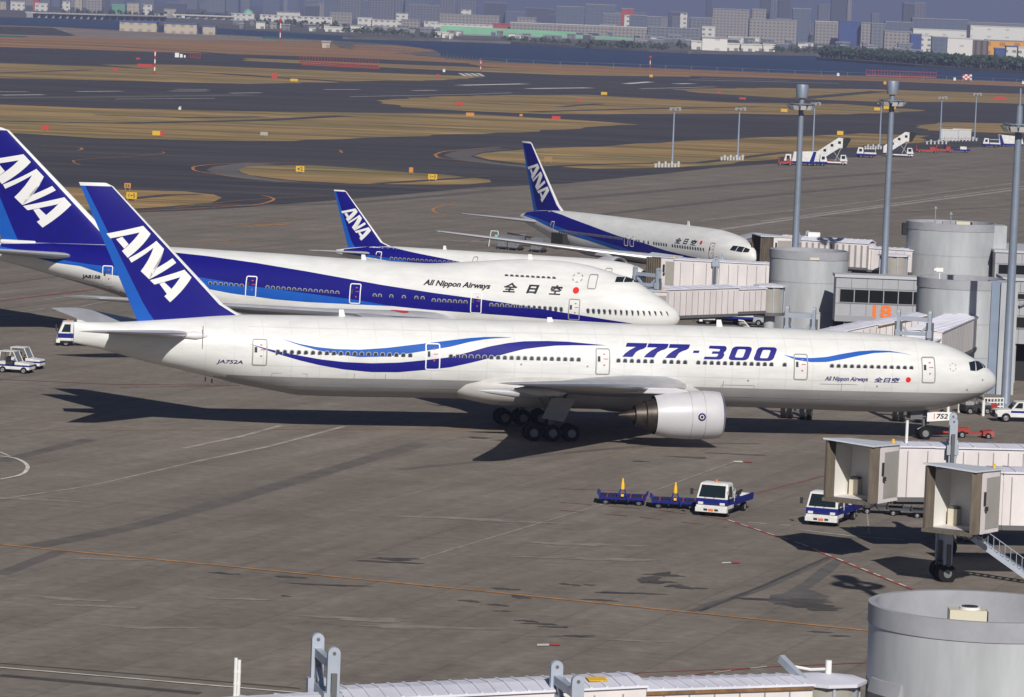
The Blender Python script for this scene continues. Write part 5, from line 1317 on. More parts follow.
def truck(label, P, rz, L_=5.4, body='lift', group='white and blue ramp trucks', cabh=2.25):
    """light cab-over truck, origin under the front bumper, facing +x"""
    o = empty('ramp_truck', P, rz); tag(o, label, 'truck', group)
    w = 1.06
    b = MB()     # cab: lower blue band, white upper
    b.hexa([(-1.55,-w,.55), (0,-w,.55), (0,w,.55), (-1.55,w,.55)], [(-1.55,-w,.80), (.03,-w,.80), (.03,w,.80), (-1.55,w,.80)], 0)
    b.hexa([(-1.55,-w,.80), (.03,-w,.80), (.03,w,.80), (-1.55,w,.80)], [(-1.55,-w,1.22), (.0,-w,1.22), (.0,w,1.22), (-1.55,w,1.22)], 1)
    b.hexa([(-1.55,-w,1.22), (.0,-w,1.22), (.0,w,1.22), (-1.55,w,1.22)], [(-1.5,-w+.12,cabh-.06), (-.42,-w+.12,cabh-.06), (-.42,w-.12,cabh-.06), (-1.5,w-.12,cabh-.06)], 0)
    b.hexa([(-1.5,-w+.12,cabh-.06), (-.42,-w+.12,cabh-.06), (-.42,w-.12,cabh-.06), (-1.5,w-.12,cabh-.06)], [(-1.4,-w+.25,cabh), (-.55,-w+.25,cabh), (-.55,w-.25,cabh), (-1.4,w-.25,cabh)], 0)
    c = b.build('cab', [m_vw, m_vb], o, bevel=.04)
    b = MB(); b.add([(-.035,-w+.16,1.32), (-.035,w-.16,1.32), (-.395,w-.24,cabh-.18), (-.395,-w+.24,cabh-.18)], [(0,1,2,3)], 0)
    for v in range(4): b.v[v] = (b.v[v][0]+.03, b.v[v][1], b.v[v][2]+.015)
    b.build('windscreen', [m_vg], c)
    for s_ in (-1, 1):
        b = MB(); q = [(-.30, s_*(w+.004), 1.36), (-1.15, s_*(w+.004), 1.36), (-1.15, s_*(w-.075), cabh-.22), (-.60, s_*(w-.075), cabh-.22)]
        b.add(q, [(0,1,2,3)], 0); b.build('side_window', [m_vg], c)
        b = MB(); b.box(.10, .22, s_*(w+.28)-.09, s_*(w+.28)+.09, 1.45, 1.85); b.bar((-.1, s_*w*.95, 1.75), (.16, s_*(w+.28), 1.75), .03); b.build('mirror', [m_chas], c)
        b = MB(); b.box(.032, .05, s_*.74-.17, s_*.74+.17, .84, 1.0); b.build('headlight', [m_lampg], c)
    b = MB(); b.box(-.2, .14, -w-.01, w+.01, .36, .66, 0); b.box(.141, .15, -.5, -.24, .44, .58, 1); b.box(.141, .15, .24, .5, .44, .58, 1); b.build('bumper', [m_vw, m_chas], o, bevel=.03)
    b = MB(); b.box(.152, .162, -.17, .17, .43, .58); b.build('number_plate', [m_plate], o)
    b = MB(); b.box(.028, .036, -.55, .55, .86, .92); b.build('grille', [m_chas], c)
    b = MB()
    for s_ in (-1, 1):
        for x_ in (-.22, -1.28): b.box(x_-.012, x_+.012, s_*(w+.004)-.004, s_*(w+.004)+.004, .62, 1.34)
        b.box(-1.2, -1.05, s_*(w+.01)-.015, s_*(w+.01)+.015, 1.22, 1.26)
        b.box(-1.15, -.35, s_*(w+.006)-.005, s_*(w+.006)+.005, .42, .56)
    for y_ in (-.5, .1): b.bar((.03, y_, 1.27), (-.12, y_+.45, 1.55), .018, .018)
    b.build('door_seams', [m_chas], c)
    b = MB(); b.cyl((-.9, 0, cabh), (-.9, 0, cabh+.16), .08, n=10); b.build('roof_beacon', [m_plate], c)
    b = MB(); b.box(-.9, -.62, -.45, -.1, 1.25, 1.75); b.cyl((-.76, -.28, 1.75), (-.76, -.28, 1.98), .1, n=8); b.box(-.95, -.8, .1, .5, 1.25, 1.7); b.build('cab_seats', [m_seat], c)
    b = MB(); b.box(-L_, -.3, -.4, .4, .45, .68); b.box(-2.9, -1.9, -.85, -.45, .42, .8); b.build('chassis', [m_chas], o)
    for x, y in ((-.75, -.82), (-.75, .82), (-L_+1.35, -.80), (-L_+1.35, .80)): vwheel(o, x, y, .36, .26)
    if body == 'lift':
        b = MB(); b.box(-L_, -1.75, -w-.02, w+.02, .72, .86, 1)
        for s_ in (-1, 1): b.box(-L_, -1.75, s_*(w+.0)-.03, s_*(w+.0)+.03, .86, 1.18, 1)
        b.box(-L_-.04, -L_+.02, -w, w, .72, 1.1, 0)
        b.build('load_bed', [m_vw, m_vb], o)
        b = MB()
        for s_ in (-1, 1):
            b.tube([(-1.72, s_*.8, .86), (-1.72, s_*.8, 1.95)], .035); b.tube([(-2.5, s_*.8, .86), (-2.5, s_*.8, 1.7), (-1.72, s_*.8, 1.95)], .03)
        b.tube([(-1.72, -.8, 1.95), (-1.72, .8, 1.95)], .035); b.tube([(-1.72, -.8, 1.5), (-1.72, .8, 1.5)], .03); b.tube([(-2.5, -.8, 1.7), (-2.5, .8, 1.7)], .03)
        b.build('guard_rail', [m_vw], o)
        b = MB(); b.bar((-2.2, -.3, .95), (-L_+.2, -.3, 1.28), .12, .14); b.bar((-2.2, .3, .95), (-L_+.2, .3, 1.28), .12, .14); b.box(-3.4, -2.9, -.5, .5, .9, 1.25); b.build('conveyor_arm', [m_chas], o)
    else:
        b = MB(); b.box(-L_, -1.7, -w-.02, w+.02, .75, 1.0, 1); b.box(-L_, -1.7, -w, w, 1.0, 2.5, 0); b.build('box_body', [m_vw, m_vb], o, bevel=.03)
    return o

HD = math.atan2(-.94, -.34)
truck('white and blue ramp truck with blue load bed, right of the two cargo dollies', G(711, 517.5), HD, L_=5.9)
truck('ramp truck with its bed under the open cab of the first undocked bridge', G(821, 527), HD, L_=6.1)
truck('ramp truck hidden beneath the nearer undocked cab, only its front showing', G(952, 542), HD, L_=6.1)
truck('white cab truck half hidden behind the tail cone of the long airliner', G(57.5, 345.5), R(187), body='box', cabh=2.3, L_=5.8)
truck('blue and white service truck under the ribbed bridge by the humped airliner nose', G(700, 324), R(180), body='box', L_=5.6)

def cargo_dolly(label, P, rz):
    o = empty('cargo_dolly', P, rz); tag(o, label, 'dolly', 'blue cargo dollies')
    b = MB()
    for y in (-1.15, 1.15): b.box(-1.55, 1.55, y-.06, y+.06, .42, .58)
    for x in (-1.5, 1.5): b.box(x-.06, x+.06, -1.15, 1.15, .42, .58)
    for x in (-.75, 0, .75): b.box(x-.05, x+.05, -1.15, 1.15, .40, .5)
    for s_ in (-1, 1): b.hexa([(s_*1.5-.04,-1.2,.58),(s_*1.5+.04,-1.2,.58),(s_*1.5+.04,1.2,.58),(s_*1.5-.04,1.2,.58)], [(s_*1.66-.04,-1.2,.82),(s_*1.66+.04,-1.2,.82),(s_*1.66+.04,1.2,.82),(s_*1.66-.04,1.2,.82)])
    f = b.build('frame', [m_vb], o)
    b = MB(); b.box(-1.5, 1.5, -1.12, 1.12, .44, .49); b.build('deck_plate', [mat('dark_blue_steel', (.012, .014, .06), .6, var=.3, scale=2)], o)
    k = 0
    for x in np.arange(-1.3, 1.31, .26):
        b = MB(); b.cyl((x, -1.08, .56), (x, 1.08, .56), .055, n=8, mi=0); b.build('roller', [m_vr if k % 3 == 1 else m_chas], o); k += 1
    b = MB(); b.box(-1.2, 1.2, -.25, .25, .3, .42); b.cyl((-1.1, -1.0, .25), (-1.1, 1.0, .25), .05, n=8); b.cyl((1.1, -1.0, .25), (1.1, 1.0, .25), .05, n=8); b.build('axles', [m_chas], o)
    for x in (-1.1, 1.1):
        for y in (-.95, .95): vwheel(o, x, y, .25, .16, m_under)
    b = MB(); 
    for s_ in (-1, 1): b.bar((s_*.42, -1.3, .3), (s_*.10, -1.32, 1.2), .10, .08, 0)
    b.bar((-.3, -1.31, .72), (.3, -1.31, .72), .07, mi=0); b.box(-.09, .09, -1.36, -1.28, .66, .82, 1)
    t = b.build('tow_bar', [m_vb, m_yel], o)
    b = MB(); b.lathe([(0, .14), (.35, .12), (.5, .08), (.72, .05), (.74, .01)], (0, -1.32, 1.15), (0, 0, 1), n=10); b.build('tow_bar_sleeve', [m_yel], t, smooth=40)
    return o
cargo_dolly('empty blue cargo dolly on the left, its yellow-tipped tow bar raised upright', G(622.5, 504), R(-3))
cargo_dolly('empty blue cargo dolly right behind the ramp truck, yellow-tipped tow bar raised', G(675, 508), R(-3))

def baggage_cart(label, P, rz):
    o = empty('baggage_dolly', P, rz); tag(o, label, 'dolly', 'dark baggage dollies under the bridge')
    b = MB(); b.box(-1.4, 1.4, -.75, .75, .42, .55); b.box(-1.4, -1.34, -.75, .75, .55, .75); b.box(1.34, 1.4, -.75, .75, .55, .75); b.build('deck', [mat('dark_grey_deck', (.05, .052, .055), .6)], o)
    b = MB(); b.bar((1.4, 0, .4), (2.2, 0, .3), .07); b.build('tow_bar', [m_chas], o)
    for x in (-1.0, 1.0):
        for y in (-.6, .6): vwheel(o, x, y, .22, .14)
    return o
baggage_cart('low dark baggage dolly nearest the ramp truck, under the first undocked bridge', G(882, 514), R(-4))
baggage_cart('low dark baggage dolly in the middle of the row under the first undocked bridge', G(908, 516), R(-4))
baggage_cart('low dark baggage dolly beside the open bellows of the nearer cab', G(932, 518.5), R(-4))

def tow_tractor(label, P, rz):
    o = empty('tow_tractor', P, rz); tag(o, label, 'tow tractor', 'open white tow tractors at the left edge')
    b = MB()
    b.box(-1.45, 1.45, -.72, .72, .35, .62, 0); b.box(-1.46, 1.46, -.73, .73, .62, .74, 1)
    b.hexa([(.1,-.72,.74),(1.45,-.72,.74),(1.45,.72,.74),(.1,.72,.74)], [(.1,-.7,1.02),(1.4,-.7,.9),(1.4,.7,.9),(.1,.7,1.02)], 0)
    b.box(-1.45, -.75, -.72, .72, .74, .98, 0)
    b.build('body', [m_vw, m_vb], o, bevel=.05)
    b = MB(); b.box(-.75, -.15, -.55, -.05, .74, .95); b.box(-.8, -.68, -.55, -.05, .95, 1.4); b.box(-.75, -.15, .05, .55, .74, .95); b.box(-.8, -.68, .05, .55, .95, 1.4); b.build('seat', [m_seat], o, bevel=.03)
    b = MB(); b.tube([(.3, -.3, 1.0), (.05, -.3, 1.25)], .03); b.lathe([(0, .17), (.03, .19), (.05, .17)], (.05, -.3, 1.24), (-.6, 0, .8), n=14); b.build('steering_wheel', [m_chas], o)
    b = MB()
    for s_ in (-1, 1):
        b.tube([(.35, s_*.66, 1.0), (-.05, s_*.62, 1.85), (-1.2, s_*.62, 1.85), (-1.35, s_*.66, .98)], .045)
    b.box(-1.3, 0, -.68, .68, 1.84, 1.90)
    c = b.build('canopy', [m_vw], o)
    b = MB(); b.add([(.33,-.6,1.05), (.33,.6,1.05), (-.02,.56,1.8), (-.02,-.56,1.8)], [(0,1,2,3)]); b.build('windscreen', [mat('pale_windscreen', (.16, .18, .20), .1)], c)
    for x, y in ((.95, -.66), (.95, .66), (-.95, -.66), (-.95, .66)): vwheel(o, x, y, .30, .2)
    return o
tow_tractor('open white and blue tow tractor nearer the camera at the left edge', G(16, 373), R(-14))
tow_tractor('open white and blue tow tractor just behind the nearer one at the left edge', G(26.5, 369), R(-14))

def suv(label, P, rz):
    o = empty('parked_car', P, rz); tag(o, label, 'car')
    b = MB()
    b.prism([(-2.2,.45),(2.2,.45),(2.25,.8),(2.15,1.02),(.95,1.10),(-2.2,1.12)], -.85, .85, 0, ax='y')
    b.prism([(.95,1.10),(.45,1.72),(-2.05,1.78),(-2.2,1.12)], -.76, .76, 0, ax='y')
    bd = b.build('body', [m_vw], o, bevel=.05)
    for s_ in (-1, 1):
        b = MB(); b.prism([(-2.0,.82),(1.0,.82),(1.0,1.0),(-2.0,1.0)], s_*.853, s_*.858, 0, ax='y'); b.build('side_stripe', [m_vb], bd)
        for a, c, d, e in ((.70, .36, .0, .0), (-.12, -.12, -.95, -.95), (-1.05, -1.05, -1.95, -1.92)):
            b = MB(); b.prism([(a,1.2),(c,1.65),(e,1.66),(d,1.2)], s_*.765, s_*.772, 0, ax='y'); b.build('side_window', [m_vg], bd)
    b = MB(); b.add([(.94,-.66,1.17),(.94,.66,1.17),(.55,.62,1.66),(.55,-.62,1.66)], [(0,1,2,3)]); b.build('windscreen', [m_vg], bd)
    b = MB(); b.box(2.12, 2.38, -.88, .88, .42, .68); b.box(2.24, 2.3, -.5, .5, .7, .95); b.build('bumper', [m_chas], o)
    for y in (-.62, .62): b = MB(); b.cyl((2.2, y, .85), (2.28, y, .85), .12, n=12); b.build('headlight', [m_lampg], o)
    for x, y in ((1.4,-.78),(1.4,.78),(-1.35,-.78),(-1.35,.78)): vwheel(o, x, y, .40, .24)
    return o
suv('white off-road car with a blue side stripe parked at the right edge', G(1020, 422), R(186))

# red tractor, red tow head, fence and posts by the nose of the long airliner
o = empty('tug', G(975, 414), R(20)); tag(o, 'small tug with a red canopy just below the nose of the long airliner', 'tug')
b = MB(); b.box(-1.2, 1.2, -.65, .65, .3, .8, 0); b.box(-1.2, -.4, -.6, .6, .8, 1.1, 1); b.box(.6, 1.2, -.6, .6, .8, 1.0, 1); b.build('body', [m_chas, m_steelg], o, bevel=.03)
b = MB(); b.box(-1.0, .5, -.7, .7, 1.9, 2.02); b.build('canopy', [m_vr], o, bevel=.04)
b = MB()
for x, y in ((-.9,-.6),(-.9,.6),(.4,-.6),(.4,.6)): b.cyl((x, y, .8), (x, y, 1.9), .04, n=6)
b.build('canopy_posts', [m_steelg], o)
b = MB(); b.box(1.2, 1.9, -.4, .4, .35, .9); b.build('weight', [m_vr], o, bevel=.05)
for x, y in ((.8,-.6),(.8,.6),(-.8,-.6),(-.8,.6)): vwheel(o, x, y, .32, .2)
o = empty('towing_bar', G(963, 438), R(8)); tag(o, 'red aircraft tow bar lying on the apron ahead of the nose wheel', 'tow bar')
b = MB(); b.bar((-2.2, 0, .45), (1.6, 0, .4), .16, mi=0); b.hexa([(1.5,-.5,.25),(2.4,-.7,.25),(2.4,.7,.25),(1.5,.5,.25)], [(1.5,-.5,.6),(2.3,-.6,.7),(2.3,.6,.7),(1.5,.5,.6)], 0); b.cyl((-1.1, -.35, .3), (-1.1, .35, .3), .06, mi=0); b.box(-.7, .4, -.45, .45, .5, .85, 0); b.build('bar', [m_vr], o)
for y in (-.4, .4): vwheel(o, -.2, y, .3, .16); vwheel(o, 1.9, y*1.6, .25, .14)
def rail_fence(label, a, b_, h=1.15, n=7, name='rail_fence', rails=(.4, .75, 1.1), cat='fence'):
    pa, pb = G(*a), G(*b_); o = empty(name, pa); tag(o, label, cat); d = pb - pa
    for k in range(n):
        q = d * (k/(n-1)); m_ = MB(); m_.cyl((q.x, q.y, 0), (q.x, q.y, h), .05, n=6); m_.build('post', [m_wht], o)
    m_ = MB()
    for z in rails: m_.bar((0, 0, z), (d.x, d.y, z), .06, .09)
    m_.build('rails', [m_wht], o)
    return o
rail_fence('low white rail fence at the foot of the pale tower, beside the off-road car', (984, 411), (1003, 411))
for u, v, lab in ((983, 416.5, 'short white post left of the off-road car'), (948, 413, 'short white post below the nose of the long airliner'), (959, 413, 'white post between the nose gear door and the red tug')):
    P = G(u, v); b = MB(); b.cyl((0,0,0),(0,0,1.3),.13,n=10); b.cyl((0,0,1.3),(0,0,1.36),.15,n=10); tag(b.build('bollard', [m_wht], loc=P), lab, 'post', 'white posts by the airliner nose')
o = empty('bus', G(1017, 379), R(182)); tag(o, 'white and blue bus standing under the pier building at the right edge', 'bus')
b = MB(); b.box(-5, 5, -1.2, 1.2, .4, 1.2, 1); b.box(-5, 5, -1.2, 1.2, 1.2, 2.9, 0); b.build('body', [m_vw, m_vb], o, bevel=.1)
for s_ in (-1, 1):
    for k in range(6): b = MB(); b.box(-4.7+1.58*k, -3.3+1.58*k, s_*1.205-.01, s_*1.205+.01, 1.55, 2.5); b.build('side_window', [m_vg], o)
b = MB(); b.box(5.0, 5.02, -1.05, 1.05, 1.4, 2.6); b.build('windscreen', [m_vg], o)
for x, y in ((3.4,-1.05),(3.4,1.05),(-3,-1.05),(-3,1.05)): vwheel(o, x, y, .48, .28)
# small loading gear under the humped airliner's bridge and the narrow-body
def loader(label, P, rz, col, k=1.0, cat='loader'):
    o = empty('belt_loader', P, rz); tag(o, label, cat)
    b = MB(); b.box(-1.8*k, 1.8*k, -.7, .7, .4, .9); b.box(.4*k, 1.4*k, -.7, -.1, .9, 1.6); b.build('body', [col], o, bevel=.04)
    b = MB(); b.hexa([(-2.8*k,-.1,.9),(2.8*k,-.1,1.6),(2.8*k,.6,1.6),(-2.8*k,.6,.9)], [(-2.8*k,-.1,1.1),(2.8*k,-.1,1.8),(2.8*k,.6,1.8),(-2.8*k,.6,1.1)]); b.build('belt', [m_chas], o)
    for x, y in ((1.2*k,-.65),(1.2*k,.65),(-1.2*k,-.65),(-1.2*k,.65)): vwheel(o, x, y, .34, .2)
    return o
loader('grey belt loader beside the support column of the ribbed bridge', G(748, 325), R(170), m_steel)
loader('dark belt loader parked behind the narrow airliner, left of the rear engine', G(527, 246.5), R(160), m_steelg)
loader('yellow and dark loader at the rear cargo door of the farthest airliner', G(566, 250), R(130), m_yel)
# containers behind the narrow-body
for i, (u, v, lab) in enumerate(((505, 249.5, 'leftmost grey cargo container beyond the narrow airliner'), (515, 250.5, 'middle grey cargo container beyond the narrow airliner'), (538, 252.5, 'rightmost grey cargo container, nearest the rear engine'))):
    o = empty('cargo_container', G(u, v), R(-30)); tag(o, lab, 'container', 'grey cargo containers beyond the narrow airliner')
    b = MB(); b.prism([(-.75,.4),(.75,.4),(1.0,.85),(1.0,2.0),(-.75,2.0)], -.75, .75, ax='y'); b.build('shell', [mat('dull_aluminium', (.30, .31, .33), .45, .5, var=.2, scale=2)], o, bevel=.03)
    b = MB(); b.box(-.9, 1.0, -.8, .8, .25, .4); b.build('dolly_deck', [m_chas], o)
    for x in (-.6, .7):
        for y in (-.65, .65): vwheel(o, x, y, .18, .12)
o = empty('ground_power_stand', G(494, 247), R(-20)); tag(o, 'small stand with a green lamp beyond the narrow airliner', 'equipment')
b = MB(); b.tube([(-.8, 0, 0), (-.5, 0, 2.2), (.5, 0, 2.2), (.8, 0, 0)], .06); b.build('stand', [m_wht], o); b = MB(); b.box(.1, .5, -.15, .15, 1.2, 1.7); b.build('lamp', [m_beacon], o)

# far equipment beyond the apron
def stair_truck(label, P, rz, st=m_vr):
    o = empty('passenger_stair_truck', P, rz); tag(o, label, 'stair truck', 'passenger stair trucks on the far apron')
    b = MB(); b.box(-3.6, 3.0, -1.05, 1.05, .5, .8, 0); b.box(-3.65, 3.05, -1.06, 1.06, .8, .95, 1); b.build('chassis', [m_vw, st], o)
    b = MB(); b.hexa([(1.4,-1.05,.95),(3.1,-1.05,.95),(3.1,1.05,.95),(1.4,1.05,.95)], [(1.5,-.95,2.4),(2.6,-.95,2.4),(2.6,.95,2.4),(1.5,.95,2.4)]); c = b.build('cab', [m_vw], o, bevel=.05)
    b = MB(); b.add([(2.72,-.85,2.25),(2.72,.85,2.25),(3.02,.95,1.5),(3.02,-.95,1.5)], [(0,1,2,3)])
    b.v = [(x+.06, y, z) for x, y, z in b.v]; b.build('windscreen', [m_vg], c)
    for s_ in (-1, 1): b = MB(); b.box(1.75, 2.55, s_*1.02-.02, s_*1.02+.02, 1.5, 2.2); b.build('side_window', [m_vg], c)
    b = MB(); b.prism([(-4.4,1.0),(-3.2,1.0),(1.2,4.0),(1.9,4.0),(1.9,6.2),(.8,6.3),(-4.4,2.6)], -.95, .95, ax='y'); s2 = b.build('covered_stair', [m_vw], o)
    for x, z in ((1.1, 4.9), (-.6, 4.2), (-2.2, 3.0)):
        for s_ in (-1, 1): b = MB(); b.box(x-.32, x+.32, s_*.955-.005, s_*.955+.005, z, z+.62); b.build('stair_window', [m_pane], s2)
    b = MB(); b.prism([(1.9,4.0),(2.5,4.0),(3.6,6.1),(2.9,6.35),(1.9,6.2)], -1.1, 1.1, ax='y'); b.build('canopy_bellows', [m_dark], s2)
    b = MB(); b.bar((.2, -.8, .95), (1.5, -.8, 4.0), .14); b.bar((.2, .8, .95), (1.5, .8, 4.0), .14); b.bar((1.6, -.8, .95), (-.3, -.8, 3.2), .12); b.box(1.0, 2.4, -.9, .9, 3.9, 4.0); b.build('lift_arms', [m_steelg], o)
    for x, y in ((2.1,-.9),(2.1,.9),(-2.2,-.9),(-2.2,.9)): vwheel(o, x, y, .45, .3)
    return o
stair_truck('white passenger stair truck with a red stripe, left of the two on the far apron', G(834, 165), R(-8))
stair_truck('white passenger stair truck with blue panels, right of the two on the far apron', G(901, 157.3), R(-8), m_vb)
def far_truck(label, P, rz, L_=6.5, tank=False):
    o = empty('service_truck', P, rz); tag(o, label, 'truck', 'white and blue service trucks on the far apron')
    b = MB(); b.box(-L_/2, L_/2, -1.1, 1.1, .5, 1.0, 1); b.hexa([(L_/2-1.7,-1.1,1.0),(L_/2,-1.1,1.0),(L_/2,1.1,1.0),(L_/2-1.7,1.1,1.0)], [(L_/2-1.6,-1.0,2.5),(L_/2-.4,-1.0,2.5),(L_/2-.4,1.0,2.5),(L_/2-1.6,1.0,2.5)], 0); b.build('cab', [m_vw, m_vb], o, bevel=.05)
    b = MB(); b.box(L_/2-1.3, L_/2-.6, -1.07, 1.07, 1.5, 2.2); b.build('side_window', [m_vg], o)
    b = MB()
    if tank: b.hexa([(-L_/2,-1.1,1.0),(L_/2-1.8,-1.1,1.0),(L_/2-1.8,1.1,1.0),(-L_/2,1.1,1.0)], [(-L_/2-.4,-1.1,3.4),(L_/2-2.2,-1.1,3.1),(L_/2-2.2,1.1,3.1),(-L_/2-.4,1.1,3.4)], 0); b.prism([(-L_/2+.2,1.0),(-L_/2+1.2,1.0),(-L_/2+.4,3.3),(-L_/2-.3,3.3)], -1.12, 1.12, 1, ax='y')
    else: b.box(-L_/2, L_/2-1.9, -1.1, 1.1, 1.0, 1.35, 0); b.tube([(-L_/2+.1,-1,1.35),(-L_/2+.1,-1,2.2),(L_/2-2,-1,2.2)], .06, mi=0)
    b.build('load_body', [m_vw, m_vb], o)
    for x in (-L_/2+1.2, L_/2-1.1):
        for y in (-.9, .9): vwheel(o, x, y, .45, .3)
far_truck('service truck with a tall white body at the left end of the far row', G(799, 165.5), R(178), 7.0, True)
far_truck('low white and blue flatbed between the two stair trucks', G(866, 157.8), R(178), 4.8)
far_truck('low blue and white tug right of the left stair truck, closest to the light pole', G(818, 165.8), R(0), 4.0)
far_truck('low white and blue flatbed at the right end of the far row', G(991, 147.5), R(180), 4.8)
far_truck('white high-bodied service truck at the right end of the far row', G(1011, 147.2), R(0), 6.6, True)
o = None
for u, v, w, lab, c in ((785, 165.5, 1.6, 'red ground unit at the left end of the far equipment row', m_vr), (927, 153, 3.0, 'red low trailer below the white containers', m_vr), (944, 152.5, 2.2, 'red and blue trailer in the middle of the low row', m_vr), (957, 152.5, 3.4, 'blue low trailer at the right of the low row', m_vb)):
    o = empty('equipment_trailer', G(u, v), 0); tag(o, lab, 'trailer', 'low trailers on the far apron')
    b = MB(); b.box(-w, w, -.9, .9, .5, .9, 0); b.box(-w, -w+.2, -.9, .9, .9, 1.9, 0); b.box(w*.2, w*.7, -.8, .8, .9, 1.6, 1 if c is m_vb else 0); b.build('deck', [c, m_vw], o)
    for x in (-w*.7, w*.7): vwheel(o, x, -.8, .35, .2); vwheel(o, x, .8, .35, .2)
for u, v in ((858, 157.5), (862, 157.6), (872, 158), (873.5, 158.2)):
    b = MB(); b.cyl((0,0,0),(0,0,.9),.32,.08,n=10); b.box(-.4,.4,-.4,.4,0,.06); tag(b.build('safety_cone', [m_vr], loc=G(u, v)), 'small red cone by the low flatbed between the stair trucks', 'cone', 'red cones on the far apron')
for u, v, lab in ((949, 140.2, 'left white equipment hut behind the low trailers'), (962, 139.8, 'right white equipment hut behind the low trailers')):
    o = empty('equipment_hut', G(u, v), R(-8)); tag(o, lab, 'hut', 'white equipment huts beyond the apron')
    b = MB(); b.box(-2.6, 2.6, -1.5, 1.5, 0, 3.0, 0)
    for k in range(9): b.box(-2.5+.6*k, -2.45+.6*k, -1.53, -1.502, .2, 2.8, 1)
    b.build('wall', [mat('dull_white_panel', (.52, .52, .53), .6), m_trim], o); b = MB(); b.box(-2.75, 2.75, -1.65, 1.65, 3.0, 3.15); b.build('roof', [m_wht], o); b = MB(); b.box(2.602, 2.62, -.6, .6, .1, 2.3); b.build('door', [m_trim], o)

# ------------------------------------------------------------------ small lamp posts and white barriers
def lamp_post(u, vb, vt, label, barrier=None, right=True):
    P = G(u, vb); h = (vb - vt) * P.y / FPX; o = empty('lamp_post', P); tag(o, label, 'lamp post', 'slim lamp posts along the taxiway')
    b = MB(); b.lathe([(0,.26),(h*.5,.20),(h,.13)], (0,0,0), (0,0,1), n=12); b.build('pole', [mat('blue_grey_pole', (.26, .31, .40), .5, .2)], o, smooth=40)
    b = MB(); b.bar((-.9,0,h),(1.4,0,h+.25),.16,mi=0)
    for x in (-.8, .2, 1.2): b.hexa([(x-.3,-.45,h-.45),(x+.3,-.45,h-.45),(x+.3,.25,h-.45),(x-.3,.25,h-.45)], [(x-.25,-.3,h+.2),(x+.25,-.3,h+.2),(x+.25,.3,h+.2),(x-.25,.3,h+.2)], 1)
    b.build('lamp_head', [m_steelg, m_lampbody], o)
lamp_post(672, 166.5, 108.5, 'slim lamp post standing left of its twin on the grass beyond the farthest airliner')
lamp_post(737.5, 160.5, 108.5, 'slim lamp post nearest the left tall mast, on the grass beyond the apron')
lamp_post(812.5, 157, 103.5, 'slim lamp post rising behind the left stair truck, beside the leftmost tall mast')
lamp_post(879.5, 147, 102.5, 'slim lamp post just left of the middle tall mast')
lamp_post(940, 141, 97.5, 'slim lamp post left of the two white huts')
lamp_post(974.5, 139.5, 94, 'slim lamp post right of the two white huts')
m_barr = mat('grey_white_barrier', (.42, .42, .42), .7)
def barrier(label, u0, u1, v, n):
    a, c = G(u0, v), G(u1, v-.3); o = empty('barrier_row', a); tag(o, label, 'barrier'); d = c - a
    b = MB()
    for z in (.85,): b.bar((0,0,z),(d.x,d.y,z),.1,.16)
    b.build('rails', [m_barr], o)
    for k in range(n):
        q = d*(k+.5)/n; s_ = MB(); s_.box(q.x-.22,q.x+.22,q.y-.2,q.y+.2,0,.8+.5*(k%2)); s_.build('block', [m_barr], o)
barrier('row of white barriers at the foot of the leftmost slim lamp post', 654, 680, 167.6, 8)
barrier('row of white barriers at the foot of the lamp post beside the left tall mast', 720, 744, 160.7, 8)
barrier('row of white barriers in front of the white huts', 940, 978, 141.4, 11)
barrier('long white barrier lying on the grass left of the white huts', 925, 948, 144.4, 6)
barrier('row of white barriers beside the flatbed between the stair trucks', 864, 882, 149.5, 7)
# ------------------------------------------------------------------ airfield signs and markers
m_sy = mat('yellow_sign', (0.56, 0.34, 0.012), 0.6); m_sr = mat('red_sign', (0.42, 0.025, 0.018), 0.6); m_so = mat('orange_sign', (0.48, 0.20, 0.02), 0.6)
def sign(u, v, w, h, m, label, ch=None, grp='yellow taxiway signs', two=False):
    P = G(u, v); k = P.y / FPX; o = empty('airfield_sign', P); tag(o, label, 'sign', grp)
    W_, H_ = w*k/2, h*k
    b = MB(); b.box(-W_, W_, -.18, .18, .35, .35+H_, 0)
    if two: b.box(W_*.35, W_+.01, -.19, .19, .34, .36+H_, 1)
    p = b.build('panel', [m, m_sr], o)
    if ch:
        t = MB(); n = len(ch)
        for i, c in enumerate(ch):
            cw = 2*W_*.74/n; x0 = -W_*.74 + cw*i
            if c == '<': t.add([(x0+.1*cw, -.2, .35+H_*.5), (x0+.8*cw, -.2, .35+H_*.78), (x0+.8*cw, -.2, .35+H_*.22)], [(0, 1, 2)])
            else:
                if c == '-': t.add([(x0+.1*cw, -.2, .35+H_*.44), (x0+.85*cw, -.2, .35+H_*.44), (x0+.85*cw, -.2, .35+H_*.58), (x0+.1*cw, -.2, .35+H_*.58)], [(0, 1, 2, 3)]); continue
                for q in fit(text_polys(c, 1, 0, .02), x0+.1*cw, x0+.85*cw, .35+H_*.2, .35+H_*.82): t.add([(x, -.2, y) for x, y in q], [tuple(range(len(q)))])
        t.build('lettering', [m_inkb], p)
    b = MB()
    for s_ in (-.7, .7): b.cyl((W_*s_, 0, 0), (W_*s_, 0, .4), .08, n=6)
    b.build('legs', [m_trim], o)
sign(131.5, 201, 10.5, 6.6, m_sy, 'large yellow taxiway sign with black letters right of the long airliner fin', 'V-5')
sign(127.5, 190, 6.5, 4.8, m_so, 'orange-yellow sign above the large yellow one near the long airliner fin', '26')
sign(300, 173.5, 8.5, 5.6, m_sy, 'yellow taxiway sign at the left end of the middle grass island', '<2')
sign(432.5, 181.2, 9, 5.2, m_sy, 'yellow taxiway sign at the right end of the middle grass island', 'V-3')
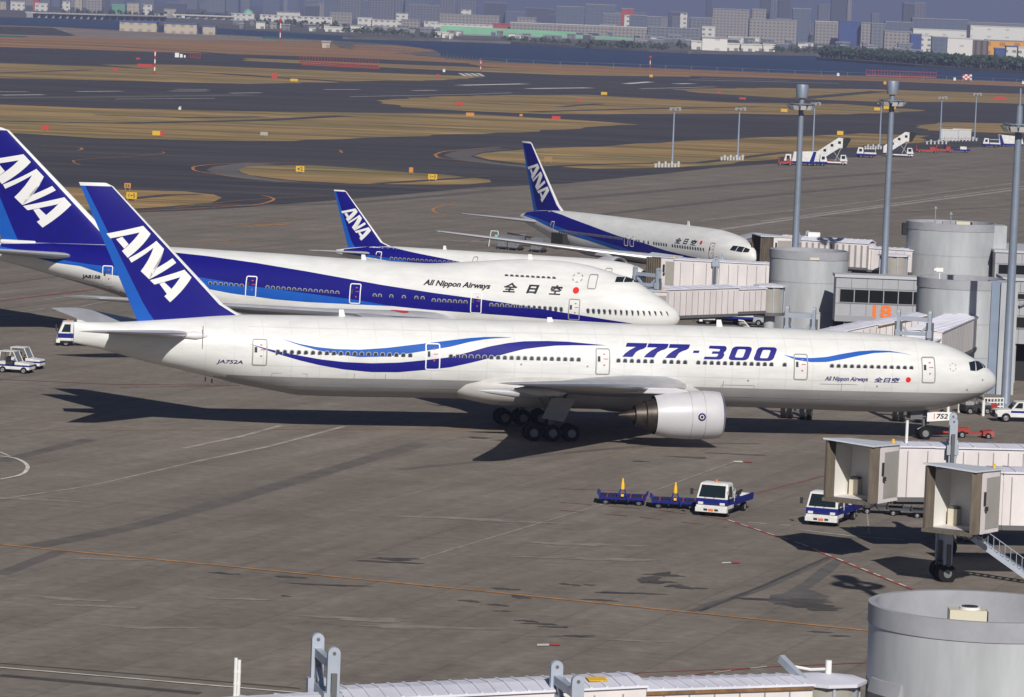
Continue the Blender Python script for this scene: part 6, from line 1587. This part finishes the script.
sign(411, 174.2, 4, 5, m_so, 'small orange sign left of the right-hand sign on the grass island')
sign(158, 136.8, 11.5, 4.4, m_sy, 'yellow sign with a red end on the wide grass left of centre', two=True)
sign(264, 136.8, 7.5, 3.4, mat('grey_sign_back', (.3, .3, .27), .7), 'grey back of a sign at the lower edge of the wide grass')
sign(294, 82.2, 7.5, 2.6, m_sy, 'yellow sign between the runway and the far taxiway, left half')
sign(470, 117.4, 8, 3.6, m_so, 'orange and yellow sign on the grass tongue left of centre')
sign(521, 117.3, 3, 2.2, m_so, 'tiny orange marker right of centre on the grass tongue')
sign(604, 95.6, 6, 2.7, m_sy, 'yellow sign at the runway edge above the farthest airliner fin')
sign(651, 77.8, 3.2, 2.6, m_sy, 'small yellow marker by the water edge right of centre')
sign(548, 163.5, 8, 5, mat('brown_sign', (.25, .15, .06), .7), 'brown-backed sign on the grass behind the farthest airliner fin')
sign(784, 112.8, 6.5, 3, m_sy, 'yellow sign left of the leftmost tall mast')
sign(840, 136, 6.2, 3.8, m_sy, 'yellow sign above the left stair truck')
sign(886, 85, 5, 2.8, m_sy, 'yellow sign beside the head of the middle tall mast')
sign(877, 111.2, 6, 2.8, m_sy, 'leftmost yellow sign at the middle mast'); sign(887, 109.8, 7, 2.8, m_sy, 'yellow sign directly behind the middle mast'); sign(893, 110, 5, 2.6, m_sy, 'yellow sign just right of the middle mast')
rs = 'red airfield signs'
for u, v, w, h, lab in ((45, 130.6, 7.5, 3.6, 'red sign on the left grass above the humped airliner fin'), (115.5, 71.4, 4.5, 2.4, 'small red sign left of the red and white antenna'), (145, 67.4, 15, 2.6, 'long low red board beside the red and white antenna'),
        (274.5, 75.6, 5.5, 1.8, 'upper of two small red signs left of centre by the far taxiway'), (274.5, 79.2, 5.5, 2.6, 'lower of two small red signs left of centre by the far taxiway'), (438, 78, 2.6, 3, 'small red marker beside the striped runway bars'), (459, 106, 8, 2.6, 'red sign on the grass tongue above centre'), (580, 102.6, 3.6, 2.4, 'small red sign on the grass strip right of centre'),
        (556, 120.3, 8.5, 3, 'wide red sign at the edge of the dark taxiway near the farthest airliner fin'), (719, 94, 3, 1.8, 'tiny red sign near the right runway edge'), (742.5, 100.2, 6.5, 2, 'red sign near the right runway edge left of the masts'), (1000, 100, 12.5, 2.4, 'long red board at the right above the mast head'), (138, 60, 4, 1.6, 'small red board left of the red and white antenna, farther away')):
    sign(u, v, w, h, m_sr, lab, grp=rs)
# red and white structures
def antenna_mast(u, vb, vt, lab, n=6, r=.3):
    P = G(u, vb); h = (vb-vt)*P.y/FPX; o = empty('antenna_mast', P); tag(o, lab, 'antenna')
    for k in range(n):
        b = MB(); b.cyl((0,0,h*k/n),(0,0,h*(k+1)/n), r, n=8); b.build('mast_section', [m_sr if k % 2 == 0 else m_wht], o)
    b = MB(); b.box(-.9,.9,-.2,.2,h,h+.6); b.build('antenna_head', [m_sr], o)
antenna_mast(154.5, 74.5, 52, 'red and white striped antenna mast beyond the runway at left'); antenna_mast(480.5, 72, 61, 'short red and white mast at the water edge near centre', 4, .25)
antenna_mast(280, 42, 19, 'tall red-topped mast beside the green field', 5, .5)
antenna_mast(650, 68, 57, 'thin pale mast at the water edge right of centre', 3, .3)
m_arr = mat('faded_red_frame', (.36, .06, .045), .7)
def localizer(lab, pts, n, h):
    A_, B_ = G(*pts[0]), G(*pts[1]); o = empty('antenna_array', A_); tag(o, lab, 'antenna array'); d = B_ - A_
    b = MB(); b.bar((0,0,h*.25),(d.x,d.y,h*.25),.4,.6,1); b.bar((0,0,h),(d.x,d.y,h),.15,.2,0); b.build('rails', [m_arr, m_arr], o)
    for k in range(n):
        q = d*k/(n-1); s_ = MB(); s_.cyl((q.x,q.y,0),(q.x,q.y,h+.6),.13,n=6); s_.build('antenna_post', [m_arr], o)
localizer('red antenna array beyond the taxiways left of centre', ((300, 63), (378, 68)), 26, 3.4); localizer('nearer red row of the antenna array left of centre', ((302, 65.3), (379, 69.2)), 20, 1.8)
localizer('red antenna array by the water at right, beyond the masts', ((866, 76.6), (936, 79)), 24, 4.0)
P = G(967, 81.5); o = empty('checkered_board', P); tag(o, 'red and white checkered board by the water at right', 'board'); k = P.y/FPX
b = MB()
for i in range(4):
    for j in range(3): b.box((i-2)*2.3*k, (i-1)*2.3*k, -.2, .2, 1+j*1.8*k, 1+(j+1)*1.8*k, (i+j) % 2)
b.build('panel', [m_sr, m_wht], o); b = MB(); b.box(-3,-2.6,-.15,.15,0,1); b.box(2.6,3,-.15,.15,0,1); b.build('legs', [m_trim], o)
P = G(181, 58); o = empty('service_vehicle', P); tag(o, 'group of white marker boxes by the far taxiway at left', 'marker'); k = P.y/FPX
b = MB(); b.box(-6*k,-2*k,-1,1,.3,5*k,0); b.box(-1*k,1.6*k,-1,1,.3,4*k,0); b.box(3*k,4.6*k,-1,1,.3,3*k,0); b.build('boxes', [m_wht], o)
localizer('low red barrier boards right of the white marker boxes', ((190, 58.4), (200, 59)), 5, 2.4)
for u, v, lab in ((444, 72, 'white box by the striped runway bars'), (838, 76, 'small white post at the water edge left of the red array'), (954.5, 80.5, 'small white box left of the checkered board'), (180, 109.6, 'small white marker on the grass below the runway'), (1023, 84, 'white hut at the right edge by the water')):
    P = G(u, v); k = P.y/FPX; b = MB(); b.box(-1.2*k,1.2*k,-1,1,0,2.6*k); b.prism([(-1.5*k,2.6*k),(1.5*k,2.6*k),(0,3.2*k)],-1.2,1.2,ax='y'); tag(b.build('marker_box', [m_wht], loc=P), lab, 'marker')
# perimeter fence along the water
fp = [(-20,31.5),(215,37.5),(330,45),(440,58.3),(480,63.3),(560,67),(640,69.8),(768,74.8),(900,79.5),(1040,85.5)]
o = empty('perimeter_fence', G(*fp[5])); tag(o, 'long grey wire fence along the airfield shore', 'fence'); O_ = o.location
m_fence = mat('fence_wire', (.16, .17, .20), .7)
b = MB(); b2 = MB()
FP = [G(*p) for p in fp]
for a, c in zip(FP[:-1], FP[1:]):
    n = max(1, int((c-a).length/14)); 
    for k in range(n): q = a + (c-a)*k/n - O_; b2.cyl((q.x,q.y,0),(q.x,q.y,3.4),.16,n=5)
    for z in (1.6, 3.2): b.bar((a.x-O_.x,a.y-O_.y,z),(c.x-O_.x,c.y-O_.y,z),.10,.10)
b.build('wire', [m_fence], o); pp = b2.build('post', [m_fence], o); pp['kind'] = 'stuff'

# ------------------------------------------------------------------ far shore and city
def facade(name, wall, win, sx, sz, fx=.55, fz=.5):
    """storeys and window openings as a procedural grid in object space"""
    m = bpy.data.materials.new(name); m.use_nodes = True; t = m.node_tree; p = t.nodes['Principled BSDF']; p.inputs['Roughness'].default_value = .7
    tc = t.nodes.new('ShaderNodeTexCoord'); sp = t.nodes.new('ShaderNodeSeparateXYZ'); t.links.new(tc.outputs['Object'], sp.inputs[0])
    ad = t.nodes.new('ShaderNodeMath'); ad.operation = 'ADD'; t.links.new(sp.outputs[0], ad.inputs[0]); t.links.new(sp.outputs[1], ad.inputs[1])
    def cell(src, s, f):
        a = t.nodes.new('ShaderNodeMath'); a.operation = 'DIVIDE'; a.inputs[1].default_value = s; t.links.new(src, a.inputs[0])
        b = t.nodes.new('ShaderNodeMath'); b.operation = 'FRACT'; t.links.new(a.outputs[0], b.inputs[0])
        c = t.nodes.new('ShaderNodeMath'); c.operation = 'LESS_THAN'; c.inputs[1].default_value = f; t.links.new(b.outputs[0], c.inputs[0]); return c
    a, b = cell(ad.outputs[0], sx, fx), cell(sp.outputs[2], sz, fz)
    mu = t.nodes.new('ShaderNodeMath'); mu.operation = 'MULTIPLY'; t.links.new(a.outputs[0], mu.inputs[0]); t.links.new(b.outputs[0], mu.inputs[1])
    g = t.nodes.new('ShaderNodeNewGeometry'); s2 = t.nodes.new('ShaderNodeSeparateXYZ'); t.links.new(g.outputs['Normal'], s2.inputs[0])
    up = t.nodes.new('ShaderNodeMath'); up.operation = 'LESS_THAN'; up.inputs[1].default_value = .5; t.links.new(s2.outputs[2], up.inputs[0])
    m2 = t.nodes.new('ShaderNodeMath'); m2.operation = 'MULTIPLY'; t.links.new(mu.outputs[0], m2.inputs[0]); t.links.new(up.outputs[0], m2.inputs[1])
    x = t.nodes.new('ShaderNodeMix'); x.data_type = 'RGBA'; t.links.new(m2.outputs[0], x.inputs[0]); x.inputs[6].default_value = (*wall, 1); x.inputs[7].default_value = (*win, 1)
    t.links.new(x.outputs[2], p.inputs['Base Color']); return m
F = {}
for n, w, g, sx, sz, fx, fz in (('white', (.66,.64,.58), (.20,.20,.21), 9, 7, .45, .4), ('cream', (.44,.385,.30), (.30,.25,.2), 8, 6, .45, .4), ('beige', (.30,.275,.245), (.13,.13,.14), 5.5, 4.5, .55, .5), ('grey', (.17,.18,.20), (.09,.10,.12), 6, 4.5, .6, .5), ('bluegrey', (.11,.135,.185), (.09,.11,.15), 7, 5, .6, .5),
        ('slab', (.18,.18,.195), (.055,.06,.08), 6.5, 5, .6, .55), ('dark', (.07,.075,.09), (.045,.05,.06), 7, 5, .5, .5), ('blue', (.04,.07,.22), (.035,.06,.19), 30, 14, .3, .3), ('red', (.42,.06,.05), (.3,.05,.05), 12, 9, .3, .3), ('orange', (.72,.34,.03), (.45,.2,.03), 18, 11, .4, .45), ('brown', (.16,.12,.09), (.06,.05,.045), 7, 60, .4, .9), ('green', (.12,.34,.20), (.10,.28,.17), 20, 20, .3, .3), ('pale', (.72,.70,.66), (.5,.48,.45), 25, 10, .2, .25)):
    F[n] = facade('facade_' + n, w, g, sx, sz, fx, fz)
m_broof = mat('city_roof', (.30, .30, .31), .9); m_broofb = mat('blue_roof', (.05, .10, .28), .6); m_broofr = mat('red_roof', (.45, .05, .04), .6); m_broofg = mat('mint_roof', (.22, .50, .36), .6); m_broofw = mat('pale_roof', (.60,.58,.54), .8)
RM = {'c': m_broof, 'b': m_broofb, 'r': m_broofr, 'g': m_broofg, 'w': m_broofw}
def bld(u0, u1, vt, vb, f, label, roof='c', depth=None, Y=None, name='building', extra=None, group=None, rz=0.0):
    """building whose foot is seen at row vb (or at distance Y) and whose top is at row vt"""
    um = (u0+u1)/2
    if Y is None:
        P = G(um, vb)
        if P.y > 5500 or P.y < 0: Y = 5150 + (50 - vb)*42 + u0*.11
    if Y is None: pass
    else:
        a, b_ = (um-512)/FPX, (vb-348.5)/FPX; d = FW + RT*a - UP*b_; P = Vector((d.x*Y/d.y, Y, 0))
    k = P.y/FPX; w = (u1-u0)*k
    a, b_ = (um-512)/FPX, (vt-348.5)/FPX; d = FW + RT*a - UP*b_; h = CAMH + d.z/d.y*P.y
    h = max(h, 4.0); dp = depth or min(max(w*.5, 14), 60)
    o = empty(name, P, rz); tag(o, label, 'building', group)
    b = MB(); b.box(-w/2, w/2, 0, dp, 0, h); b.build('wall', [F[f]], o)
    b = MB(); b.box(-w/2-.6, w/2+.6, -.6, dp+.6, h, h+max(1.2, .5*k)); b.build('roof', [RM[roof]], o)
    if extra:
        for (x0, x1, hh) in extra:
            b = MB(); b.box(-w/2+x0*w, -w/2+x1*w, dp*.2, dp*.7, h, h+hh*k); b.build('roof_block', [F[f]], o)
    return o
C_ = [
 (0,6,2,8.5,'cream','pale block at the far left edge of the city','c'), (10.5,24.6,2.4,8.6,'white','low white shed near the far left edge of the city','w'), (33,39,-2,5,'red','small red block behind a white shed at far left','r'), (35,47.5,3.6,8.4,'white','white shed with a red block behind it at far left','w'),
 (62,70,1.5,8,'white','narrow white building left of the beige terraces','c'), (75,82,-2,4,'cream','small cream block above the elevated road at left','c'), (87,102,-1,10,'beige','stepped beige building above the elevated road at left','c'), (112,125,5,9.5,'green','low green-roofed shed at left','g'), (127,139,3.5,11.6,'cream','cream gabled building right of the green shed','c'), (143,152,5.4,10.8,'white','small white building left of the dome','w'), (164,176,9.5,12.5,'cream','tiny cream shed above the elevated road','c'),
 (155,190,15.6,19.6,'pale','long low pale roof above the yellow sheds','w'),
 (119.5,156.5,22.4,31.6,'cream','leftmost long cream shed with a blue roof beyond the airfield','b'), (164,196.5,24.2,33.8,'cream','middle cream shed with a blue roof beyond the airfield','b'), (202.5,215,26.6,34.6,'cream','short cream shed with a blue roof at the right of its row','b'),
 (260,300,15.8,22.5,'white','long white terminal hall left of the red-topped mast','w'), (300,332,17.4,24.2,'white','long white hall right of the red-topped mast','w'), (277,300,12.5,16.5,'white','white upper storey behind the terminal hall','c'), (330,352,13,20,'beige','pale stepped building left of the apartment slabs','c'),
 (325,347,27.6,32,'white','white platform building at the end of the spit','w'), (322,330,43.5,48,'cream','small cream hut at the foot of the spit','c'),
 (357.5,371.6,18.2,27.2,'white','white factory with a dark arch left of centre','w'), (372,401,20.6,27.4,'white','long pale factory in front of the apartment slabs','w'), (396,408,13.6,18.5,'white','white penthouse building above the pale factory','c'), (401,420,20,27,'beige','beige works right of the pale factory','c'), (424,438,21.5,27.5,'white','small white works left of the long office block','c'),
 (440,499,15.2,24.2,'beige','long two-storey office block with a stair tower, near centre','c'), (461,471,9.8,16,'white','stair tower of the long office block','c'), (430,493,24.4,28.6,'white','low white hall below the long office block','w'), (493,512,24.2,28.8,'red','low building with a bright red roof near centre','r'),
 (435,441,32.5,37.5,'white','leftmost white tank house on the shore','w'), (442,448,33,38,'white','middle white tank house on the shore','w'), (449,453,35,39,'white','rightmost small white tank house on the shore','w'),
 (510,560,23.6,30,'beige','left end of the long pale rail depot','w'), (560,612,25.6,32,'beige','middle of the long pale rail depot','w'), (612,648,27.4,34,'beige','right end of the long pale rail depot','w'), (648,700,28.4,37,'grey','flat grey roofs right of the rail depot','c'),
 (517,536,18,24.5,'beige','cream roof house above the rail depot, left one','c'), (600,616,25,27.6,'cream','cream roof house above the rail depot, right one','c'),
 (556,584,7,21,'bluegrey','blue-grey office block left of the darker slab','c'), (585,615,5,25,'bluegrey','tall blue-grey slab right of the office block','c'), (603,621,14,26.5,'grey','pale grey block in front of the blue-grey slab','c'), (621,633,9,25.5,'red','narrow dark red block among grey-blue ones','c'), (625,646,15.6,26.8,'bluegrey','dark blue block with a white end wall','c'), (624,629,16,26.8,'white','white end wall beside the dark blue block','w'), (646,662,17,26,'grey','grey block right of the dark blue block','c'), (680,687,13.6,21.5,'white','small white tower block with a dark opening','c'), (690,712,18,27,'grey','grey roofs left of the beige apartments','c'),
 (712.5,749,9.5,20,'beige','warm beige apartment block on the skyline','c'), (752,766,9.4,16,'beige','pale block right of the beige apartments','c'), (749,796,20.2,38.6,'beige','large pale grey-beige block right of centre','c'), (702,715,27,34,'white','small cream house at the shore right of centre','w'),
 (691,702,41.6,49.5,'white','leftmost white boathouse on the far shore','w'), (702,727,38.4,50.6,'pale','tall white boathouse with a grey flat roof on the far shore','c'), (727,741,44.2,50.8,'white','white boathouse right of the tall one','w'), (728,759,37.6,43,'white','upper row of white houses behind the boathouses','w'), (741,755,45,51.4,'white','white boathouse in the middle of the shore row','w'), (755,763,45.4,51,'white','narrow white boathouse in the shore row','w'), (763,775,45,51.6,'white','rightmost white boathouse in the shore row','w'),
 (792,810,9,30,'bluegrey','blue-grey block right of the large pale block','c'), (815,839,22,31,'beige','pale hall left of the bright blue warehouse','w'), (839,861,21.6,32.4,'blue','bright blue warehouse near the shore at right','b'), (861,871,23,33,'beige','pale end of the blue warehouse','c'), (871,885,24,41,'grey','dark grey works right of the blue warehouse','c'),
 (885,912,22.4,33,'bluegrey','pale blue hall above the cream office','c'), (884,911,31.8,50,'beige','cream office block with a row of windows left of the white hangar','c'), (898,912,44,52,'grey','grey shed in front of the cream office','c'), (910,921,34.2,52,'blue','blue end wall of the great white hangar','c'), (913,972,30.2,39,'pale','long white hangar roof block','w'), (921,933,36,52,'white','stepped white annex of the hangar','w'), (931.5,947,37.4,55,'bluegrey','blue-grey annex in front of the white hangar','c'), (946,972,38.6,55.6,'pale','big blank white wall of the hangar','w'), (972,988,40.6,56,'brown','brown door bay of the hangar','c'), (970,1040,27.2,42,'pale','long white terrace building right of the hangar','w'),
 (987,1040,41.4,55.6,'orange','orange industrial building at the right','c'), (1006,1018,46.8,59,'white','small white and blue building in front of the orange one','b'), (995,1006,49,58,'blue','small blue shed in front of the orange building','b'), (1018,1034,48,60,'white','white shed at the right edge of the far shore','w'),
 (968,1034,23.6,29,'grey','dark roofs behind the white terrace building','c'), (912,945,19,31,'bluegrey','blue-grey hall behind the white hangar','c'), (945,968,20,31,'bluegrey','blue-grey hall with dark windows behind the hangar','c'),
]
for u0, u1, vt, vb, f, lab, rf in C_:
    bld(u0, u1, vt, vb, f, lab, rf)
# dome hall
o = bld(231, 254, 14.2, 20.4, 'white', 'white hall under a mint green dome', 'w'); P = o.location; k = P.y/FPX
b = MB(); hh = CAMH + ((FW - UP*((14.2-348.5)/FPX)).z/(FW - UP*((14.2-348.5)/FPX)).y)*P.y
b.lathe([(0, 5.2*k), (1.6*k, 4.8*k), (3.2*k, 3.4*k), (4.4*k, 1.2*k), (4.6*k, .01)], (5.0*k, 10, [c for c in o.children if c.name.startswith('roof')][0].bound_box[1][2]), (0, 0, 1), n=20); b.build('dome', [m_broofg], o, smooth=60)
# apartment slabs and far towers, feet hidden in the haze
for u0, u1, vt, Y, f, lab in ((339,362,-4,5600,'slab','leftmost tall apartment slab'), (362,394,-3,5700,'slab','wide apartment slab left of centre'), (408,439,5,5200,'slab','lower apartment slab right of the wide one'), (395,410,-6,6000,'slab','tall slab behind the lower one'), (440,456,-4,6200,'slab','apartment slab behind the office block'), (458,476,-2,6600,'slab','paler slab behind the stair tower'), (484,506,3,6200,'dark','dark tower left of the pale skyline houses'), (318,338,2,6400,'slab','hazy slab at the left of the apartment row'),
        (831,846,-6,6800,'dark','tall dark tower above the blue warehouse'), (847,851,-6,6900,'beige','thin pale tower edge beside the dark tower'), (818,829,5,6600,'slab','stepped hazy tower left of the dark tower'), (903,914,3.4,5600,'dark','left dark half of the square tower above the white hangar'), (914,925,2.8,5650,'slab','right pale half of the square tower above the white hangar'), (770,777,-6,6700,'slab','thin pale tower right of the beige apartments'), (706,711,-2,6900,'dark','thin tower left of the beige apartments'), (760,769,-4,6800,'dark','dark tower right of the beige apartments'), (778,790,-3,7000,'dark','hazy dark slab above the large pale block'), (872,880,14,6500,'slab','small grey block on the skyline left of the square tower')):
    bld(u0, u1, vt, 20, f, lab, 'c', Y=Y + 3000, depth=30, group='far towers in the haze')
r_ = random.Random(11)
kinds = ['dark', 'bluegrey', 'grey', 'slab', 'dark', 'bluegrey', 'beige', 'dark']
gen = {'dark': 'hazy dark block of the distant skyline', 'bluegrey': 'hazy blue-grey block of the distant skyline', 'grey': 'hazy grey block of the distant skyline', 'slab': 'hazy windowed slab of the distant skyline', 'beige': 'hazy beige block of the distant skyline'}
for i in range(120):
    u = r_.uniform(-20, 1045); w = r_.uniform(8, 26); hz = 10.5 + .0388*(u-512); Y = r_.uniform(8500, 12000); f = r_.choice(kinds)
    top = hz + r_.uniform(-5, 8) - (7 if u < 480 else 0) * r_.random()
    if u > 930: top = hz - r_.uniform(-4, 5)
    bld(u-w/2, u+w/2, top, 20, f, gen[f], 'c', Y=Y, depth=r_.uniform(18, 40), group='blocks of the distant skyline')
for i in range(150):
    u = r_.uniform(-10, 960); w = r_.uniform(4, 13); hz = 10.5 + .0388*(u-512); Y = r_.uniform(4500, 5500); f = r_.choice(['beige', 'grey', 'white', 'bluegrey', 'grey', 'dark', 'grey', 'bluegrey'])
    base = hz + 32.5*FPX/Y; top = base - r_.uniform(2, 6.5)
    if u < 230 and base > 14: continue
    bld(u-w/2, u+w/2, top, 20, f, {'dark': 'small dark house among the far shore roofs', 'beige': 'small beige house among the far shore roofs', 'grey': 'small grey house among the far shore roofs', 'white': 'small white house among the far shore roofs', 'bluegrey': 'small blue-grey house among the far shore roofs', 'cream': 'small cream house among the far shore roofs'}[f], 'c', Y=Y, depth=16, group='small houses of the far shore')
# elevated road
def viaduct(label, pts, vth, n):
    P_ = [G(u, v) for u, v in pts]; o = empty('elevated_road', P_[0]); tag(o, label, 'viaduct'); O2 = P_[0]
    k = P_[0].y/FPX; h = vth*k; b = MB()
    for a, c in zip(P_[:-1], P_[1:]): b.bar((a.x-O2.x,a.y-O2.y,h),(c.x-O2.x,c.y-O2.y,h),14,1.4*k)
    b.build('deck', [m_broofw], o)
    for a, c in zip(P_[:-1], P_[1:]):
        for j in range(n): q = a+(c-a)*j/n - O2; s_ = MB(); s_.box(q.x-4,q.x+4,q.y-4,q.y+4,0,h); s_.build('pier', [m_broof], o)
viaduct('elevated road on piers at the far left', [(30,17.5),(100,19.5),(170,21)], 5, 10); viaduct('elevated road on piers left of the dome', [(170,18),(240,20.5)], 3.6, 8); viaduct('elevated road on piers right of the large pale block', [(800,38),(885,42)], 4.5, 9); viaduct('elevated road right of the rail depot', [(640,33.5),(752,38)], 3.5, 10)
# mint green sheet-covered bank on the shore
def bank(name, label, pts, h, m, d=30, cat='shed'):
    A_, B_ = G(*pts[0]), G(*pts[1]); o = empty(name, A_); tag(o, label, cat); q = B_ - A_
    b = MB(); b.hexa([(0,0,0),(q.x,q.y,0),(q.x,q.y+d,0),(0,d,0)], [(0,d*.45,h),(q.x,q.y+d*.45,h*.8),(q.x,q.y+d*.7,h*.8),(0,d*.7,h)]); b.build('sloping_roof', [m], o)
    b = MB(); b.hexa([(0,-2,0),(q.x,q.y-2,0),(q.x,q.y,0),(0,0,0)], [(0,-2,1.5),(q.x,q.y-2,1.5),(q.x,q.y,1.5),(0,0,1.5)]); b.build('base_wall', [m_broof], o)
m_mint = mat('mint_green_sheeting', (.27, .58, .35), .7, var=.15, scale=.03)
bank('long_green_shed', 'long mint green sloping roof along the far shore, left part', ((440, 34.5), (576, 39)), 10.5, m_mint, 60); bank('long_green_shed', 'thin mint green roof along the far shore, right part', ((574, 39), (634, 41)), 5, m_mint, 50)
m_shore = mat('shore_stone', (.16, .15, .14), .9, var=.3, scale=.02)
for nm, pts, lab in (('sea_wall', [(345,39.2),(440,41.5),(512,44),(560,46.8),(650,51.7),(690,53.7),(760,55.2),(818,56)], 'stone sea wall below the far shore'), ('quay_wall', [(819,60),(918,67.3),(1024,74),(1100,79)], 'dark quay wall along the tree belt at right')):
    PP = [G(*p) for p in pts]; o = empty(nm, PP[0]); tag(o, lab, 'wall'); b = MB()
    for a, c in zip(PP[:-1], PP[1:]): b.bar((a.x-PP[0].x,a.y-PP[0].y,1.0),(c.x-PP[0].x,c.y-PP[0].y,1.0),5,2.4)
    b.build('stonework', [m_shore], o)
# tree belts: leaf clumps through the depth of the belt
def belt(name, px, rows, hmin, hmax, m, seed, step, label=None):
    r2 = random.Random(seed); b = MB()
    PP = [G(*p) for p in px]
    for a, c in zip(PP[:-1], PP[1:]):
        L_ = (c-a).length; n = int(L_/step)
        for j in range(n):
            for rw in range(rows):
                q = a + (c-a)*((j + r2.random())/n) + Vector((r2.uniform(-4,4), rw*9 + r2.uniform(-4,4), 0)); H_ = r2.uniform(hmin, hmax)
                b.cyl((q.x,q.y,0),(q.x,q.y,H_*.5),.35,n=4,mi=1)
                for t in range(22):
                    th, ph = r2.uniform(0,6.28), r2.uniform(-.5,1.4); rr = H_*.42*r2.uniform(.5,1)
                    ce = Vector((q.x + rr*.9*math.cos(th)*math.cos(ph), q.y + rr*.9*math.sin(th)*math.cos(ph), H_*.5 + rr*math.sin(ph)))
                    s_ = H_*r2.uniform(.10,.2); e1 = Vector((r2.uniform(-1,1), r2.uniform(-1,1), r2.uniform(-1,1))).normalized(); e2 = e1.orthogonal().normalized()
                    b.add([ce-e1*s_, ce+e2*s_*.8, ce+e1*s_, ce-e2*s_*.8], [(0,1,2,3)], 0)
    o = b.build(name, [m, mat('tree_bark', (.09,.07,.05), .9)]); o['kind'] = 'stuff'
m_leaf = mat('dark_foliage', (.035, .060, .030), .8, var=.45, scale=.12); m_leaf2 = mat('olive_foliage', (.055, .075, .035), .8, var=.4, scale=.12)
belt('tree_belt', [(822,57.5),(870,60.5),(918,64),(970,67.5),(1024,71),(1080,75)], 6, 6, 12, m_leaf, 3, 6)
belt('tree_belt', [(584,48.2),(640,50.6),(664,51.6)], 3, 5, 10, m_leaf, 4, 6); belt('tree_belt', [(674,49),(692,49.6)], 2, 5, 10, m_leaf, 5, 7)
belt('tree_belt', [(775,53),(830,55.5)], 3, 5, 9, m_leaf2, 6, 7); belt('tree_belt', [(344,33),(408,36.6)], 2, 5, 9, m_leaf2, 7, 8); belt('tree_belt', [(500,41.5),(584,47)], 1, 4, 8, m_leaf2, 8, 9)
belt('tree_belt', [(256,26),(345,30)], 2, 6, 12, m_leaf2, 9, 10); belt('tree_belt', [(60,14),(250,20)], 2, 6, 11, m_leaf, 10, 14); belt('tree_belt', [(408,39),(440,40.5)], 1, 6, 10, m_leaf, 12, 9)

# ------------------------------------------------------------------ haze: one even volume round everything
hz = MB(); hz.box(-13000, 13000, -300, 31000, -1, 340)
m = bpy.data.materials.new('haze_air'); m.use_nodes = True; t = m.node_tree
t.nodes.remove(t.nodes['Principled BSDF'])
pv = t.nodes.new('ShaderNodeVolumePrincipled'); pv.inputs['Color'].default_value = (.28, .32, .53, 1); pv.inputs['Density'].default_value = HAZE; pv.inputs['Anisotropy'].default_value = .0
t.links.new(pv.outputs[0], t.nodes['Material Output'].inputs['Volume'])
ho = hz.build('haze', [m]); ho['kind'] = 'stuff'
